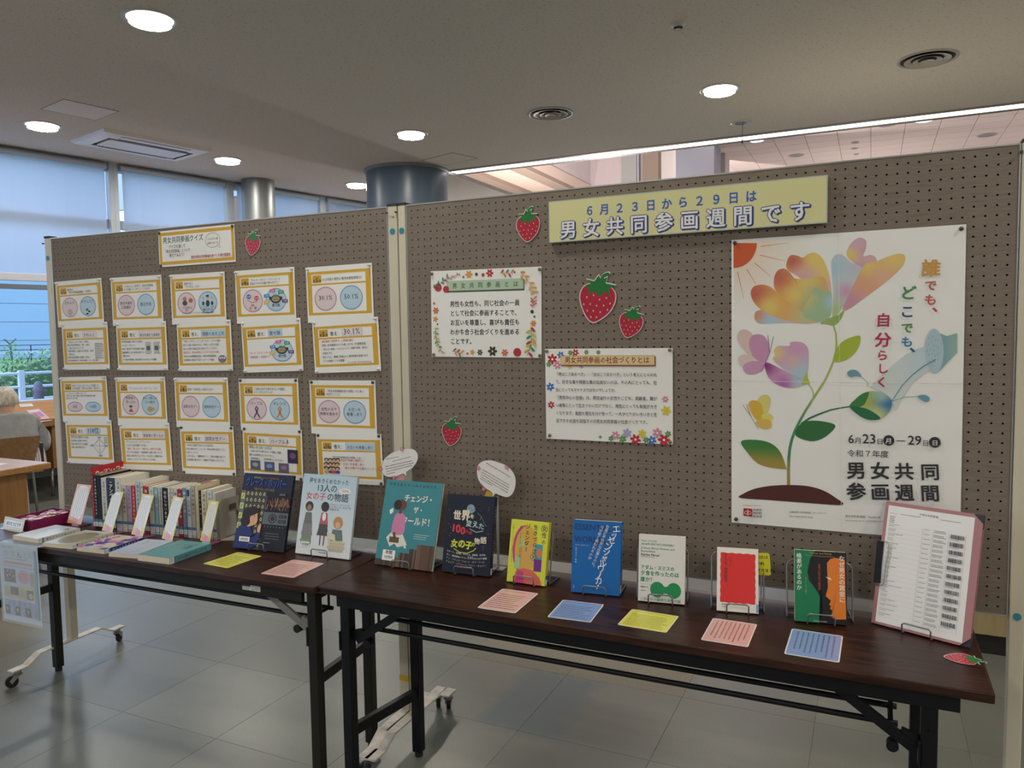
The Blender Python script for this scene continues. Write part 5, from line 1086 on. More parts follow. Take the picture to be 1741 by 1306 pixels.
def d_white(cv, X, Y):
    cv.rect(0, 0, X(1), Y(.985), lambda u, v: mixc((.42, .58, .70), (.70, .74, .76), v/Y(1)))
    cv.text('夢をあきらめなかった', (X(.12), Y(.105)), (X(.86), Y(.105)), (.05, .05, .055), ratio=1.15, bold=.012); cv.text('13人の', (X(.27), Y(.205)), (X(.66), Y(.205)), (.05, .05, .055), ratio=1.0, bold=.012, res=2)
    cv.text('女の子', (X(.09), Y(.31)), (X(.46), Y(.31)), (.55, .07, .07), bold=.015, res=2); cv.text('の物語', (X(.48), Y(.31)), (X(.88), Y(.31)), (.05, .05, .055), bold=.015, res=2)
    cv.ell(X(.80), Y(.185), X(.105), Y(.035), WHT, 20); cv.text('The', (X(.73), Y(.175)), (X(.76), Y(.175)), BLK); cv.text('Girls', (X(.74), Y(.20)), (X(.87), Y(.20)), (.45, .20, .08), bold=.02)
    for i, l in enumerate(('チェルシー・クリントン 文', 'アレグザンドラ・ボイガー 絵', '西田佳子 訳')): cv.text(l, (X(.56), Y(.37+.030*i)), (X(.56+.027*len(l)), Y(.37+.030*i)), BLK, ratio=1.15)
    def girl(cx, top, hr, hair, body, skirt, skin, leg, s=1):
        cv.ell(X(cx), Y(top+.055), X(.075*s), Y(.062*s), hair, 20); cv.ell(X(cx), Y(top+.072), X(.042*s), Y(.038*s), skin, 16)
        cv.poly([(X(cx-.055), Y(top+.13)), (X(cx+.055), Y(top+.13)), (X(cx+.085), Y(top+.30)), (X(cx-.085), Y(top+.30))], body, smooth=False)
        cv.poly([(X(cx-.07), Y(top+.27)), (X(cx+.07), Y(top+.27)), (X(cx+.105), Y(top+.41)), (X(cx-.105), Y(top+.41))], skirt, smooth=False)
        for d in (-.035, .035): cv.line([(X(cx+d), Y(top+.41)), (X(cx+d), Y(top+.53))], X(.022), leg)
    girl(.175, .35, 0, (.05, .035, .035), (.16, .165, .165), (.17, .175, .18), (.36, .20, .15), (.17, .17, .18)); cv.poly([(X(.09), Y(.62)), (X(.26), Y(.62)), (X(.27), Y(.87)), (X(.08), Y(.87))], (.22, .225, .23), smooth=False)
    girl(.47, .34, 0, (.045, .03, .035), (.42, .12, .13), (.08, .08, .085), (.05, .033, .035), (.20, .10, .13)); cv.ell(X(.47), Y(.52), X(.035), Y(.05), WHT, 14)
    cv.ell(X(.735), Y(.575), X(.085), Y(.075), (.50, .26, .10), 22); cv.ell(X(.735), Y(.605), X(.045), Y(.04), (.66, .44, .30), 16); cv.poly([(X(.65), Y(.66)), (X(.82), Y(.66)), (X(.85), Y(.79)), (X(.62), Y(.80))], (.14, .19, .17), smooth=False)
    cv.poly([(X(.55), Y(.70)), (X(.70), Y(.72)), (X(.72), Y(.80)), (X(.57), Y(.78))], (.66, .62, .48), smooth=False)
    for i in range(4): cv.poly([(X(.58+.03*(i % 2)), Y(.80+.032*i)), (X(.90-.03*(i % 2)), Y(.80+.032*i)), (X(.90-.03*(i % 2)), Y(.826+.032*i)), (X(.58+.03*(i % 2)), Y(.828+.032*i))], (.60-.04*i, .53-.03*i, .33), smooth=False)
    cv.rect(X(.06), Y(.815), X(.255), Y(.84), (.14, .42, .12)); barcode(cv, X(.09), Y(.845), X(.16), Y(.065)); cv.text('ほるぷ出版', (X(.44), Y(.965)), (X(.57), Y(.965)), BLK)
stood(K6((567, 272), (937, 292), (885, 878), (505, 830)), 13, .011, 'pale blue book of three drawn girls, standing above the pink card on the left table', 'grey wire stand holding the pale blue book of three drawn girls', d_white, cover=(.68, .73, .78))
def d_teal(cv, X, Y):
    T_ = (.035, .22, .26)
    cv.rect(0, 0, X(1), Y(1), lambda u, v: T_); cv.text('世界を変えた14人の女性たち', (X(.06), Y(.065)), (X(.90), Y(.065)), (.01, .04, .06), bold=.02, size=X(.05))
    for l, (a_, b_), y in (('チェンジ・', (.36, .88), .235), ('ザ・', (.55, .73), .36), ('ワールド！', (.36, .93), .50)): cv.text(l, (X(a_), Y(y)), (X(b_), Y(y)), (.74, .72, .62), bold=.028, res=2, ratio=1.15)
    cv.poly([(X(.14), Y(.68)), (X(.28), Y(.56)), (X(.40), Y(.60)), (X(.52), Y(.74)), (X(.36), Y(.78)), (X(.30), Y(.74)), (X(.22), Y(.78))], (.66, .66, .60), smooth=False)
    cv.poly([(X(.22), Y(.62)), (X(.24), Y(.42)), (X(.33), Y(.38)), (X(.42), Y(.42)), (X(.44), Y(.60)), (X(.34), Y(.64))], (.55, .20, .36)); cv.ell(X(.33), Y(.29), X(.095), Y(.065), (.12, .045, .025), 24); cv.ell(X(.265), Y(.29), X(.07), Y(.06), (.02, .012, .012), 20); cv.rect(X(.30), Y(.34), X(.35), Y(.39), (.12, .045, .025))
    cv.poly([(X(.13), Y(.36)), (X(.19), Y(.33)), (X(.20), Y(.38)), (X(.15), Y(.41))], WHT, smooth=False); cv.line([(X(.27), Y(.61)), (X(.28), Y(.66))], X(.04), (.12, .045, .025)); cv.rect(X(.20), Y(.665), X(.37), Y(.73), (.10, .06, .02)); cv.rect(X(.26), Y(.65), X(.31), Y(.665), (.08, .05, .02))
    cv.line([(X(.44), Y(.68)), (X(.50), Y(.78))], X(.035), (.7, .66, .6))
    rn = random.Random(2)
    for x0, x1, y0 in ((0, .14, .93), (.14, .30, .905), (.30, .42, .90), (.40, .58, .835), (.58, .72, .78), (.70, 1.0, .72)):
        k = max(2, int((x1-x0)/.035))
        for i in range(k):
            a_ = x0+(x1-x0)*i/k; c_ = rn.choice([(.06, .035, .022), (.10, .055, .03), (.035, .022, .018), (.14, .085, .05)]); cv.rect(X(a_), Y(y0), X(a_+(x1-x0)/k*.96), Y(1), c_, same=i > 0)
    cv.micro(X(.62), Y(.60), X(.90), Y(.67), 3, WHT, seed=12, fill=.3); cv.rect(X(.12), Y(.82), X(.34), Y(.94), WHT); cv.text('本館', (X(.165), Y(.865)), (X(.295), Y(.865)), BLK, bold=.03); barcode(cv, X(.14), Y(.868), X(.18), Y(.065))
stood(K6((1155, 313), (1545, 340), (1465, 962), (1063, 907)), 18, .013, 'teal picture book of a striding figure in pink with a handbag, by the table joint', 'grey wire stand holding the teal picture book', d_teal, cover=(.035, .22, .26), scol=(.62, .62, .58))
K7 = lambda *p: CAR(740, 780, 4.145, *p)
def d_night(cv, X, Y):
    N_ = (.012, .016, .035); cv.ell(X(.51), Y(.175), X(.085), X(.085), (.22, .35, .42), 26); cv.ell(X(.48), Y(.16), X(.02), X(.02), (.14, .25, .32), 10); cv.ell(X(.54), Y(.19), X(.015), X(.015), (.14, .25, .32), 10)
    def wob(t, x0, y0, x1, y1, c_, r=1.0, b=.035):
        n = len(t)
        for i, ch in enumerate(t):
            a = i/n; x = x0+(x1-x0)*a; s = (x1-x0)/n*(.95+.1*(i % 2)); y = y0+(y1-y0)*a+.012*((i % 3)-1)
            cv.text(ch, (X(x), Y(y)), (X(x+s), Y(y+.012*((i % 2)*2-1)*-.3)), c_, bold=b, ratio=r, res=2)
    wob('世界', .15, .325, .50, .305, (.72, .66, .50), 1.1, .045); wob('を', .50, .30, .60, .30, (.72, .66, .50), .9); wob('変えた', .43, .405, .82, .40, (.40, .58, .60), 1.0, .03)
    wob('100', .13, .49, .43, .49, (.60, .05, .08), 1.0, .04); wob('人の', .43, .49, .58, .51, (.60, .05, .08)); wob('女の子', .15, .68, .60, .655, (.62, .66, .05), 1.1, .045); wob('の', .58, .65, .66, .64, (.62, .66, .05)); wob('物語', .63, .615, .88, .57, (.72, .66, .55), 1.0, .03)
    cv.line([(X(.22), Y(.695)), (X(.34), Y(.735)), (X(.50), Y(.74)), (X(.63), Y(.70)), (X(.68), Y(.66))], X(.014), (.62, .66, .05)); cv.line([(X(.52), Y(.43)), (X(.66), Y(.465)), (X(.80), Y(.44))], X(.012), (.40, .58, .60))
    rn = random.Random(9)
    for i in range(46):
        x, y = rn.uniform(.05, .92), rn.uniform(.14, .72)
        if .2 < x < .78 and .24 < y < .66: continue
        cv.ell(X(x), Y(y), X(.006), X(.006), rn.choice([(.6, .5, .3), (.5, .1, .1), (.6, .6, .6)]), 6)
    for p in ([(.66, .22), (.74, .26), (.80, .33), (.86, .38)], [(.74, .26), (.72, .31)]): cv.line([(X(a_), Y(b_)) for a_, b_ in p], X(.004), (.45, .45, .45))
    for i, (l, c_) in enumerate((('スポーツ、芸術家、ひらめき、冒険家、科学者、', WHT), ('まっ…最強最高にすごい100人をさがす冒険', WHT), ('アン・フランク／ジョーン・オブ・アーク…', (.6, .55, .5)), ('アメリア・イアハート／マリー・キュリー', (.6, .55, .5)))):
        n = len(l)
        for j, ch in enumerate(l):
            t_ = j/n-.5; x = .5+t_*.84; cv.text(ch, (X(x), Y(.765+.045*i-.10*(t_*t_)*1.0)), (X(x+.84/n), Y(.765+.045*i-.10*(t_*t_))), c_)
    cv.line([(X(.35), Y(.925)), (X(.50), Y(.93)), (X(.66), Y(.925))], X(.006), (.4, .02, .15))
stood(K7((88, 247), (440, 270), (385, 833), (45, 793)), 13, .016, 'midnight-blue book with hand-drawn lettering and a small moon, on the right table', 'grey wire stand holding the midnight-blue book', d_night, cover=(.012, .016, .035), sdraw=lambda c, X, Y: (c.text('世界を変えた100人の女の子の物語', (X(.5), Y(.12)), (X(.5), Y(.75)), (.6, .6, .58), vert=True, size=.008), c.rect(X(.1), Y(.9), X(.9), Y(.98), WHT)))
def d_yel(cv, X, Y):
    cv.ell(X(.37), Y(.46), X(.28), Y(.38), (.55, .05, .22), 32); cv.ell(X(.45), Y(.47), X(.30), Y(.385), (.62, .38, .06), 32); cv.poly([(X(.24), Y(.36)), (X(.68), Y(.36)), (X(.74), Y(.58)), (X(.55), Y(.78)), (X(.30), Y(.72)), (X(.20), Y(.55))], (.60, .36, .10), smooth=False)
    cv.rect(X(.68), Y(.36), X(.88), Y(.68), (.06, .32, .36)); cv.ell(X(.80), Y(.50), X(.075), Y(.075), (.55, .20, .10), 20); cv.rect(X(.68), Y(.60), X(.88), Y(.79), (.16, .03, .24)); cv.rect(X(.17), Y(.58), X(.30), Y(.78), (.30, .55, .28))
    cv.poly([(X(.30), Y(.20)), (X(.42), Y(.42)), (X(.24), Y(.44))], (.45, .55, .20), smooth=False); cv.poly([(X(.16), Y(1)), (X(.22), Y(.82)), (X(.40), Y(.76)), (X(.66), Y(.78)), (X(.85), Y(.88)), (X(.93), Y(1))], (.62, .14, .10), smooth=False, c=(X(.55), Y(.95))); cv.poly([(X(.20), Y(1)), (X(.27), Y(.80)), (X(.42), Y(.82)), (X(.46), Y(1))], (.55, .05, .22), smooth=False)
    for t, x, y0, y1 in (('女性の', .89, .05, .37), ('生きづらさと', .66, .05, .62), ('ジェンダー', .45, .05, .50)): cv.text(t, (X(x), Y(y0)), (X(x), Y(y1)), (.03, .045, .03), vert=True, size=X(.13), bold=.008)
    cv.text('「有性」の主体と生きづらさの心理', (X(.27), Y(.06)), (X(.29), Y(.60)), (.03, .045, .03), vert=True, size=X(.045)); cv.text('心理とジェンダーの現場から考える', (X(.07), Y(.08)), (X(.08), Y(.70)), (.05, .06, .03), vert=True, size=X(.04))
    cv.ring(X(.89), Y(.105), X(.085), X(.085), X(.008), (.03, .045, .03)); cv.ring(X(.66), Y(.57), X(.085), X(.085), X(.008), (.03, .045, .03)); cv.line([(X(.33), Y(.2)), (X(.33), Y(.86))], X(.005), (.1, .25, .1))
stood(K7((540, 428), (800, 448), (770, 900), (503, 862)), 13, .018, 'yellow paperback with an orange and magenta abstract head, on the right table', 'grey wire stand holding the yellow abstract-head paperback', d_yel, cover=(.62, .64, .06), hard=False, sw=.070, hgt=.165, sdraw=lambda c, X, Y: (c.rect(X(.1), Y(.84), X(.9), Y(.97), WHT), c.rect(X(.1), Y(.84), X(.9), Y(.9), (.06, .2, .45))))
def d_blue(cv, X, Y):
    cv.text('ESSENTIAL', (X(.04), Y(.135)), (X(.80), Y(.135)), (.018, .055, .17), bold=.03, ratio=1.0, res=2); cv.text('WORKER', (X(.04), Y(.31)), (X(.70), Y(.31)), (.018, .055, .17), bold=.03, ratio=1.15, res=2); cv.text('エッセンシャルワーカー：', (X(.06), Y(.355)), (X(.38), Y(.355)), WHT)
    t = 'エッセンシャルワーカー'
    for i, ch in enumerate(t):
        f = i/(len(t)-1); x = .90-.34*f**1.25-.08*math.sin(f*3); y = .10+.80*f; s = .135*(1 if ch not in 'ッャー' else .85)
        if ch == 'ー': cv.line([(X(x+.02), Y(y-.03)), (X(x-.02), Y(y+.035))], X(.022), WHT)
        else: cv.text(ch, (X(x-s/2-.01), Y(y+.045)), (X(x+s/2+.02), Y(y+.030)), WHT, bold=.012, ratio=1.05, res=2)
    cv.text('社会に不可欠な仕事なのに、', (X(.73), Y(.05)), (X(.42), Y(.66)), WHT, vert=True, size=X(.075)); cv.text('なぜ安く使われるのか', (X(.62), Y(.06)), (X(.36), Y(.54)), WHT, vert=True, size=X(.075)); cv.text('田中洋子＝編著', (X(.085), Y(.38)), (X(.085), Y(.60)), WHT, vert=True, size=X(.035)); cv.text('旬報社', (X(.06), Y(.90)), (X(.06), Y(.95)), WHT, vert=True)
stood(K7((970, 432), (1320, 445), (1300, 970), (955, 937)), 10, .026, 'bright blue paperback with sweeping white title strokes, on the right table', 'grey wire stand holding the bright blue paperback', d_blue, cover=(.010, .13, .42), hard=False, sw=.072, hgt=.17, sdraw=lambda c, X, Y: (c.text('エッセンシャルワーカー', (X(.5), Y(.05)), (X(.5), Y(.6)), WHT, vert=True, size=.009), c.rect(X(.1), Y(.86), X(.9), Y(.97), WHT)))
K8 = lambda *p: CAR(1060, 860, 2.5565, *p)
def d_wg(cv, X, Y):
    G_ = (.02, .26, .10)
    for l, y, x1, c_, b in (('WHO COOKED', .105, .40, G_, .02), ('ADAM SMITH\'S DINNER?', .155, .76, G_, .02), ('A Story About Women and', .215, .78, (.05, .22, .12), .012), ('Economics', .262, .36, (.05, .22, .12), .012), ('Katrine Marçal', .315, .45, BLK, .025)): cv.text(l, (X(.05), Y(y)), (X(x1), Y(y)), c_, bold=b, ratio=1.0)
    cv.micro(X(.05), Y(.325), X(.35), Y(.34), 1, BLK, rag=0)
    for l, y, x1 in (('アダム・スミスの', .515, .78), ('夕食を作ったのは', .605, .88), ('誰か？', .70, .36)): cv.text(l, (X(.05), Y(y)), (X(x1), Y(y)), G_, bold=.02, res=2, ratio=1.08)
    for l, y, x1 in (('カトリーン・マルサル', .755, .36), ('高橋璃子 訳', .795, .22), ('河出書房新社', .845, .17)): cv.text(l, (X(.05), Y(y)), (X(x1), Y(y)), BLK, ratio=1.2)
    cv.ell(X(.42), Y(.81), X(.155), Y(.115), G_, 32); cv.ell(X(.77), Y(.81), X(.155), Y(.115), G_, 32); cv.rect(X(.50), Y(.76), X(.69), Y(.86), G_)
    cv.text('これからの経済と女性の話', (X(.05), Y(.98)), (X(.92), Y(.98)), G_, bold=.015)
stood(K8((60, 125), (268, 135), (265, 430), (62, 412)), 10, .024, 'white paperback with green lettering and two joined green discs', 'grey wire stand holding the white book with green discs', d_wg, spine='l', cover=(.70, .70, .68), hard=False, sw=.072, hgt=.15)
def d_red(cv, X, Y):
    pts = []
    for a_, b_, n in (((.09, .09), (.92, .09), 9), ((.92, .09), (.92, .86), 13), ((.92, .86), (.09, .86), 9), ((.09, .86), (.09, .09), 13)):
        for i in range(n): t = i/n; pts.append((X(a_[0]+(b_[0]-a_[0])*t+(.012 if i % 2 else 0)*(1 if a_[0] == b_[0] else 0)*(1 if a_[0] > .5 else -1)), Y(a_[1]+(b_[1]-a_[1])*t+(.008 if i % 2 else 0)*(1 if a_[1] == b_[1] else 0)*(1 if a_[1] > .5 else -1))))
    cv.poly(pts, (.62, .022, .022)); cv.text('さらば、男性政治', (X(.21), Y(.10)), (X(.21), Y(.55)), (.04, .02, .02), vert=True, size=X(.10), bold=.01); cv.text('三浦まり', (X(.33), Y(.15)), (X(.33), Y(.30)), (.06, .02, .02), vert=True, size=X(.055))
    cv.text('岩波新書', (X(.12), Y(.905)), (X(.30), Y(.905)), BLK, bold=.01); cv.text('1955', (X(.12), Y(.945)), (X(.22), Y(.945)), BLK); cv.rect(X(.94), Y(.86), X(1), Y(.99), (.16, .30, .50))
stood(K8((412, 178), (590, 190), (588, 470), (405, 455)), 20, .012, 'small white paperback with a plain red panel cover', 'grey wire stand holding the small red-panel paperback', d_red, cover=(.70, .68, .63), hard=False, sw=.070, hgt=.155)
def d_gbo(cv, X, Y):
    cv.rect(X(.52), 0, X(1), Y(1), (.012, .013, .016)); cv.poly([(X(.40), 0), (X(.60), 0), (X(.60), Y(1)), (X(.47), Y(1)), (X(.54), Y(.82)), (X(.53), Y(.68)), (X(.42), Y(.55)), (X(.28), Y(.42)), (X(.25), Y(.30)), (X(.30), Y(.12))], (.012, .013, .016), smooth=False, c=(X(.50), Y(.40)))
    cv.poly([(X(.63), Y(.16)), (X(.70), Y(.10)), (X(.80), Y(.08)), (X(.97), Y(.10)), (X(.985), Y(.92)), (X(.78), Y(.935)), (X(.70), Y(.90)), (X(.74), Y(.82)), (X(.68), Y(.79)), (X(.705), Y(.755)), (X(.665), Y(.74)), (X(.70), Y(.68)), (X(.60), Y(.625)), (X(.645), Y(.50)), (X(.64), Y(.40)), (X(.635), Y(.28))], (.72, .20, .03), smooth=False, c=(X(.82), Y(.5)))
    cv.poly([(X(.60), Y(.355)), (X(.69), Y(.365)), (X(.72), Y(.40)), (X(.64), Y(.375))], WHT, smooth=False)
    cv.text('格差があるのか', (X(.085), Y(.045)), (X(.085), Y(.57)), WHT, vert=True, bold=.014, res=2); cv.text('なぜ男女の賃金に', (X(.91), Y(.045)), (X(.91), Y(.70)), (.78, .74, .70), vert=True, bold=.014, res=2)
    cv.text('女性の生き方の経済学', (X(.48), Y(.18)), (X(.48), Y(.55)), (.55, .10, .05), vert=True, size=X(.055)); cv.text('Career and Family', (X(.30), Y(.045)), (X(.72), Y(.045)), (.60, .30, .08)); cv.text('Women\'s Century-Long Journey toward Equity', (X(.22), Y(.075)), (X(.78), Y(.078)), (.5, .4, .3))
    cv.text('慶應義塾大学出版会', (X(.36), Y(.985)), (X(.62), Y(.985)), (.5, .5, .45)); cv.text('クラウディア・ゴールディン　鹿田昌美 訳', (X(.22), Y(.38)), (X(.22), Y(.62)), (.4, .5, .4), vert=True, size=X(.025))
stood(K8((745, 190), (972, 205), (972, 520), (745, 500)), 12, .026, 'green and black paperback with an orange face silhouette', 'grey wire stand holding the green and orange silhouette book', d_gbo, cover=(.012, .19, .085), hard=False, sw=.082, hgt=.15, scol=(.02, .02, .02), sdraw=lambda c, X, Y: c.rect(X(.1), Y(.86), X(.9), Y(.97), WHT))

# yellow reservation tags tucked behind two books
def tag_card(q, label, lines):
    pl = CV(Vector((0, -.092, 2)), (1, 0, 0), (0, 0, -1)); cv = quad_cv(pl, *q); root = thing('reservation_tag', label, 'tag', tuple(cv.W(cv.w/2, cv.h)))
    cv.slab((.66, .62, .03), .0006, r=.006)
    for i, l in enumerate(lines): cv.text(l, (cv.w*.42, cv.h*(.25+.3*i)), (cv.w*(.42+.17*len(l)), cv.h*(.25+.3*i)), BLK, bold=.02)
    cv.build('card', LAMI, root); cv2 = MB(); b = cv.W(cv.w*.6, cv.h, -.002); cv2.cyl((b.x, b.y, .7005), (b.x, b.y, b.z+.01), .0015, 8); cv2.build('stem', mat('clear_stem', (.5, .5, .5), .2), root, off=root.location)
tag_card(CAR(1180, 700, 3.1034, (270, 740), (400, 750), (405, 862), (275, 862)), 'yellow tag with black writing behind the small red-panel paperback', ('貸出は', '予約', 'できます'))
tag_card(CAR(740, 780, 4.145, (700, 535), (800, 540), (822, 640), (715, 650)), 'yellow tag peeping out behind the yellow abstract-head paperback', ('',))

# pink folder with a barcode list
q = [(1505.4, 852.1), (1672, 875.6), (1648, 1102), (1481, 1058)]
cv, b0, e, up, back = tilt_cv(q, 15); w, h = cv.w, cv.h
root = thing('folder', 'pink clip folder with black corners holding a white barcode list, far right', 'folder', (b0+e*(w/2)).to_tuple()[:2]+(.704,))
PKF = mat('pink_folder_board', (.40, .19, .20), .5)
mb = MB(); pts = [(0, 0), (w-.022, 0), (w, .022), (w, h-.022), (w-.022, h), (0, h)]
mb.add([cv.W(u, v, 0) for u, v in pts]+[cv.W(u, v, -.004) for u, v in pts], [(5, 4, 3, 2, 1, 0), (6, 7, 8, 9, 10, 11)]+[(i, (i+1) % 6, 6+(i+1) % 6, 6+i) for i in range(6)]); mb.build('front_board', PKF, root, off=root.location)
mb = MB(); mb.add([cv.W(u, v, -.010) for u, v in ((0, 0), (w, 0), (w, h), (0, h))]+[cv.W(u, v, -.013) for u, v in ((0, 0), (w, 0), (w, h), (0, h))], [(3, 2, 1, 0), (4, 5, 6, 7), (0, 1, 5, 4), (1, 2, 6, 5), (2, 3, 7, 6), (3, 0, 4, 7)]); mb.build('back_board', PKF, root, off=root.location)
mb = MB(); mb.add([cv.W(u, v, d) for d in (-.004, -.010) for u, v in ((0, 0), (.006, 0), (.006, h), (0, h))], [(3, 2, 1, 0), (4, 5, 6, 7), (0, 1, 5, 4), (1, 2, 6, 5), (2, 3, 7, 6), (3, 0, 4, 7)]); mb.build('hinge', STEEL_B, root, off=root.location)
for c_ in (((w-.030, 0), (w, 0), (w, .034)), ((w, h-.034), (w, h), (w-.030, h))):
    mb = MB(); mb.add([cv.W(u, v, d) for d in (-.0045, -.0135) for u, v in c_], [(2, 1, 0), (3, 4, 5), (0, 1, 4, 3), (1, 2, 5, 4), (2, 0, 3, 5)]); mb.build('corner_guard', mat('black_corner', (.02, .022, .035), .5), root, off=root.location)
pc = quad_cv(cv, (1511.9, 858.9), (1657.9, 880.5), (1635.7, 1093.6), (1487.7, 1056)); pc.O = pc.O+pc.n*.0008; pc.slab((.80, .80, .79), .0004)
X = lambda u: u*pc.w; Y = lambda v: v*pc.h
pc.text('対男女共同参画', (X(.38), Y(.048)), (X(.60), Y(.05)), BLK, bold=.01); pc.text('タイトル：', (X(.03), Y(.07)), (X(.13), Y(.07)), BLK); pc.micro(X(.16), Y(.058), X(.40), Y(.07), 1, BLK, seed=1); pc.micro(X(.03), Y(.085), X(.10), Y(.15), 4, BLK, seed=2); pc.micro(X(.62), Y(.055), X(.92), Y(.065), 1, BLK, seed=4)
for i in range(20):
    y = .155+.040*i; pc.micro(X(.03), Y(y), X(.03+.22*random.random()+.06), Y(y+.010), 1, (.1, .1, .1), seed=i); pc.micro(X(.03), Y(y+.014), X(.12), Y(y+.023), 1, (.1, .1, .1), seed=i+50); pc.micro(X(.45), Y(y), X(.54), Y(y+.010), 1, (.1, .1, .1), seed=i+80)
    pc.micro(X(.57), Y(y-.004), X(.72), Y(y+.020), 2, (.1, .1, .1), seed=i+120); pc.rect(X(.02), Y(y+.032), X(.92), Y(y+.0328), (.45, .45, .45))
for u in (.44, .56, .745, .93): pc.rect(X(u), Y(.15), X(u+.0025), Y(.955), (.45, .45, .45))
for i in range(12):
    y = .165+.064*i; x = .76; rn = random.Random(i+70); pc.lay += 1
    while x < .915: b = rn.choice((.004, .006, .009)); pc.rect(X(x), Y(y), X(x+b), Y(y+.034), BLK, same=True); x += b+rn.choice((.004, .006))
    pc.micro(X(.76), Y(y+.040), X(.86), Y(y+.048), 1, (.15, .15, .15), seed=i, rag=0)
pc.build('list_sheet', PAPER, root)
K9 = lambda *p: [cv.px(*c_) for c_ in CAR(1180, 700, S_, *p)]
mb = MB(); cp = K9((972, 680), (1000, 683), (985, 905), (952, 900)); mb.add([cv.W(u, v, d) for d in (.0006, .007) for u, v in cp], [(0, 1, 2, 3), (7, 6, 5, 4), (0, 4, 5, 1), (1, 5, 6, 2), (2, 6, 7, 3), (3, 7, 4, 0)]); mb.build('clip_plate', STEEL_B, root, off=root.location)
mb = MB(); cp = K9((990, 684), (1025, 688), (1033, 700), (1028, 760), (1018, 800), (1012, 850), (1005, 905), (995, 918), (968, 912)); mb.tube([cv.W(u, v, .006) for u, v in cp], .0014, 8); mb.build('clip_wire', CHROME, root, smooth='all', off=root.location)
wire_stand(cv, b0, e, up, back, w, .014, 'grey wire stand holding the pink folder at the right end', sw=.06, hgt=.12, hook=.026)

# --- flat information cards
def flat_card(q, label, col, edge=(.72, .72, .72), rows=7, vert=False, r=.006, z=.7003, head=None, seed=0, group='information cards lying on the tables'):
    pl = CV((0, 0, z+.0012), (1, 0, 0), (0, -1, 0)); cv = quad_cv(pl, *q); w, h = cv.w, cv.h
    root = thing('info_card', label, 'card', tuple(cv.W(w/2, h/2, -.0008)), 0, group)
    cv.slab(edge, .0007, r=r); cv.poly([(cv.w*.5+(x-.5)*cv.w*.95, cv.h*.5+(y-.5)*cv.h*.96) for x, y in ((.02, 0), (.98, 0), (1, .03), (1, .97), (.98, 1), (.02, 1), (0, .97), (0, .03))], col, smooth=False)
    if vert: cv.micro(w*.10, h*.08, w*.90, h*.92, rows, BLK, vert=True, seed=seed, fill=.36)
    else: cv.micro(w*.10, h*.07, w*.88, h*.10, 1, BLK, seed=seed+1); cv.micro(w*.08, h*.22, w*.92, h*.92, rows+1, BLK, seed=seed, fill=.33)
    cv.build('card', LAMI, root); return root
YC, PC_, BC = (.66, .64, .10), (.66, .40, .37), (.22, .32, .58)
K10 = lambda *p: CAR(0, 880, 2.9017, *p)
def tq(*pts): return list(pts)
def flat(q, *a, **k):
    """q in picture order far-left, far-right, near-right, near-left"""
    return flat_card(q, *a, **k)
flat([(404.9, 938.6), (444.6, 945.5), (387.7, 966.2), (344.6, 958.6)], 'yellow printed card lying in front of the navy switchboard book', YC, (.64, .62, .12), 9, seed=1)
flat([(498, 951.7), (549.7, 957.5), (501.4, 983.4), (442.8, 974.8)], 'pink printed card lying in front of the pale blue three-girls book', PC_, (.66, .42, .39), 10, seed=2)
flat([(855.8, 1000.7), (915.4, 1009.2), (876.3, 1042.5), (810, 1033.3)], 'pink card with white rim lying in front of the yellow paperback', PC_, rows=7, seed=3)
flat([(959, 1019.6), (1028.3, 1028.5), (1003, 1057.9), (928.2, 1049)], 'pale blue card with white rim lying in front of the bright blue paperback', BC, rows=7, seed=4)
flat([(1074.1, 1035.7), (1155.4, 1047.8), (1132, 1076.3), (1050, 1061.8)], 'yellow card lying in front of the white book with green discs', YC, (.72, .70, .45), 7, seed=5)
flat([(1213.3, 1050.5), (1288, 1062.2), (1271.2, 1099.8), (1190.3, 1088)], 'pink card of upright writing lying in front of the small red-panel paperback', PC_, rows=8, vert=True, seed=6)
flat([(1346.7, 1068.1), (1432.8, 1082.2), (1427.7, 1126), (1332.6, 1112.3)], 'blue card of upright writing lying in front of the orange silhouette book', BC, rows=8, vert=True, seed=7)
# strawberry lying at the right end
a_, b_ = TP.px(1637, 1121), None
strawberry(TP, a_[0], a_[1], .075, 1.35, 'strawberry cut-out lying flat near the right end of the table', lift=.0012, sc2=(1, 1))

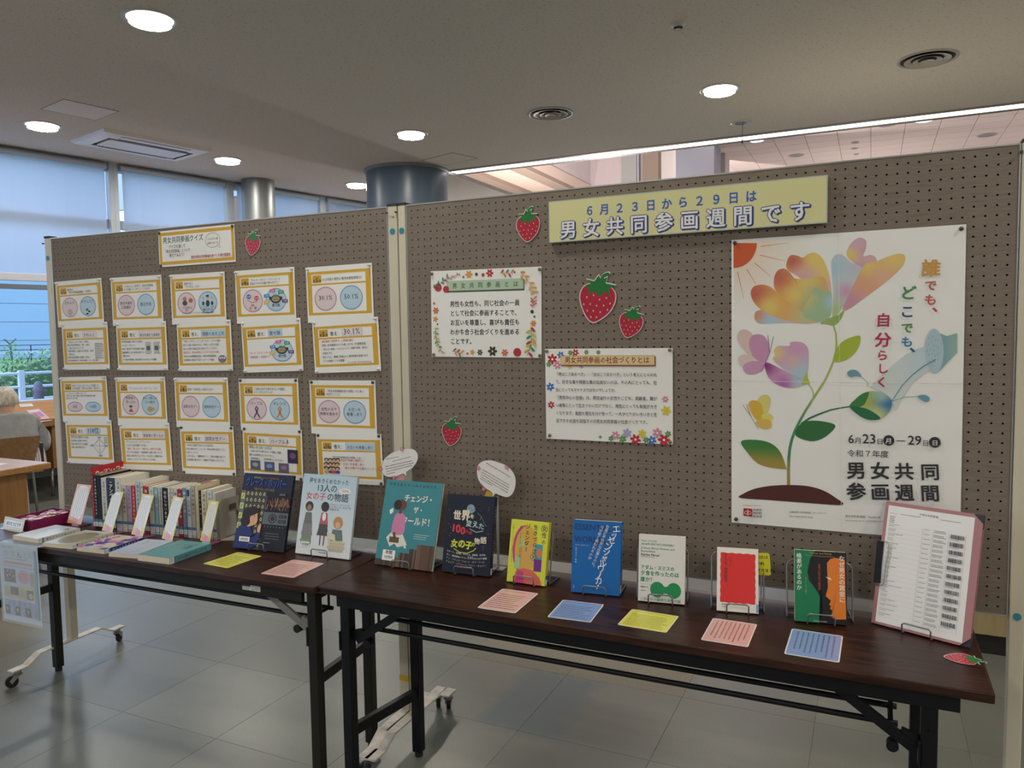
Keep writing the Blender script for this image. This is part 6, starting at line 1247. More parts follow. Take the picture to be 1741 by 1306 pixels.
# --- speech-bubble cards behind two books
def bubble(cpx, outline, pins_, base, bcol, label, lines, y):
    pl = CV(Vector((0, y, 2)), (1, 0, 0), (0, 0, -1)); P = [pl.px(*p) for p in outline]
    cx, cy = sum(p[0] for p in P)/len(P), sum(p[1] for p in P)/len(P); low = max(p[1] for p in P)
    root = thing('speech_bubble_card', label, 'card', tuple(pl.W(cx, low)))
    st = CV(pl.O+Vector((0, .002, 0)), pl.ex, pl.ey); bp = [pl.px(*p) for p in base]; st.poly(bp, bcol, smooth=False); st.build('paper_hand', PAPER, root)
    cv = CV(pl.O, pl.ex, pl.ey); cv.poly([(cx+(a-cx)*1.02, cy+(b-cy)*1.02) for a, b in P], (.25, .24, .24), smooth=True, c=(cx, cy)); cv.poly(P, (.80, .79, .77), smooth=True, c=(cx, cy))
    for i, ((x0, y0), (x1, y1), n) in enumerate(lines):
        a, b = pl.px(x0, y0), pl.px(x1, y1); L_ = math.hypot(b[0]-a[0], b[1]-a[1]); t = 0; rn = random.Random(i)
        cv.lay += 1
        while t < 1: 
            d = .8*n/L_*(.5+rn.random()); t1 = min(1, t+d)
            cv.line([(a[0]+(b[0]-a[0])*t, a[1]+(b[1]-a[1])*t), (a[0]+(b[0]-a[0])*t1, a[1]+(b[1]-a[1])*t1)], n*.42, (.07, .07, .08), same=True); t = t1+.3*n/L_
    cv.build('bubble', PAPER, root)
    for p in pins_:
        u, v = pl.px(*p); f = CV(pl.O-Vector((0, .003, 0)), pl.ex, pl.ey); f.flower(u, v, .0085, (.55, .05, .16), 5, (.7, .3, .35)); f.flower(u, v, .0058, (.70, .35, .40), 5); f.build('flower_pin', LAMI, root)
    m = MB(); q_ = pl.W(cx, low, -.003); m.box((q_.x-.004, y+.003, .7005), (q_.x+.004, y+.0045, q_.z)).box((q_.x-.02, y-.012, .7004), (q_.x+.02, y+.025, .703)); m.build('holder_stick', mat('clear_acrylic_stick', (.55, .55, .56), .15), root, off=root.location)
B6 = lambda *p: CAR(380, 740, 4.145, *p)
bubble(None, B6((1125, 185), (1180, 130), (1260, 98), (1330, 98), (1365, 130), (1365, 180), (1330, 230), (1290, 258), (1287, 285), (1262, 270), (1215, 290), (1150, 290), (1117, 255)), B6((1262, 98), (1110, 236), (1204, 300)), B6((1190, 295), (1240, 278), (1275, 285), (1270, 345), (1190, 345)), (.66, .32, .36),
       'white speech bubble card with pink flower pins above the teal picture book', [(*B6((1145, 170), (1235, 152)), .005), (*B6((1190, 185), (1320, 152)), .005), (*B6((1140, 222), (1330, 180)), .0055), (*B6((1143, 240), (1340, 195)), .0055), (*B6((1148, 258), (1330, 213)), .0055), (*B6((1150, 275), (1210, 262)), .005)], -.060)
B7 = lambda *p: CAR(740, 780, 4.145, *p)
bubble(None, B7((297, 60), (330, 22), (385, 12), (440, 25), (510, 55), (555, 110), (566, 170), (550, 235), (510, 270), (450, 255), (425, 245), (408, 266), (398, 235), (345, 200), (302, 140)), B7((307, 66), (507, 61), (343, 213)), B7((345, 262), (362, 225), (395, 235), (410, 262), (410, 300), (345, 300)), (.62, .40, .06),
       'white speech bubble card with pink flower pins above the midnight-blue book', [(*B7((360, 30), (530, 130)), .0055), (*B7((335, 78), (520, 185)), .0055), (*B7((330, 95), (520, 205)), .0055), (*B7((325, 110), (515, 222)), .0055), (*B7((320, 125), (510, 240)), .0055), (*B7((318, 140), (400, 188)), .005)], -.055)

# --- five books lying flat (spines towards the right)
def lying(FL, BL_, BR_, FR, th, label, cover, draw, stxt=None, scol=None, lab=True, z=.7003, tcol=BLK):
    """top corners in the picture: front-left, back-left, back-right, front-right"""
    pl = CV((0, 0, z+th), (1, 0, 0), (0, -1, 0)); cv = quad_cv(pl, BL_, BR_, FR, FL); w, h = cv.w, cv.h
    root = thing('book', label, 'book', tuple(cv.W(w/2, h/2, -th)), 0, None)
    def sd(c, X, Y):
        if stxt: c.text(stxt, (X(.5), Y(.12)), (X(.5), Y(.82)), tcol, vert=True, bold=.01, size=th*.52)
        c.rect(X(.02), Y(.86), X(.98), Y(.99), WHT); c.rect(X(.02), Y(.86), X(.98), Y(.90), (.09, .22, .36)); c.micro(X(.15), Y(.91), X(.85), Y(.98), 2, BLK, seed=3)
    book_body(cv, th, root, 'r', cover, False, scol, None, draw, sd)
def d1(cv, X, Y): cv.rect(X(.02), Y(.02), X(.98), Y(.98), lambda u, v: mixc((.50, .58, .66), (.62, .66, .68), v/Y(1))); cv.poly([(X(.66), Y(.06)), (X(.80), Y(.16)), (X(.92), Y(.12)), (X(.86), Y(.26)), (X(.70), Y(.22))], (.33, .28, .16), smooth=False); cv.text('とりあえず', (X(.3), Y(.06)), (X(.3), Y(.5)), (.30, .33, .36), vert=True, size=X(.14))
def d2(cv, X, Y): cv.ell(X(.52), Y(.52), X(.42), Y(.40), lambda u, v: (.24, .22, .15), 30); cv.rect(0, Y(.0), X(1), Y(.10), (.60, .60, .56)); cv.text('無人島のふたり', (X(.84), Y(.10)), (X(.84), Y(.75)), (.7, .7, .66), vert=True, size=X(.11))
def d3(cv, X, Y):
    rn = random.Random(4)
    for i in range(34): x, y = rn.random(), rn.random(); cv.poly([(X(max(0, min(1, x+.16*math.cos(a)*rn.uniform(.5, 1)))), Y(max(0, min(1, y+.13*math.sin(a)*rn.uniform(.5, 1))))) for a in (0, 1.2, 2.4, 3.7, 5)], rn.choice([(.62, .07, .34), (.60, .56, .33), (.05, .08, .38), (.66, .60, .58), (.50, .12, .42)]), smooth=False)
def d4(cv, X, Y): cv.rect(0, 0, X(1), Y(1), lambda u, v: mixc((.50, .57, .68), (.38, .46, .60), v/Y(1))); cv.text('夜が', (X(.3), Y(.12)), (X(.3), Y(.38)), (.20, .26, .34), vert=True, size=X(.16)); cv.line([(X(.62), Y(.10)), (X(.66), Y(.55)), (X(.58), Y(.95))], X(.015), (.15, .20, .30)); [cv.ell(X(.66+.05*i), Y(.12+.04*i), X(.02), Y(.014), (.45, .25, .40), 8) for i in range(4)]
def d5(cv, X, Y):
    cv.rect(0, 0, X(1), Y(1), lambda u, v: mixc((.13, .34, .36), (.10, .28, .32), v/Y(1))); rn = random.Random(8); cv.text('じい散歩', (X(.72), Y(.08)), (X(.72), Y(.46)), (.03, .05, .05), vert=True, size=X(.16), bold=.02)
    for i in range(16): x, y = rn.uniform(.28, .66), rn.uniform(.20, .46); cv.line([(X(x), Y(y)), (X(x+rn.uniform(-.08, .08)), Y(y+rn.uniform(-.05, .05)))], X(.022), rn.choice([(.20, .13, .05), (.34, .24, .10), (.10, .07, .03)]))
lying((23.4, 910.1), (92.9, 892.2), (137, 898), (63.2, 916.8), .017, 'pale sky-coloured book lying flat beside the magenta tray', (.60, .60, .56), d1, '人生を豊かにする言葉')
lying((76, 922.1), (142.3, 901.9), (195.9, 904.8), (118.9, 928.2), .015, 'book with olive landscape cover lying flat, second from the left', (.44, .44, .38), d2, '無人島のふたり', (.60, .58, .52))
lying((131, 930.1), (197.8, 908.4), (246, 914.4), (176.1, 934.2), .016, 'pink, cream and blue patterned book lying flat in the middle of the row', (.60, .56, .5), d3, '今日は昨日のつづき', (.022, .04, .22), tcol=WHT)
lying((185.3, 939), (247.3, 916.8), (298, 919.2), (230.4, 943.4), .015, 'pale blue-grey book lying flat beside the teal one', (.48, .55, .66), d4, '夜が暗いとはかぎらない', (.50, .56, .66))
lying((239.6, 942.6), (300.4, 918), (360, 924), (287.1, 949.4), .023, 'thick teal book lying flat, rightmost of the flat books', (.11, .31, .34), d5, 'そして、バトンは渡された')

# --- bookmark cards in clear holders
def bookmark(q, tilt, label, col, seed, holder=True):
    cv, b0, e, up, back = tilt_cv(q, tilt, .7115); w, h = cv.w, cv.h
    root = thing('bookmark_card', label, 'card', (b0+e*(w/2)).to_tuple()[:2]+(.7003,), 0, 'review cards standing in clear holders')
    cv.slab((.70, .62, .50), .0005); cv.rect(0, 0, w, h, col)
    cv.poly([(w*.5+w*.41*math.copysign(abs(math.cos(t*PI/12))**.5, math.cos(t*PI/12)), h*.46+h*.43*math.copysign(abs(math.sin(t*PI/12))**.6, math.sin(t*PI/12))) for t in range(24)], (.74, .72, .68), smooth=False)
    cv.poly([(w*.08, h), (w*.06, h*.86), (w*.3, h*.82), (w*.9, h*.9), (w*.94, h)], (.66, .36, .16), smooth=False); cv.ell(w*.5, h*.93, w*.22, h*.065, (.62, .22, .30), 20)
    cv.micro(w*.16, h*.08, w*.84, h*.86, 5, BLK, vert=True, seed=seed, fill=.36, rag=.1)
    cv.build('card', LAMI, root)
    m = MB(); m.prism([(-.035, -.008), (.035, -.008), (.035, .055), (-.035, .055)], 0, .0025, M=Matrix(((e.x, back.x, 0, 0), (e.y, back.y, 0, 0), (0, 0, 1, 0), (0, 0, 0, 1)))); m.build('holder_base', mat('clear_magenta_acrylic', (.20, .04, .10), .1), root)
    m = MB(); c0 = Vector((0, 0, .0025)); s = up*.03
    a = math.radians(tilt)
    for d in (.0015, -.0025): m.add([c0+e*x+back*(d+.006)+v*1.0+back*k for x, v, k in ((-.02, Vector((0, 0, 0)), 0), (.02, Vector((0, 0, 0)), 0), (.02, s, 0), (-.02, s, 0))], [(0, 1, 2, 3)])
    m.build('holder_grip', mat('clear_acrylic_stick', (.55, .55, .56), .15), root)
bookmark([(138.7, 823.9), (159.2, 825.1), (137.5, 892.2), (113.9, 889.1)], 20, 'orange-edged tall review card beside the magenta tray', (.66, .36, .22), 1)
bookmark([(192.3, 834.8), (210.4, 836.7), (190.6, 906), (173.2, 902.3)], 20, 'yellow tall review card in front of the left end of the upright books', (.66, .56, .10), 2)
bookmark([(246.1, 840.3), (268.3, 843.2), (242.5, 912.5), (223.2, 908.4)], 20, 'yellow tall review card behind the patterned flat book, second of the yellow ones', (.66, .56, .10), 3)
bookmark([(298.7, 844.4), (316.8, 847.3), (292.6, 919.7), (275, 915.6)], 20, 'yellow tall review card behind the blue-grey flat book, third of the yellow ones', (.66, .56, .10), 4)
bookmark([(357.1, 851.2), (375.2, 852.9), (356.6, 921.6), (340.2, 919.2)], 20, 'yellow tall review card at the right, in front of the metal bookend', (.66, .56, .10), 5)

# --- magenta tray of sachets and its little sign
pl = CV((0, 0, .742), (1, 0, 0), (0, -1, 0)); A, B, C_, D = [pl.W(*pl.px(*p)) for p in ((27.6, 879), (88.8, 866), (121, 870.5), (43.6, 890))]
ctr = Vector((-1.708, -.232, .7003)); hw, hd = .073, .100
root = thing('tray', 'shallow magenta tray of pink-white sachets on the left end of the table', 'tray', tuple(ctr), .02)
MG = mat('magenta_card', (.20, .012, .08), .35)
mb = MB(); t_ = .003; Hh = .042
mb.box((-hw, -hd, 0), (hw, hd, t_))
for a_, b_ in (((-hw, -hd, t_), (hw, -hd+t_, Hh)), ((-hw, hd-t_, t_), (hw, hd, Hh)), ((-hw, -hd+t_, t_), (-hw+t_, hd-t_, Hh)), ((hw-t_, -hd+t_, t_), (hw, hd-t_, Hh))): mb.box(a_, b_)
mb.build('tray_body', MG, root, bevel=.0012)
sac = thing('sachet', 'pink and white wrapped sachet heaped in the magenta tray', 'sachet', (0, 0, 0), 0, 'sachets heaped in the magenta tray')
mb = MB(); nx, ny = 8, 5
for j in range(ny):
    for i in range(nx):
        x, y = (i/(nx-1)-.5), (j/(ny-1)-.5); z = .008*max(0, (1-(2*x)**2))*max(0, (1-(2*y)**2))+.0015+.0012*math.sin(i*2.1+j)
        mb.v.append((x*.062, y*.034, z))
for j in range(ny-1):
    for i in range(nx-1): a_ = j*nx+i; mb.f.append((a_, a_+1, a_+nx+1, a_+nx)); mb.mi.append(0)
o = mb.build('wrapper', mat('pink_white_film', (.70, .56, .56), .25, vary=(60, .35)), sac, smooth='all'); o2 = MB().box((-.016, -.009, .0085), (.016, .009, .0098)).build('print_label', mat('rose_print', (.42, .08, .14), .35), sac)
rn = random.Random(21); protos = [sac]
for k in range(26):
    s = sac if k == 0 else copy_tree(sac)
    s.location = ctr+Vector((rn.uniform(-.038, .038), -.078+.156*((k*7) % 26)/26, .012+.0055*(k//5)+.002*rn.random())); s.rotation_euler = (rn.uniform(-.14, .14), rn.uniform(-.14, .14), rn.uniform(-.5, .5))
q = [(9.2, 877.8), (43.6, 884.7), (38.3, 903.9), (4.6, 897)]
cv, b0, e, up, back = tilt_cv(q, 15, .703); w, h = cv.w, cv.h
root = thing('sign_card', 'small framed white sign in front of the magenta tray', 'sign', (b0+e*(w/2)).to_tuple()[:2]+(.7003,))
cv.slab((.66, .66, .62), .001); cv.rect(0, 0, w, h, (.60, .50, .36)); cv.rect(w*.025, h*.06, w*.975, h*.94, (.62, .68, .64)); cv.rect(w*.06, h*.16, w*.94, h*.84, (.22, .36, .32)); cv.rect(w*.075, h*.20, w*.925, h*.80, WHT)
cv.text('おひとつどうぞ', (w*.14, h*.66), (w*.86, h*.66), BLK, bold=.045, res=2, ratio=1.15); cv.build('card', LAMI, root)
m = MB(); M_ = Matrix(((e.x, back.x, 0, 0), (e.y, back.y, 0, 0), (0, 0, 1, 0), (0, 0, 0, 1))); m.prism([(-w/2, -.012), (w/2, -.012), (w/2, .008), (-w/2, .008)], 0, .002, M=M_); m.build('acrylic_foot', mat('clear_acrylic_stick', (.55, .55, .56), .15), root)

# --- clear sleeve with a newsletter taped to the left table's front edge
ya = onz(30, 925, .70).y-.004
pl = CV(Vector((0, TL0.y-.0025+.0, 2)), (1, 0, 0), (0, 0, -1))
cv = quad_cv(pl, (1.7, 920), (66.5, 929.3), (71.7, 1062.5), (5.5, 1049)); cv.O.z = .7025; w, h = cv.w, cv.h
CLEAR = bpy.data.materials.new('clear_sleeve'); CLEAR.use_nodes = True; nt = CLEAR.node_tree; b = nt.nodes['Principled BSDF']; b.inputs['Base Color'].default_value = (.75, .82, .88, 1); b.inputs['Alpha'].default_value = .28; b.inputs['Roughness'].default_value = .12
cv.O.y -= .004
root = thing('newsletter_sleeve', 'clear sleeve holding a pale blue newsletter, hanging from the front left table edge', 'poster', tuple(cv.W(w/2, h)))
X = lambda u: u*w; Y = lambda v: v*h
cv.rect(X(.03), Y(.03), X(.90), Y(.95), lambda u, v: mixc((.50, .62, .70), (.52, .60, .74), v/h)); cv.slab((.6, .66, .72), .0003)
for ch, x, c_ in zip('かれんと', (.13, .30, .46, .62), ((.28, .45, .50), (.35, .45, .18), (.42, .10, .14), (.50, .35, .38))): cv.text(ch, (X(x), Y(.165)), (X(x+.13), Y(.165)), c_, bold=.02, res=2)
cv.micro(X(.08), Y(.04), X(.40), Y(.055), 1, BLK, seed=3); cv.micro(X(.75), Y(.08), X(.88), Y(.16), 4, (.2, .3, .3), seed=6); cv.micro(X(.15), Y(.185), X(.75), Y(.20), 1, BLK, seed=31); cv.rect(X(.12), Y(.225), X(.86), Y(.262), (.66, .50, .48)); cv.micro(X(.14), Y(.228), X(.84), Y(.258), 1, (.50, .12, .10), fill=.8, rag=0); cv.micro(X(.08), Y(.28), X(.88), Y(.30), 1, (.15, .3, .45), rag=0, seed=5)
cv.rect(X(.10), Y(.33), X(.40), Y(.50), (.16, .10, .09)); cv.ell(X(.66-.05), Y(.41), X(.15), Y(.09), (.62, .38, .45)); cv.micro(X(.48), Y(.36), X(.74), Y(.47), 4, (.5, .12, .22), seed=9); cv.rect(X(.77), Y(.33), X(.88), Y(.52), (.50, .44, .34)); cv.micro(X(.785), Y(.35), X(.87), Y(.51), 9, BLK, seed=11)
rn = random.Random(3)
for i in range(16): cv.ell(X(.12+.26*rn.random()), Y(.35+.13*rn.random()), X(.022), Y(.014), rn.choice([(.5, .33, .25), (.4, .1, .08), (.55, .5, .45), (.05, .05, .06)]), 8)
cv.rect(X(.08), Y(.54), X(.88), Y(.70), (.58, .53, .30)); cv.rect(X(.24), Y(.555), X(.46), Y(.66), (.12, .11, .07)); cv.rect(X(.66), Y(.57), X(.84), Y(.69), (.16, .13, .11)); cv.ell(X(.77), Y(.64), X(.06), Y(.035), (.55, .5, .45)); cv.micro(X(.10), Y(.56), X(.23), Y(.69), 6, (.2, .18, .1), seed=2); cv.micro(X(.48), Y(.57), X(.64), Y(.68), 6, (.2, .18, .1), seed=22)
for i in range(6):
    x = .08+.135*i; cv.rect(X(x), Y(.73), X(x+.115), Y(.79), (.22, .28, .52)); cv.micro(X(x+.01), Y(.735), X(x+.105), Y(.785), 3, WHT, seed=i)
    cv.rect(X(x), Y(.80), X(x+.115), Y(.92), (.13, .10, .10) if i % 2 == 0 else (.28, .34, .55)); (cv.ell(X(x+.055), Y(.85), X(.03), Y(.025), (.48, .32, .24), 10) if i % 2 == 0 else cv.micro(X(x+.01), Y(.81), X(x+.105), Y(.91), 5, WHT, seed=i+9))
cv.rect(X(.905), Y(.05), X(.965), Y(.93), (.20, .33, .48)); cv.build('newsletter', LAMI, root)
mb = MB(); mb.add([cv.W(u, v, .0028) for u, v in ((-.02*w, -.005*h), (w*1.03, -.005*h), (w*1.03, h*1.03), (-.02*w, h*1.03))], [(3, 2, 1, 0)]); mb.build('clear_front', CLEAR, root, off=root.location)
mb = MB(); p0 = cv.W(-.02*w, 0); p1 = cv.W(1.03*w, 0); bk = Vector((0, .055, 0)); zz = Vector((0, 0, -.0012)); mb.add([p0+zz, p1+zz, p1+bk+zz, p0+bk+zz], [(0, 1, 2, 3)]); mb.build('clear_flap', CLEAR, root, off=root.location)

# --- the row of upright books and its metal bookend
PA, PB_ = onz(161.6, 899.4, .70), onz(378.8, 919.6, .70); er = (PB_-PA); er.z = 0; RL = er.length; er.normalize(); brk = Vector((-er.y, er.x, 0))
tape = lambda c, X, Y, h: (c.rect(X(.04), h-.042, X(.96), h-.012, WHT), c.rect(X(.04), h-.042, X(.96), h-.030, (.08, .19, .33)), c.micro(X(.12), h-.028, X(.88), h-.014, 2, BLK, seed=int(h*1e4)))
CAM_X = lambda px: (lambda p: (p-PA).dot(er))(onz(150+px/6.448, 899.4+(px/6.448-11.6)*(919.6-899.4)/217.2, .70))
rows = [  # x0, x1 in the close-up, top y, depth, spine colour, text colour, text, label
 (60, 82, 95, .215, (.38, .02, .04), WHT, 'ウーマン・ワールド', 'tall red picture book standing at the left end of the upright row'),
 (84, 118, 180, .20, (.012, .012, .018), WHT, 'あの本は読まれているか', 'black book standing second from the left in the upright row'),
 (119, 164, 185, .19, (.010, .010, .014), (.5, .5, .5), '', 'plain black book standing between another black book and a white one'),
 (166, 224, 215, .175, (.60, .62, .60), BLK, '女性のいない民主主義', 'white-spined book just right of the plain black book'),
 (226, 314, 212, .16, (.035, .06, .14), WHT, 'アンペイドワーク', 'thick navy-spined book with large white writing in the upright row'),
 (318, 384, 215, .17, (.66, .66, .60), (.1, .2, .3), '家事労働と女たち', 'tall white book just right of the thick navy one'),
 (386, 438, 292, .14, (.58, .54, .50), BLK, '働く母の選択', 'low off-white book next to the purple-white one'),
 (440, 494, 297, .14, (.40, .33, .48), (.1, .05, .2), '私たちの声', 'purple and white spined book in the upright row'),
 (496, 536, 297, .13, (.55, .06, .06), WHT, 'フェミニズムとは', 'bright red slim spine in the left half of the upright row'),
 (540, 592, 252, .17, (.46, .58, .66), BLK, '育児の社会学', 'tall pale blue and white book behind the second yellow card'),
 (594, 624, 258, .17, (.64, .63, .58), BLK, '妻の言い分', 'tall narrow white book with a barcode on top'),
 (626, 680, 305, .13, (.42, .03, .06), WHT, '男の家事', 'dark red book right of the tall narrow white one'),
 (684, 740, 312, .14, (.58, .64, .54), (.1, .2, .1), '介護と仕事', 'pale green-white spined book in the middle of the row'),
 (742, 786, 315, .13, (.28, .48, .58), WHT, '性と法律', 'sky-blue spine in the middle of the upright row'),
 (788, 810, 318, .13, (.62, .62, .58), BLK, '父の育休', 'very thin white spine right of the sky-blue one'),
 (812, 832, 318, .13, (.52, .54, .56), BLK, '母の休日', 'very thin grey spine beside the black book in the middle'),
 (835, 890, 322, .13, (.012, .012, .014), WHT, '存在しない女たち', 'black book standing in the middle of the upright row'),
 (893, 922, 325, .14, (.66, .60, .58), (.4, .1, .1), 'ひとりで生きる', 'white spine with reddish writing, just right of the middle black book'),
 (924, 955, 325, .14, (.60, .60, .60), BLK, '結婚の条件', 'light grey-white spine left of the dark crimson one'),
 (957, 998, 332, .14, (.64, .62, .56), BLK, '暮らしの経済', 'ivory spine touching the dark crimson one'),
 (1000, 1048, 338, .13, (.36, .03, .04), WHT, 'わたしの仕事', 'dark crimson spine in the right half of the upright row'),
 (1050, 1094, 325, .14, (.18, .28, .36), WHT, '職場の心理', 'slate-blue spine in the right half of the upright row'),
 (1096, 1142, 320, .14, (.58, .62, .64), (.05, .1, .2), '女たちの沈黙', 'pale spine with a small navy label near its top'),
 (1144, 1190, 300, .15, (.46, .44, .38), BLK, '多様な働き方', 'grey-beige spine left of the thick cream book'),
 (1192, 1230, 292, .18, (.62, .55, .38), BLK, '', 'thick cream book with a red label on its top edge'),
 (1232, 1256, 352, .14, (.022, .022, .022), WHT, '少女の歴史', 'thin black spine in the right part of the row'),
 (1258, 1318, 352, .15, (.64, .58, .42), BLK, '家族と社会', 'cream-spined book right of the thin black one'),
 (1320, 1376, 340, .17, (.62, .62, .60), (.1, .2, .3), '学校のなかの性差', 'white book with a barcode, second from the bookend'),
 (1378, 1416, 378, .16, (.56, .56, .52), BLK, 'こころの声', 'last white book, leaning against the metal bookend')]
for i, (x0, x1, ty, dep, c_, tc_, txt, lab) in enumerate(rows):
    a, b_ = CAM_X(x0), CAM_X(x1-1.5); base = PA+er*a; base.z = .7003; th = max(.006, b_-a)
    # height from the picture: top of spine at this x
    pln = CV(Vector((PA.x, PA.y, .7003)), er, (0, 0, -1)); Hk = -pln.px(150+(x0+x1)/2/6.448, 780+ty/6.448)[1]
    root = thing('book', lab, 'book', tuple(base+er*(th/2)), 0, 'books standing upright in a row')
    cs = CV(base+Vector((0, 0, Hk)), er, (0, 0, -1), th, Hk); cs.slab(c_, .0012); X = lambda u: u*th; Y = lambda v: v*Hk
    if txt: cs.text(txt, (X(.5), Y(.06)), (X(.5), Y(.06)+min(Hk*.68, .013*len(txt)*1.35)), tc_, vert=True, bold=.01, size=min(th*.62, .014))
    if i == 4: cs.rect(X(.2), Y(.10), X(.85), Y(.55), (.014, .018, .03)); cs.text('アンペイド', (X(.52), Y(.12)), (X(.52), Y(.53)), WHT, vert=True, bold=.03, size=.020, res=2)
    if i == 22: cs.rect(X(.1), Y(.04), X(.75), Y(.17), (.02, .06, .18))
    if i not in (24,): tape(cs, X, Y, Hk)
    cs.build('spine', COVER, root)
    for k, off in (('front_cover', 0), ('back_cover', th-.0012)):
        cc_ = CV(base+er*(0 if off == 0 else th)+Vector((0, 0, Hk))+brk*(dep if off == 0 else 0), -brk if off == 0 else brk, (0, 0, -1), dep, Hk); cc_.slab(c_, .0012)
        if i == 0 and off == 0: cc_.text('ウーマン・', (.01, .03), (.10, .03), WHT)
        cc_.build(k, COVER, root)
    mb = MB(); vs = [base+er*x+brk*y+Vector((0, 0, z)) for z in (.001, Hk-.0015) for x, y in ((.0012, .001), (th-.0012, .001), (th-.0012, dep-.003), (.0012, dep-.003))]
    mb.add(vs, [(3, 2, 1, 0), (4, 5, 6, 7), (0, 1, 5, 4), (1, 2, 6, 5), (2, 3, 7, 6), (3, 0, 4, 7)]); mb.build('page_block', PAGES, root, off=root.location)
    if i == 24:
        m = MB(); vs = [base+er*x+brk*y+Vector((0, 0, z)) for z in (Hk-.0012, Hk+.0004) for x, y in ((.001, .03), (th-.001, .03), (th-.001, .085), (.001, .085))]; m.add(vs, [(3, 2, 1, 0), (4, 5, 6, 7), (0, 1, 5, 4), (1, 2, 6, 5), (2, 3, 7, 6), (3, 0, 4, 7)]); o = m.build('red_label', mat('red_label', (.36, .03, .03), .5), root, off=root.location); o['label'] = 'dark red label'
    if i in (5, 10, 27):
        m = CV(base+Vector((0, 0, Hk-.012))+er*(th+.0006)+brk*.02, brk, (0, 0, -1), .045, .02)
# first book's cover face showing above its neighbours
base = PA+er*CAM_X(82); pln = CV(Vector((PA.x, PA.y, .7003)), er, (0, 0, -1)); H0 = -pln.px(150+70/6.448, 780+95/6.448)[1]
rb = bpy.data.objects['book.005'] if False else [o for o in bpy.data.objects if o.get('label', '').startswith('tall red picture book')][0]
cf = CV(base+Vector((0, 0, .7003+H0-base.z))+er*.0004, brk, (0, 0, -1), .215, H0); cf.slab((.42, .02, .035), .0004)
cf.text('ウーマン・ワールド', (.012, .040), (.200, .034), (.72, .70, .66), bold=.03, ratio=1.3, res=2); cf.build('lettered_cover', COVER, rb)
# bookend
xb = CAM_X(1418); base = PA+er*xb; base.z = .7003; root = thing('bookend', 'beige metal bookend with an arched opening at the right end of the upright books', 'bookend', tuple(base))
BE = mat('beige_metal', (.36, .335, .28), .4); D_, Hb, T_ = .15, .155, .0015
M_ = Matrix(((er.x, brk.x, 0, 0), (er.y, brk.y, 0, 0), (0, 0, 1, 0), (0, 0, 0, 1)))
mb = MB(); outer = [(0, 0), (0, Hb-.015), (.006, Hb-.004), (.018, Hb), (D_-.018, Hb), (D_-.006, Hb-.004), (D_, Hb-.015), (D_, 0)]; inner = [(.035, 0), (.035, .07), (.042, .092), (.055, .102), (D_-.055, .102), (D_-.042, .092), (D_-.035, .07), (D_-.035, 0)]
vs = [M_ @ Vector((x, y, z)) for x in (.012, .012+T_) for y, z in outer+inner]; n = 8; fs = []
for o_ in (0, 16):
    for k in range(7): fs.append((o_+k, o_+k+1, o_+8+k+1, o_+8+k) if o_ else (o_+k, o_+8+k, o_+8+k+1, o_+k+1))
for k in range(7): fs += [(k, k+1, 16+k+1, 16+k), (8+k, 24+k, 24+k+1, 8+k+1)]
mb.add(vs, fs); mb.build('upright', BE, root); mb = MB(); mb.prism([(.013, .0), (.10, .02), (.10, D_-.02), (.013, D_)], 0, .0012, M=M_); mb.build('base_plate', BE, root)
mb = MB(); mb.prism([(.0142, .055), (.0142, .095), (.0148, .095), (.0148, .055)], .105, .128, M=M_); mb.build('stamp_plate', mat('stamp_plate', (.10, .09, .08), .5), root)

# ================================================================== BACKGROUND FURNITURE, READER, OUTSIDE
def skin(name, V, E_, R_, m, parent, sub=2):
    me = bpy.data.meshes.new(name); me.from_pydata([tuple(v) for v in V], E_, []); o = bpy.data.objects.new(name, me); COL.objects.link(o); o.parent = parent
    me.materials.append(m); md = o.modifiers.new('skin', 'SKIN'); md.use_smooth_shade = True
    for i, sv in enumerate(me.skin_vertices[0].data):
        r = R_[i]; sv.radius = r if isinstance(r, tuple) else (r, r); sv.use_root = (i == 0)
    sb_ = o.modifiers.new('sub', 'SUBSURF'); sb_.levels = sub; sb_.render_levels = sub
    return o
f_ = Vector((-math.sin(WANG), math.cos(WANG), 0)); r_ = Vector((math.cos(WANG), math.sin(WANG), 0)); Z = Vector((0, 0, 1))
Hd = atd(8, 684, 6.4)
base = Vector((Hd.x, Hd.y, 0))-f_*.14
SKN = mat('skin', (.50, .30, .21), .55); SHIRT = mat('grey_shirt', (.34, .35, .36), .85, vary=(14, .10), bump=(9, .6), dist=.03); TROU = mat('dark_trousers', (.05, .05, .06), .8)
per = thing('person', 'grey-haired person in a grey shirt reading at the window counter, seen from behind', 'person', tuple(base))
hz = Hd.z
def P3(f, r, z): return f_*f+r_*r+Z*z
V = [P3(0, 0, .50), P3(-.02, 0, .64), P3(.0, 0, .78), P3(.05, 0, hz-.17), P3(.09, 0, hz-.10), P3(.14, 0, hz-.03), P3(.15, 0, hz+.04)]
R_ = [(.13, .10), (.13, .095), (.14, .10), (.10, .08), .052, (.078, .088), (.066, .074)]
E_ = [(i, i+1) for i in range(6)]
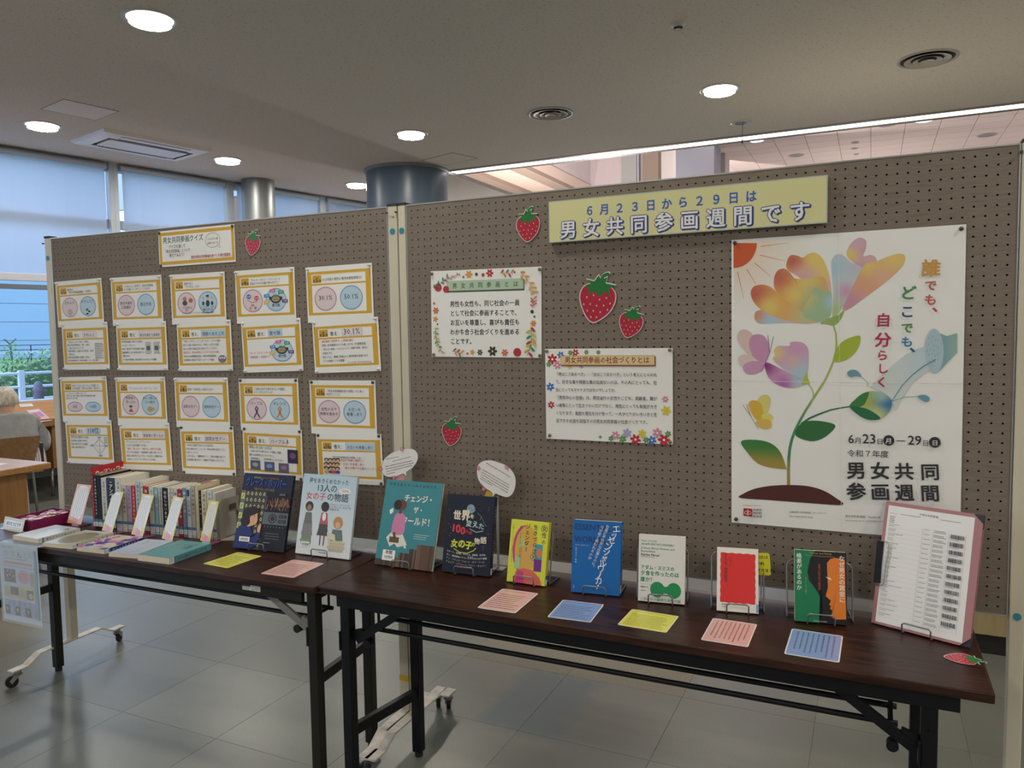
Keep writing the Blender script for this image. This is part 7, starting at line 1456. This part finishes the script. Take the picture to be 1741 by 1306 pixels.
for s in (-1, 1):
    b = len(V); V += [P3(.05, s*.16, hz-.20), P3(.11, s*.25, .68), P3(.34, s*.17, .755), P3(.40, s*.155, .76), P3(0, s*.09, .50), P3(.24, s*.11, .52), P3(.44, s*.12, .50), P3(.42, s*.12, .28), P3(.40, s*.12, .08), P3(.52, s*.13, .045)]
    R_ += [.055, .042, .026, (.036, .018), .09, .078, .056, .048, .034, (.038, .026)]
    E_ += [(3, b), (b, b+1), (b+1, b+2), (b+2, b+3), (0, b+4), (b+4, b+5), (b+5, b+6), (b+6, b+7), (b+7, b+8), (b+8, b+9)]
    for k in range(5):
        n = len(V); sp_ = (k-1.5)*.016 if k else -.034
        L_ = (.045, .05, .055, .052, .042)[k]; V += [P3(.43, s*.155+sp_*.9*s, .758), P3(.43+L_*.6, s*.155+sp_*1.3*s, .757), P3(.43+L_, s*.155+sp_*1.35*s, .748)]
        R_ += [.009, .008, .007]; E_ += [(b+3, n), (n, n+1), (n+1, n+2)]
skin('body', V, E_, R_, SKN, per, 1)
V = [P3(0, 0, .50), P3(-.03, 0, .64), P3(-.01, 0, .78), P3(.04, 0, hz-.225), P3(.08, 0, hz-.125)]; R_ = [(.19, .13), (.20, .13), (.205, .13), (.125, .105), (.070, .066)]; E_ = [(0, 1), (1, 2), (2, 3), (3, 4)]
for s in (-1, 1):
    b = len(V); V += [P3(.05, s*.165, hz-.245), P3(.07, s*.25, hz-.42), P3(.10, s*.268, .66), P3(.32, s*.19, .765)]; R_ += [.080, .078, .074, .046]; E_ += [(3, b), (b, b+1), (b+1, b+2), (b+2, b+3)]
skin('shirt', V, E_, R_, SHIRT, per)
mb = MB(); 
for a in range(11):
    pass
mb.tube([P3(.085+.072*math.cos(t*PI/8), .072*math.sin(t*PI/8), hz-.108+.012*math.cos(t*PI/8)) for t in range(16)], .014, 8, closed=True); mb.build('collar', SHIRT, per, smooth='all')
V = [P3(0, 0, .50)]; R_ = [(.17, .12)]; E_ = []
for s in (-1, 1): b = len(V); V += [P3(.02, s*.10, .50), P3(.24, s*.115, .525), P3(.45, s*.12, .51), P3(.44, s*.12, .28), P3(.41, s*.12, .10)]; R_ += [.11, .094, .072, .064, .056]; E_ += [(0, b), (b, b+1), (b+1, b+2), (b+2, b+3), (b+3, b+4)]
skin('trousers', V, E_, R_, TROU, per)
for s in (-1, 1): skin('shoe', [P3(.39, s*.12, .05), P3(.46, s*.125, .042), P3(.56, s*.135, .036)], [(0, 1), (1, 2)], [(.045, .045), (.046, .036), (.042, .030)], DARK, per, 1)
HAIR = mat('grey_blond_hair', (.66, .60, .50), .7, vary=(50, .35, (1, 1, .25)), bump=(90, 1.0), dist=.01)
mb = MB(); N, M2 = 28, 16; c_ = P3(.135, 0, hz+.012)
for j in range(M2+1):
    ph = PI*j/M2
    for i in range(N):
        th = 2*PI*i/N; d = f_*math.cos(th)*math.sin(ph)+r_*math.sin(th)*math.sin(ph)+Z*math.cos(ph); front = math.cos(th)*math.sin(ph)
        low = max(0, -math.cos(ph)); rr = 1+.05*noise.noise(d*5)+.025*noise.noise(d*17)
        if low > .35 or (front > .55 and math.cos(ph) < .35): rr *= .80
        mb.v.append(tuple(c_+Vector((d.x*.100, d.y*.100, d.z*.122))*rr))
for j in range(M2):
    for i in range(N): mb.f.append((j*N+i, j*N+(i+1) % N, (j+1)*N+(i+1) % N, (j+1)*N+i)); mb.mi.append(0)
mb.build('hair', HAIR, per, smooth='all')
for s in (-1, 1): skin('ear', [P3(.135, s*.086, hz+.005), P3(.132, s*.096, hz-.004), P3(.137, s*.088, hz-.024)], [(0, 1), (1, 2)], [.012, .013, .009], SKN, per, 1)
skin('nose', [P3(.222, 0, hz+.004), P3(.242, 0, hz-.018)], [(0, 1)], [.010, .014], SKN, per, 1)
for s in (-1, 1):
    MB().lathe([(0, -.009), (.007, -.006), (.009, 0), (.007, .006), (0, .009)], tuple(P3(.216, s*.030, hz+.006)), 12).build('eye', mat('eye_dark', (.05, .04, .04), .2), per, smooth='all')
MB().tube([P3(.222, -.024, hz-.045), P3(.230, 0, hz-.047), P3(.222, .024, hz-.045)], .004, 6).build('mouth', mat('lips', (.35, .13, .11), .5), per, smooth='all')
# chair
Mc = lambda f, r, z: f_*f+r_*r+Z*z
cb = base-r_*.10; ch = thing('wooden_chair', 'brown plywood chair with a low tapered back, the reader sits on it', 'chair', tuple(cb))
mb = MB(); n = 9; vs = []
for z, hw_ in ((.70, .215), (.63, .20), (.48, .155)):
    for k in range(n): t = (k/(n-1)-.5)*2; vs.append(Mc(-.235-.0+.05*t*t*-1+.03, hw_*t, z))
m2 = len(vs)
vs += [v-f_*.014 for v in vs]
fs = []
for j in range(2):
    for k in range(n-1): a = j*n+k; fs += [(a, a+1, a+n+1, a+n), (m2+a, m2+a+n, m2+a+n+1, m2+a+1)]
for k in range(n-1): fs += [(k, m2+k, m2+k+1, k+1), (2*n+k, 2*n+k+1, m2+2*n+k+1, m2+2*n+k)]
for j in range(2): fs += [(j*n, (j+1)*n, m2+(j+1)*n, m2+j*n), (j*n+n-1, m2+j*n+n-1, m2+(j+1)*n+n-1, (j+1)*n+n-1)]
mb.add(vs, fs); mb.build('backrest', CHAIRW, ch)
Mx = Matrix(((f_.x, r_.x, 0, 0), (f_.y, r_.y, 0, 0), (0, 0, 1, 0), (0, 0, 0, 1)))
MB().prism([(-.20, -.15), (.24, -.18), (.26, .05), (.24, .28), (-.20, .25)], .392, .405, M=Mx).build('seat', CHAIRW, ch, bevel=.004)
for a, b in ((-.19, -.17), (-.19, .17), (.21, -.19), (.21, .19)): MB().tube([Mc(a*1.1, b*1.08, .0), Mc(a, b, .395)]+([Mc(-.23, b*.9, .62)] if a < 0 else []), .011, 8).build('leg', CHROME, ch, smooth='all')
# striped cloth over the lap, showing under the right elbow
sm = bpy.data.materials.new('striped_cloth'); sm.use_nodes = True; nt = sm.node_tree; b = nt.nodes['Principled BSDF']; t = nt.nodes.new('ShaderNodeTexCoord'); w_ = nt.nodes.new('ShaderNodeTexWave'); w_.inputs['Scale'].default_value = 16; w_.wave_profile = 'SAW'; w_.bands_direction = 'Y'
nt.links.new(t.outputs['Object'], w_.inputs[0]); rp = nt.nodes.new('ShaderNodeValToRGB'); rp.color_ramp.interpolation = 'CONSTANT'; rp.color_ramp.elements[0].color = (.72, .72, .72, 1); rp.color_ramp.elements[1].position = .72; rp.color_ramp.elements[1].color = (.22, .07, .08, 1)
nt.links.new(w_.outputs['Fac'], rp.inputs[0]); nt.links.new(rp.outputs[0], b.inputs['Base Color']); b.inputs['Roughness'].default_value = .9
Mx = Matrix(((f_.x, r_.x, 0, 0), (f_.y, r_.y, 0, 0), (0, 0, 1, 0), (0, 0, 0, 1)))
mb = MB(); n = 14; vs = []
for k in range(n):
    a_ = -1.9+3.0*k/(n-1); w2 = .012*math.sin(k*2.2)
    for z, q_ in ((.62, .9), (.52, 1.0), (.42, 1.04)): vs.append(P3((.20+w2)*math.cos(a_+PI/2)*q_+.02, (.225+w2)*math.sin(a_+PI/2)*q_, z))
mb.add(vs, [(3*k+j, 3*k+3+j, 3*k+4+j, 3*k+1+j) for k in range(n-1) for j in (0, 1)]); mb.build('striped_cloth', sm, per, smooth='all')
# long counter along the windows
wc = thing('window_counter', 'long honey-coloured wooden counter running under the windows', 'counter', wroot('window_counter_anchor').location, WANG)
bpy.data.objects.remove([o for o in bpy.data.objects if o.name.startswith('window_counter_anchor')][0])
wc.location = (P0.x, P0.y, 0)
MB().box((-9, -1.34, .682), (6.4, -.02, .72)).build('counter_top', ORANGE, wc, bevel=.004)
for t in (-7.2, -5.4, -3.6, -1.9, -.13, 1.7, 3.5, 5.3):
    MB().box((t, -1.30, .28), (t+.035, -.04, .682)).build('side_panel', ORANGE_V, wc)
    for yy in (-1.2, -.14): MB().cyl((t+.0175, yy, 0), (t+.0175, yy, .28), .014, 10).build('leg', CHROME, wc, smooth='all')
MB().box((-9, -.75, .28), (6.4, -.73, .682)).build('rear_panel', mat('dark_brown_panel', (.10, .05, .025), .6), wc)  # shade under the counter is put into this panel's dark colour
mb = MB()
for t in (-9, 6.4): mb.v += [(t, -1.30, .721), (t, -1.30, .742), (t, -.95, .895), (t, -.93, .895), (t, -.93, .721)]
mb.f = [(0, 1, 2, 3, 4), (9, 8, 7, 6, 5)]+[(i, 5+i, 5+(i+1) % 5, (i+1) % 5) for i in range(5)]; mb.mi = [0]*7
mb.build('sloping_rest', ORANGE, wc); MB().box((-9, -1.325, .721), (6.4, -1.30, .752)).build('front_lip', ORANGE, wc, bevel=.003)
lc = CV(Vector((P0.x, P0.y, 0))+f_*(-1.30)+Z*.7432, r_, -(f_*.35+Z*.153)); sq = quad_cv(lc, (33, 687), (55, 686), (56, 690.5), (34, 692)); root = thing('counter_label', 'small white paper label on the window counter beside the magazine', 'label', tuple(sq.W(sq.w/2, sq.h/2, -.001))); sq.slab((.7, .72, .74), .0005); sq.micro(.01, .1*sq.h, sq.w*.9, sq.h*.8, 2, (.4, .4, .45), seed=1); sq.build('paper', PAPER, root)
mg = quad_cv(lc, (47, 699), (70.4, 695.2), (84, 716.5), (64, 718.5)); mg.O = mg.O+mg.n*.005; root = thing('magazine', 'pink-covered magazine lying on the window counter', 'magazine', tuple(mg.W(mg.w/2, mg.h, -.005)))
mg.slab((.60, .55, .62), .005); w, h = mg.w, mg.h; mg.rect(w*.05, h*.03, w*.95, h*.97, (.58, .42, .55)); mg.rect(w*.12, h*.06, w*.88, h*.16, (.66, .62, .66)); mg.rect(w*.15, h*.25, w*.45, h*.75, (.50, .12, .16)); mg.rect(w*.50, h*.22, w*.85, h*.62, (.42, .22, .45)); mg.rect(w*.55, h*.80, w*.85, h*.92, (.66, .60, .12)); mg.micro(w*.15, h*.78, w*.5, h*.93, 3, WHT, seed=2); mg.build('cover', PAPER, root)
# foreground table at the left edge
rt = thing('reading_table', 'honey-coloured wooden table cut off by the left edge of the photo', 'table', (-3.27, .845, 0))
MB().box((-1.3, -2.0, .66), (0, 0, .70)).build('tabletop', ORANGE, rt, bevel=.006)
yy = ony(0, 0, 0) if False else None
d = ray(47, 840); tt_ = (-3.33-CP.x)/d.x; ye = CP.y+d.y*tt_-.845
MB().box((-.09, -1.75, .09), (-.06, ye, .66)).build('modesty_panel', ORANGE_V, rt)
for y in (ye+.02, -1.8):
    MB().tube([(-.12, y, .655), (-.10, y, .30), (-.02, y, .02)], .015, 10).build('leg', CHROME, rt, smooth='all'); MB().tube([(-1.18, y, .655), (-1.2, y, .3), (-1.26, y, .02)], .015, 10).build('leg', CHROME, rt, smooth='all')
tp2 = CV((0, 0, .7012), (1, 0, 0), (0, -1, 0)); pp = quad_cv(tp2, (-12, 787), (12, 788), (2, 791), (-25, 790)); root = thing('paper_slip', 'white paper lying on the table at the left edge', 'paper', tuple(pp.W(pp.w/2, pp.h/2, -.001))); pp.slab(WHT, .0005); pp.build('paper', PAPER, root)
# low wooden cabinet and a stored stand behind the right board
cb_ = thing('cabinet', 'pale wooden cabinet on a black plinth, seen below and right of the right board', 'cabinet', (1.66, 1.65, 0))
MB().box((0, .012, .09), (2.6, .47, .95)).build('carcass', OAK, cb_)
for k in range(4): MB().box((.005+.65*k, 0, .095), (.645+.65*k, .012, .93)).build('door', OAK, cb_, bevel=.001)
MB().box((.01, .025, 0), (2.59, .46, .09)).build('plinth', mat('black_plinth', (.012, .012, .012), .5), cb_)
MB().box((-.01, -.015, .95), (2.61, .48, .975)).build('worktop', OAK, cb_, bevel=.002)
ss = thing('stand', 'cream castor stand parked behind the right board, only its foot showing', 'stand', (1.43, 2.10, 0), 1.2)
foot_bar(ss, 0, .05); foot_bar(ss, .055, .05); MB().box((-.02, -.016, .112), (.02, .016, 1.70)).build('post', CREAM, ss, bevel=.003); MB().box((.035, -.016, .112), (.075, .016, 1.70)).build('post', CREAM, ss, bevel=.003)
for x in (0, .055):
    for y in (-.245, .245): caster(ss, x, y, .072, 1.0+x*9)
# unseen uplights added to brighten the hall ceiling and the main ceiling
for x, y in ((-9.5, 12), (-6, 14), (-3.2, 12), (1.2, 15.5), (6.5, 14.5), (1.4, 4.6), (4.0, 4.7), (4.3, 1.0), (4.6, -5.2)):
    hall = y > 3; u = thing('uplighter', 'tall floor uplighter in the hall hidden behind the boards' if hall else 'tall floor uplighter standing outside the photo, to the right of the viewer', 'lamp', (x, y, 0), 0, 'uplighters in the hall behind the boards' if hall else 'uplighters right of the viewer')
    MB().cyl((0, 0, 0), (0, 0, .03), .15, 24).cyl((0, 0, .03), (0, 0, 1.55), .016, 12).build('pole', STEEL_G, u); MB().lathe([(.016, 1.55), (.08, 1.57), (.16, 1.66), (.155, 1.665), (.075, 1.585), (0, 1.57)], (0, 0, 0), 24).build('bowl', TRIM, u, smooth='all')
    L = bpy.data.lights.new('uplighter_lamp', 'AREA'); L.shape = 'DISK'; L.size = .25; L.energy = (4.5 if y < 6 else HALL_FILL_W*(.8 if x < -5 else 4.5 if x < 0 else .95)) if hall else 9; L.color = (1, .89, .84) if y > 6 else (1, .84, .64); lo = bpy.data.objects.new('lamp', L); COL.objects.link(lo); lo.parent = u; lo.location = (0, 0, 1.67); lo.rotation_euler = (PI, 0, 0)
for q, rr, on in (((1287, 239), .14, 1), ((1571, 204.5), .16, 1), ((1354, 264), .15, 0), ((1509, 211.5), .16, 0), ((1678, 229.5), .16, 0), ((1454, 242), .07, 0), ((1453, 252), .06, 0), ((1456, 262), .05, 0)):
    p = onz(*q, 4.999); w1 = {(1287, 239): 'left lit round lamp', (1571, 204.5): 'right lit round lamp', (1354, 264): 'grey round air outlet nearest the pier', (1509, 211.5): 'grey round air outlet near the strip light', (1678, 229.5): 'grey round air outlet farthest right', (1454, 242): 'upper small grey sensor', (1453, 252): 'middle small white sensor', (1456, 262): 'lower small grey sensor'}[q]
    t = thing('downlight' if on else ('air_outlet' if rr > .1 else 'ceiling_sensor'), w1+' in the tiled ceiling of the far hall', 'ceiling light' if on else ('air vent' if rr > .1 else 'sensor'), tuple(p))
    MB().lathe([(rr*.85, 0), (rr*.87, -.012), (rr, -.012), (rr+.004, 0)], (0, 0, 0), 28).build('ring', TRIM if on else mat('grey_ring', (.42, .38, .36), .5), t, smooth='all')
    MB().cyl((0, 0, -.007), (0, 0, -.001), rr*.86, 28).build('lens' if on else 'grille', emis('cool_lamp', (.72, .84, 1), 1.6) if on else mat('grey_grille', (.25, .23, .22), .6), t)

# ---- outside, beyond the glass
GRD = mat('paving', (.40, .40, .38), .9, vary=(2, .12)); GRASS = mat('meadow', (.14, .24, .07), .95, vary=(1.5, .3))
og = wroot('ground'); MB().box((-40, .22, -.25), (60, 9, -.05)).build('paving', GRD, og); MB().box((-60, 9, -.3), (90, 120, -.04)).build('meadow', GRASS, og)
wl_ = lambda px, py, D: (lambda p: (Matrix.Rotation(-WANG, 3, 'Z') @ (p-Vector((P0.x, P0.y, 0)))))(atd(px, py, D))
def outer(name, label, cat, t, y, z=-.05, **k): return thing(name, label, cat, (P0.x+math.cos(WANG)*t-math.sin(WANG)*y, P0.y+math.sin(WANG)*t+math.cos(WANG)*y, z), WANG, **k)
a = wl_(40, 640, 13.5); gy = a.y
gr = outer('guard_rail', 'white metal guard rail outside the window in front of the bushes', 'fence', 0, gy)
WH = mat('white_rail_paint', (.62, .66, .72), .5)
for z in (.90, .66, .44): MB().tube([(-14, 0, z+.05), (20, 0, z+.05)], .024, 8).build('rail', WH, gr, smooth='all')
t0_ = wl_(36, 660, 13.5).x
for k in range(-4, 7): MB().box((t0_+2*k-.045, -.045, 0), (t0_+2*k+.045, .045, 1.0)).build('post', WH, gr, bevel=.006)
for k in range(-4, 6):
    for s in (0, 1): MB().bar((t0_+2*k+.05+s*1.9, 0, .08), (t0_+2*k+.9+s*.2, 0, .46), .02, .02).build('brace', WH, gr)
bp_ = wl_(66, 677, 12.3); bo = outer('bollard', 'dark grey round-topped bollard outside the window', 'bollard', bp_.x, bp_.y)
MB().lathe([(.075, 0), (.075, .68), (.08, .70), (.08, .74), (.07, .76), (.066, .80), (.05, .84), (.03, .865), (0, .87)], (0, 0, 0), 24).build('bollard_body', mat('bollard_stone', (.17, .16, .20), .8), bo, smooth='all')
for s in (-1, 1): MB().bar((s*.06, 0, .70), (s*.12, 0, .72), .03, .04).build('chain_lug', MATS['bollard_stone'], bo)
# bushes on a bank
LEAF = bpy.data.materials.new('bush_leaf'); LEAF.use_nodes = True; nt = LEAF.node_tree; b = nt.nodes['Principled BSDF']; g_ = nt.nodes.new('ShaderNodeNewGeometry'); rp = nt.nodes.new('ShaderNodeValToRGB'); rp.color_ramp.elements[0].color = (.07, .19, .07, 1); rp.color_ramp.elements[1].color = (.30, .44, .16, 1)
nt.links.new(g_.outputs['Random Per Island'], rp.inputs[0]); nt.links.new(rp.outputs[0], b.inputs['Base Color']); b.inputs['Roughness'].default_value = .7
by = wl_(40, 630, 16.0).y; rn = random.Random(77)
for bi, (t, wdt, hh) in enumerate(((-5.5, 3.4, 1.35), (-2.4, 3.4, 1.42), (.8, 3.6, 1.36), (4.2, 3.6, 1.45), (7.8, 3.6, 1.35))):
    words = ('dark green bush beyond the guard rail, outside the left edge', 'green bush beyond the guard rail just left of the bollard', 'green bush beyond the guard rail behind the bollard', 'green bush beyond the guard rail hidden by the left board', 'green bush beyond the guard rail, farthest right outside')[bi]
    bt = outer('bush', words, 'bush', t, by+.8)
    mb = MB(); 
    for k in range(2600):
        u, v_ = rn.uniform(-1, 1), rn.uniform(-1, 1); q_ = rn.random()**.4
        x = u*wdt/2; yv = v_*1.1; env = hh*math.sqrt(max(.05, 1-.55*(abs(u)**3)-.5*v_*v_))*(.9+.14*noise.noise(Vector((x*2+bi*7, yv*2, 0)))); z = env*q_
        c_ = Vector((x, yv, z)); n1 = Vector((rn.gauss(0, 1), rn.gauss(0, 1), rn.gauss(0, 1))).normalized(); n2 = n1.orthogonal().normalized(); s = rn.uniform(.03, .07)
        mb.add([c_-n1*s, c_+n2*s*.45, c_+n1*s, c_-n2*s*.45], [(0, 1, 2, 3)])
    o = mb.build('foliage', LEAF, bt); o['kind'] = 'stuff'
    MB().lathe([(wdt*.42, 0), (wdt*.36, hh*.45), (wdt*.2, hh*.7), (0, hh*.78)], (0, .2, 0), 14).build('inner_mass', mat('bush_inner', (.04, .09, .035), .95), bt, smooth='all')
fy = wl_(40, 600, 22).y; ff = outer('mesh_fence', 'thin dark fence rail on posts behind the bushes', 'fence', 0, fy)
zt_ = wl_(40, 587, 22).z+.05; zl = wl_(40, 595, 22).z+.05
for z in (zt_, zl): MB().box((-14, -.012, z-.010), (20, .012, z+.010)).build('rail', STEEL_G, ff)
for k in range(-8, 12): MB().box((k*1.1-.012, -.012, 0), (k*1.1+.012, .012, zt_)).build('post', STEEL_G, ff)
wf = outer('white_fence', 'low white horizontal fence between the dark fence and the bushes', 'fence', 0, fy-1.2); z = wl_(40, 598, 21).z+.05
MB().box((-14, -.02, z-.05), (20, .02, z+.01)).build('rail', WH, wf)
for k in range(-6, 9): MB().box((k*2-.04, -.03, 0), (k*2+.04, .03, z)).build('post', WH, wf)
sp_ = wl_(18, 600, 20.5); sa = outer('sapling', 'thin young tree with a forked top behind the bushes', 'tree', sp_.x, sp_.y)
zt2 = wl_(18, 577, 20.5).z+.05; m = MB(); m.tube([(0, 0, 0), (.02, 0, zt2*.7), (0, 0, zt2-.12)], .03, 8); m.tube([(0, 0, zt2-.14), (-.10, 0, zt2-.02), (-.14, 0, zt2)], .018, 6); m.tube([(0, 0, zt2-.14), (.10, 0, zt2-.03), (.15, 0, zt2+.01)], .018, 6); m.build('trunk', mat('bark', (.10, .14, .10), .9), sa, smooth='all')
m = MB()
for k in range(160):
    c_ = Vector((rn.gauss(0, .13), rn.gauss(0, .1), zt2*.82+rn.uniform(-.45, .18))); n1 = Vector((rn.gauss(0, 1), rn.gauss(0, 1), rn.gauss(0, 1))).normalized(); n2 = n1.orthogonal().normalized(); m.add([c_-n1*.04, c_+n2*.018, c_+n1*.04, c_-n2*.018], [(0, 1, 2, 3)])
o = m.build('foliage', LEAF, sa); o['kind'] = 'stuff'
wy = wl_(40, 560, 62).y; wh = outer('warehouse', 'long pale blue flat-walled building far beyond the fences', 'building', 0, wy)
ztop = 9.0; BW = mat('pale_blue_cladding', (.23, .32, .42), .7)
nb_ = 6
for k in range(nb_):
    z0 = .05+(ztop-.05)*k/nb_; MB().box((-50, 0, z0), (60, .1+.0*k, z0+(ztop-.05)/nb_-.05)).build('cladding_band', BW, wh)
MB().box((-50, .06, 0), (60, 12, ztop)).build('wall_core', mat('cladding_joint', (.17, .25, .34), .8), wh)
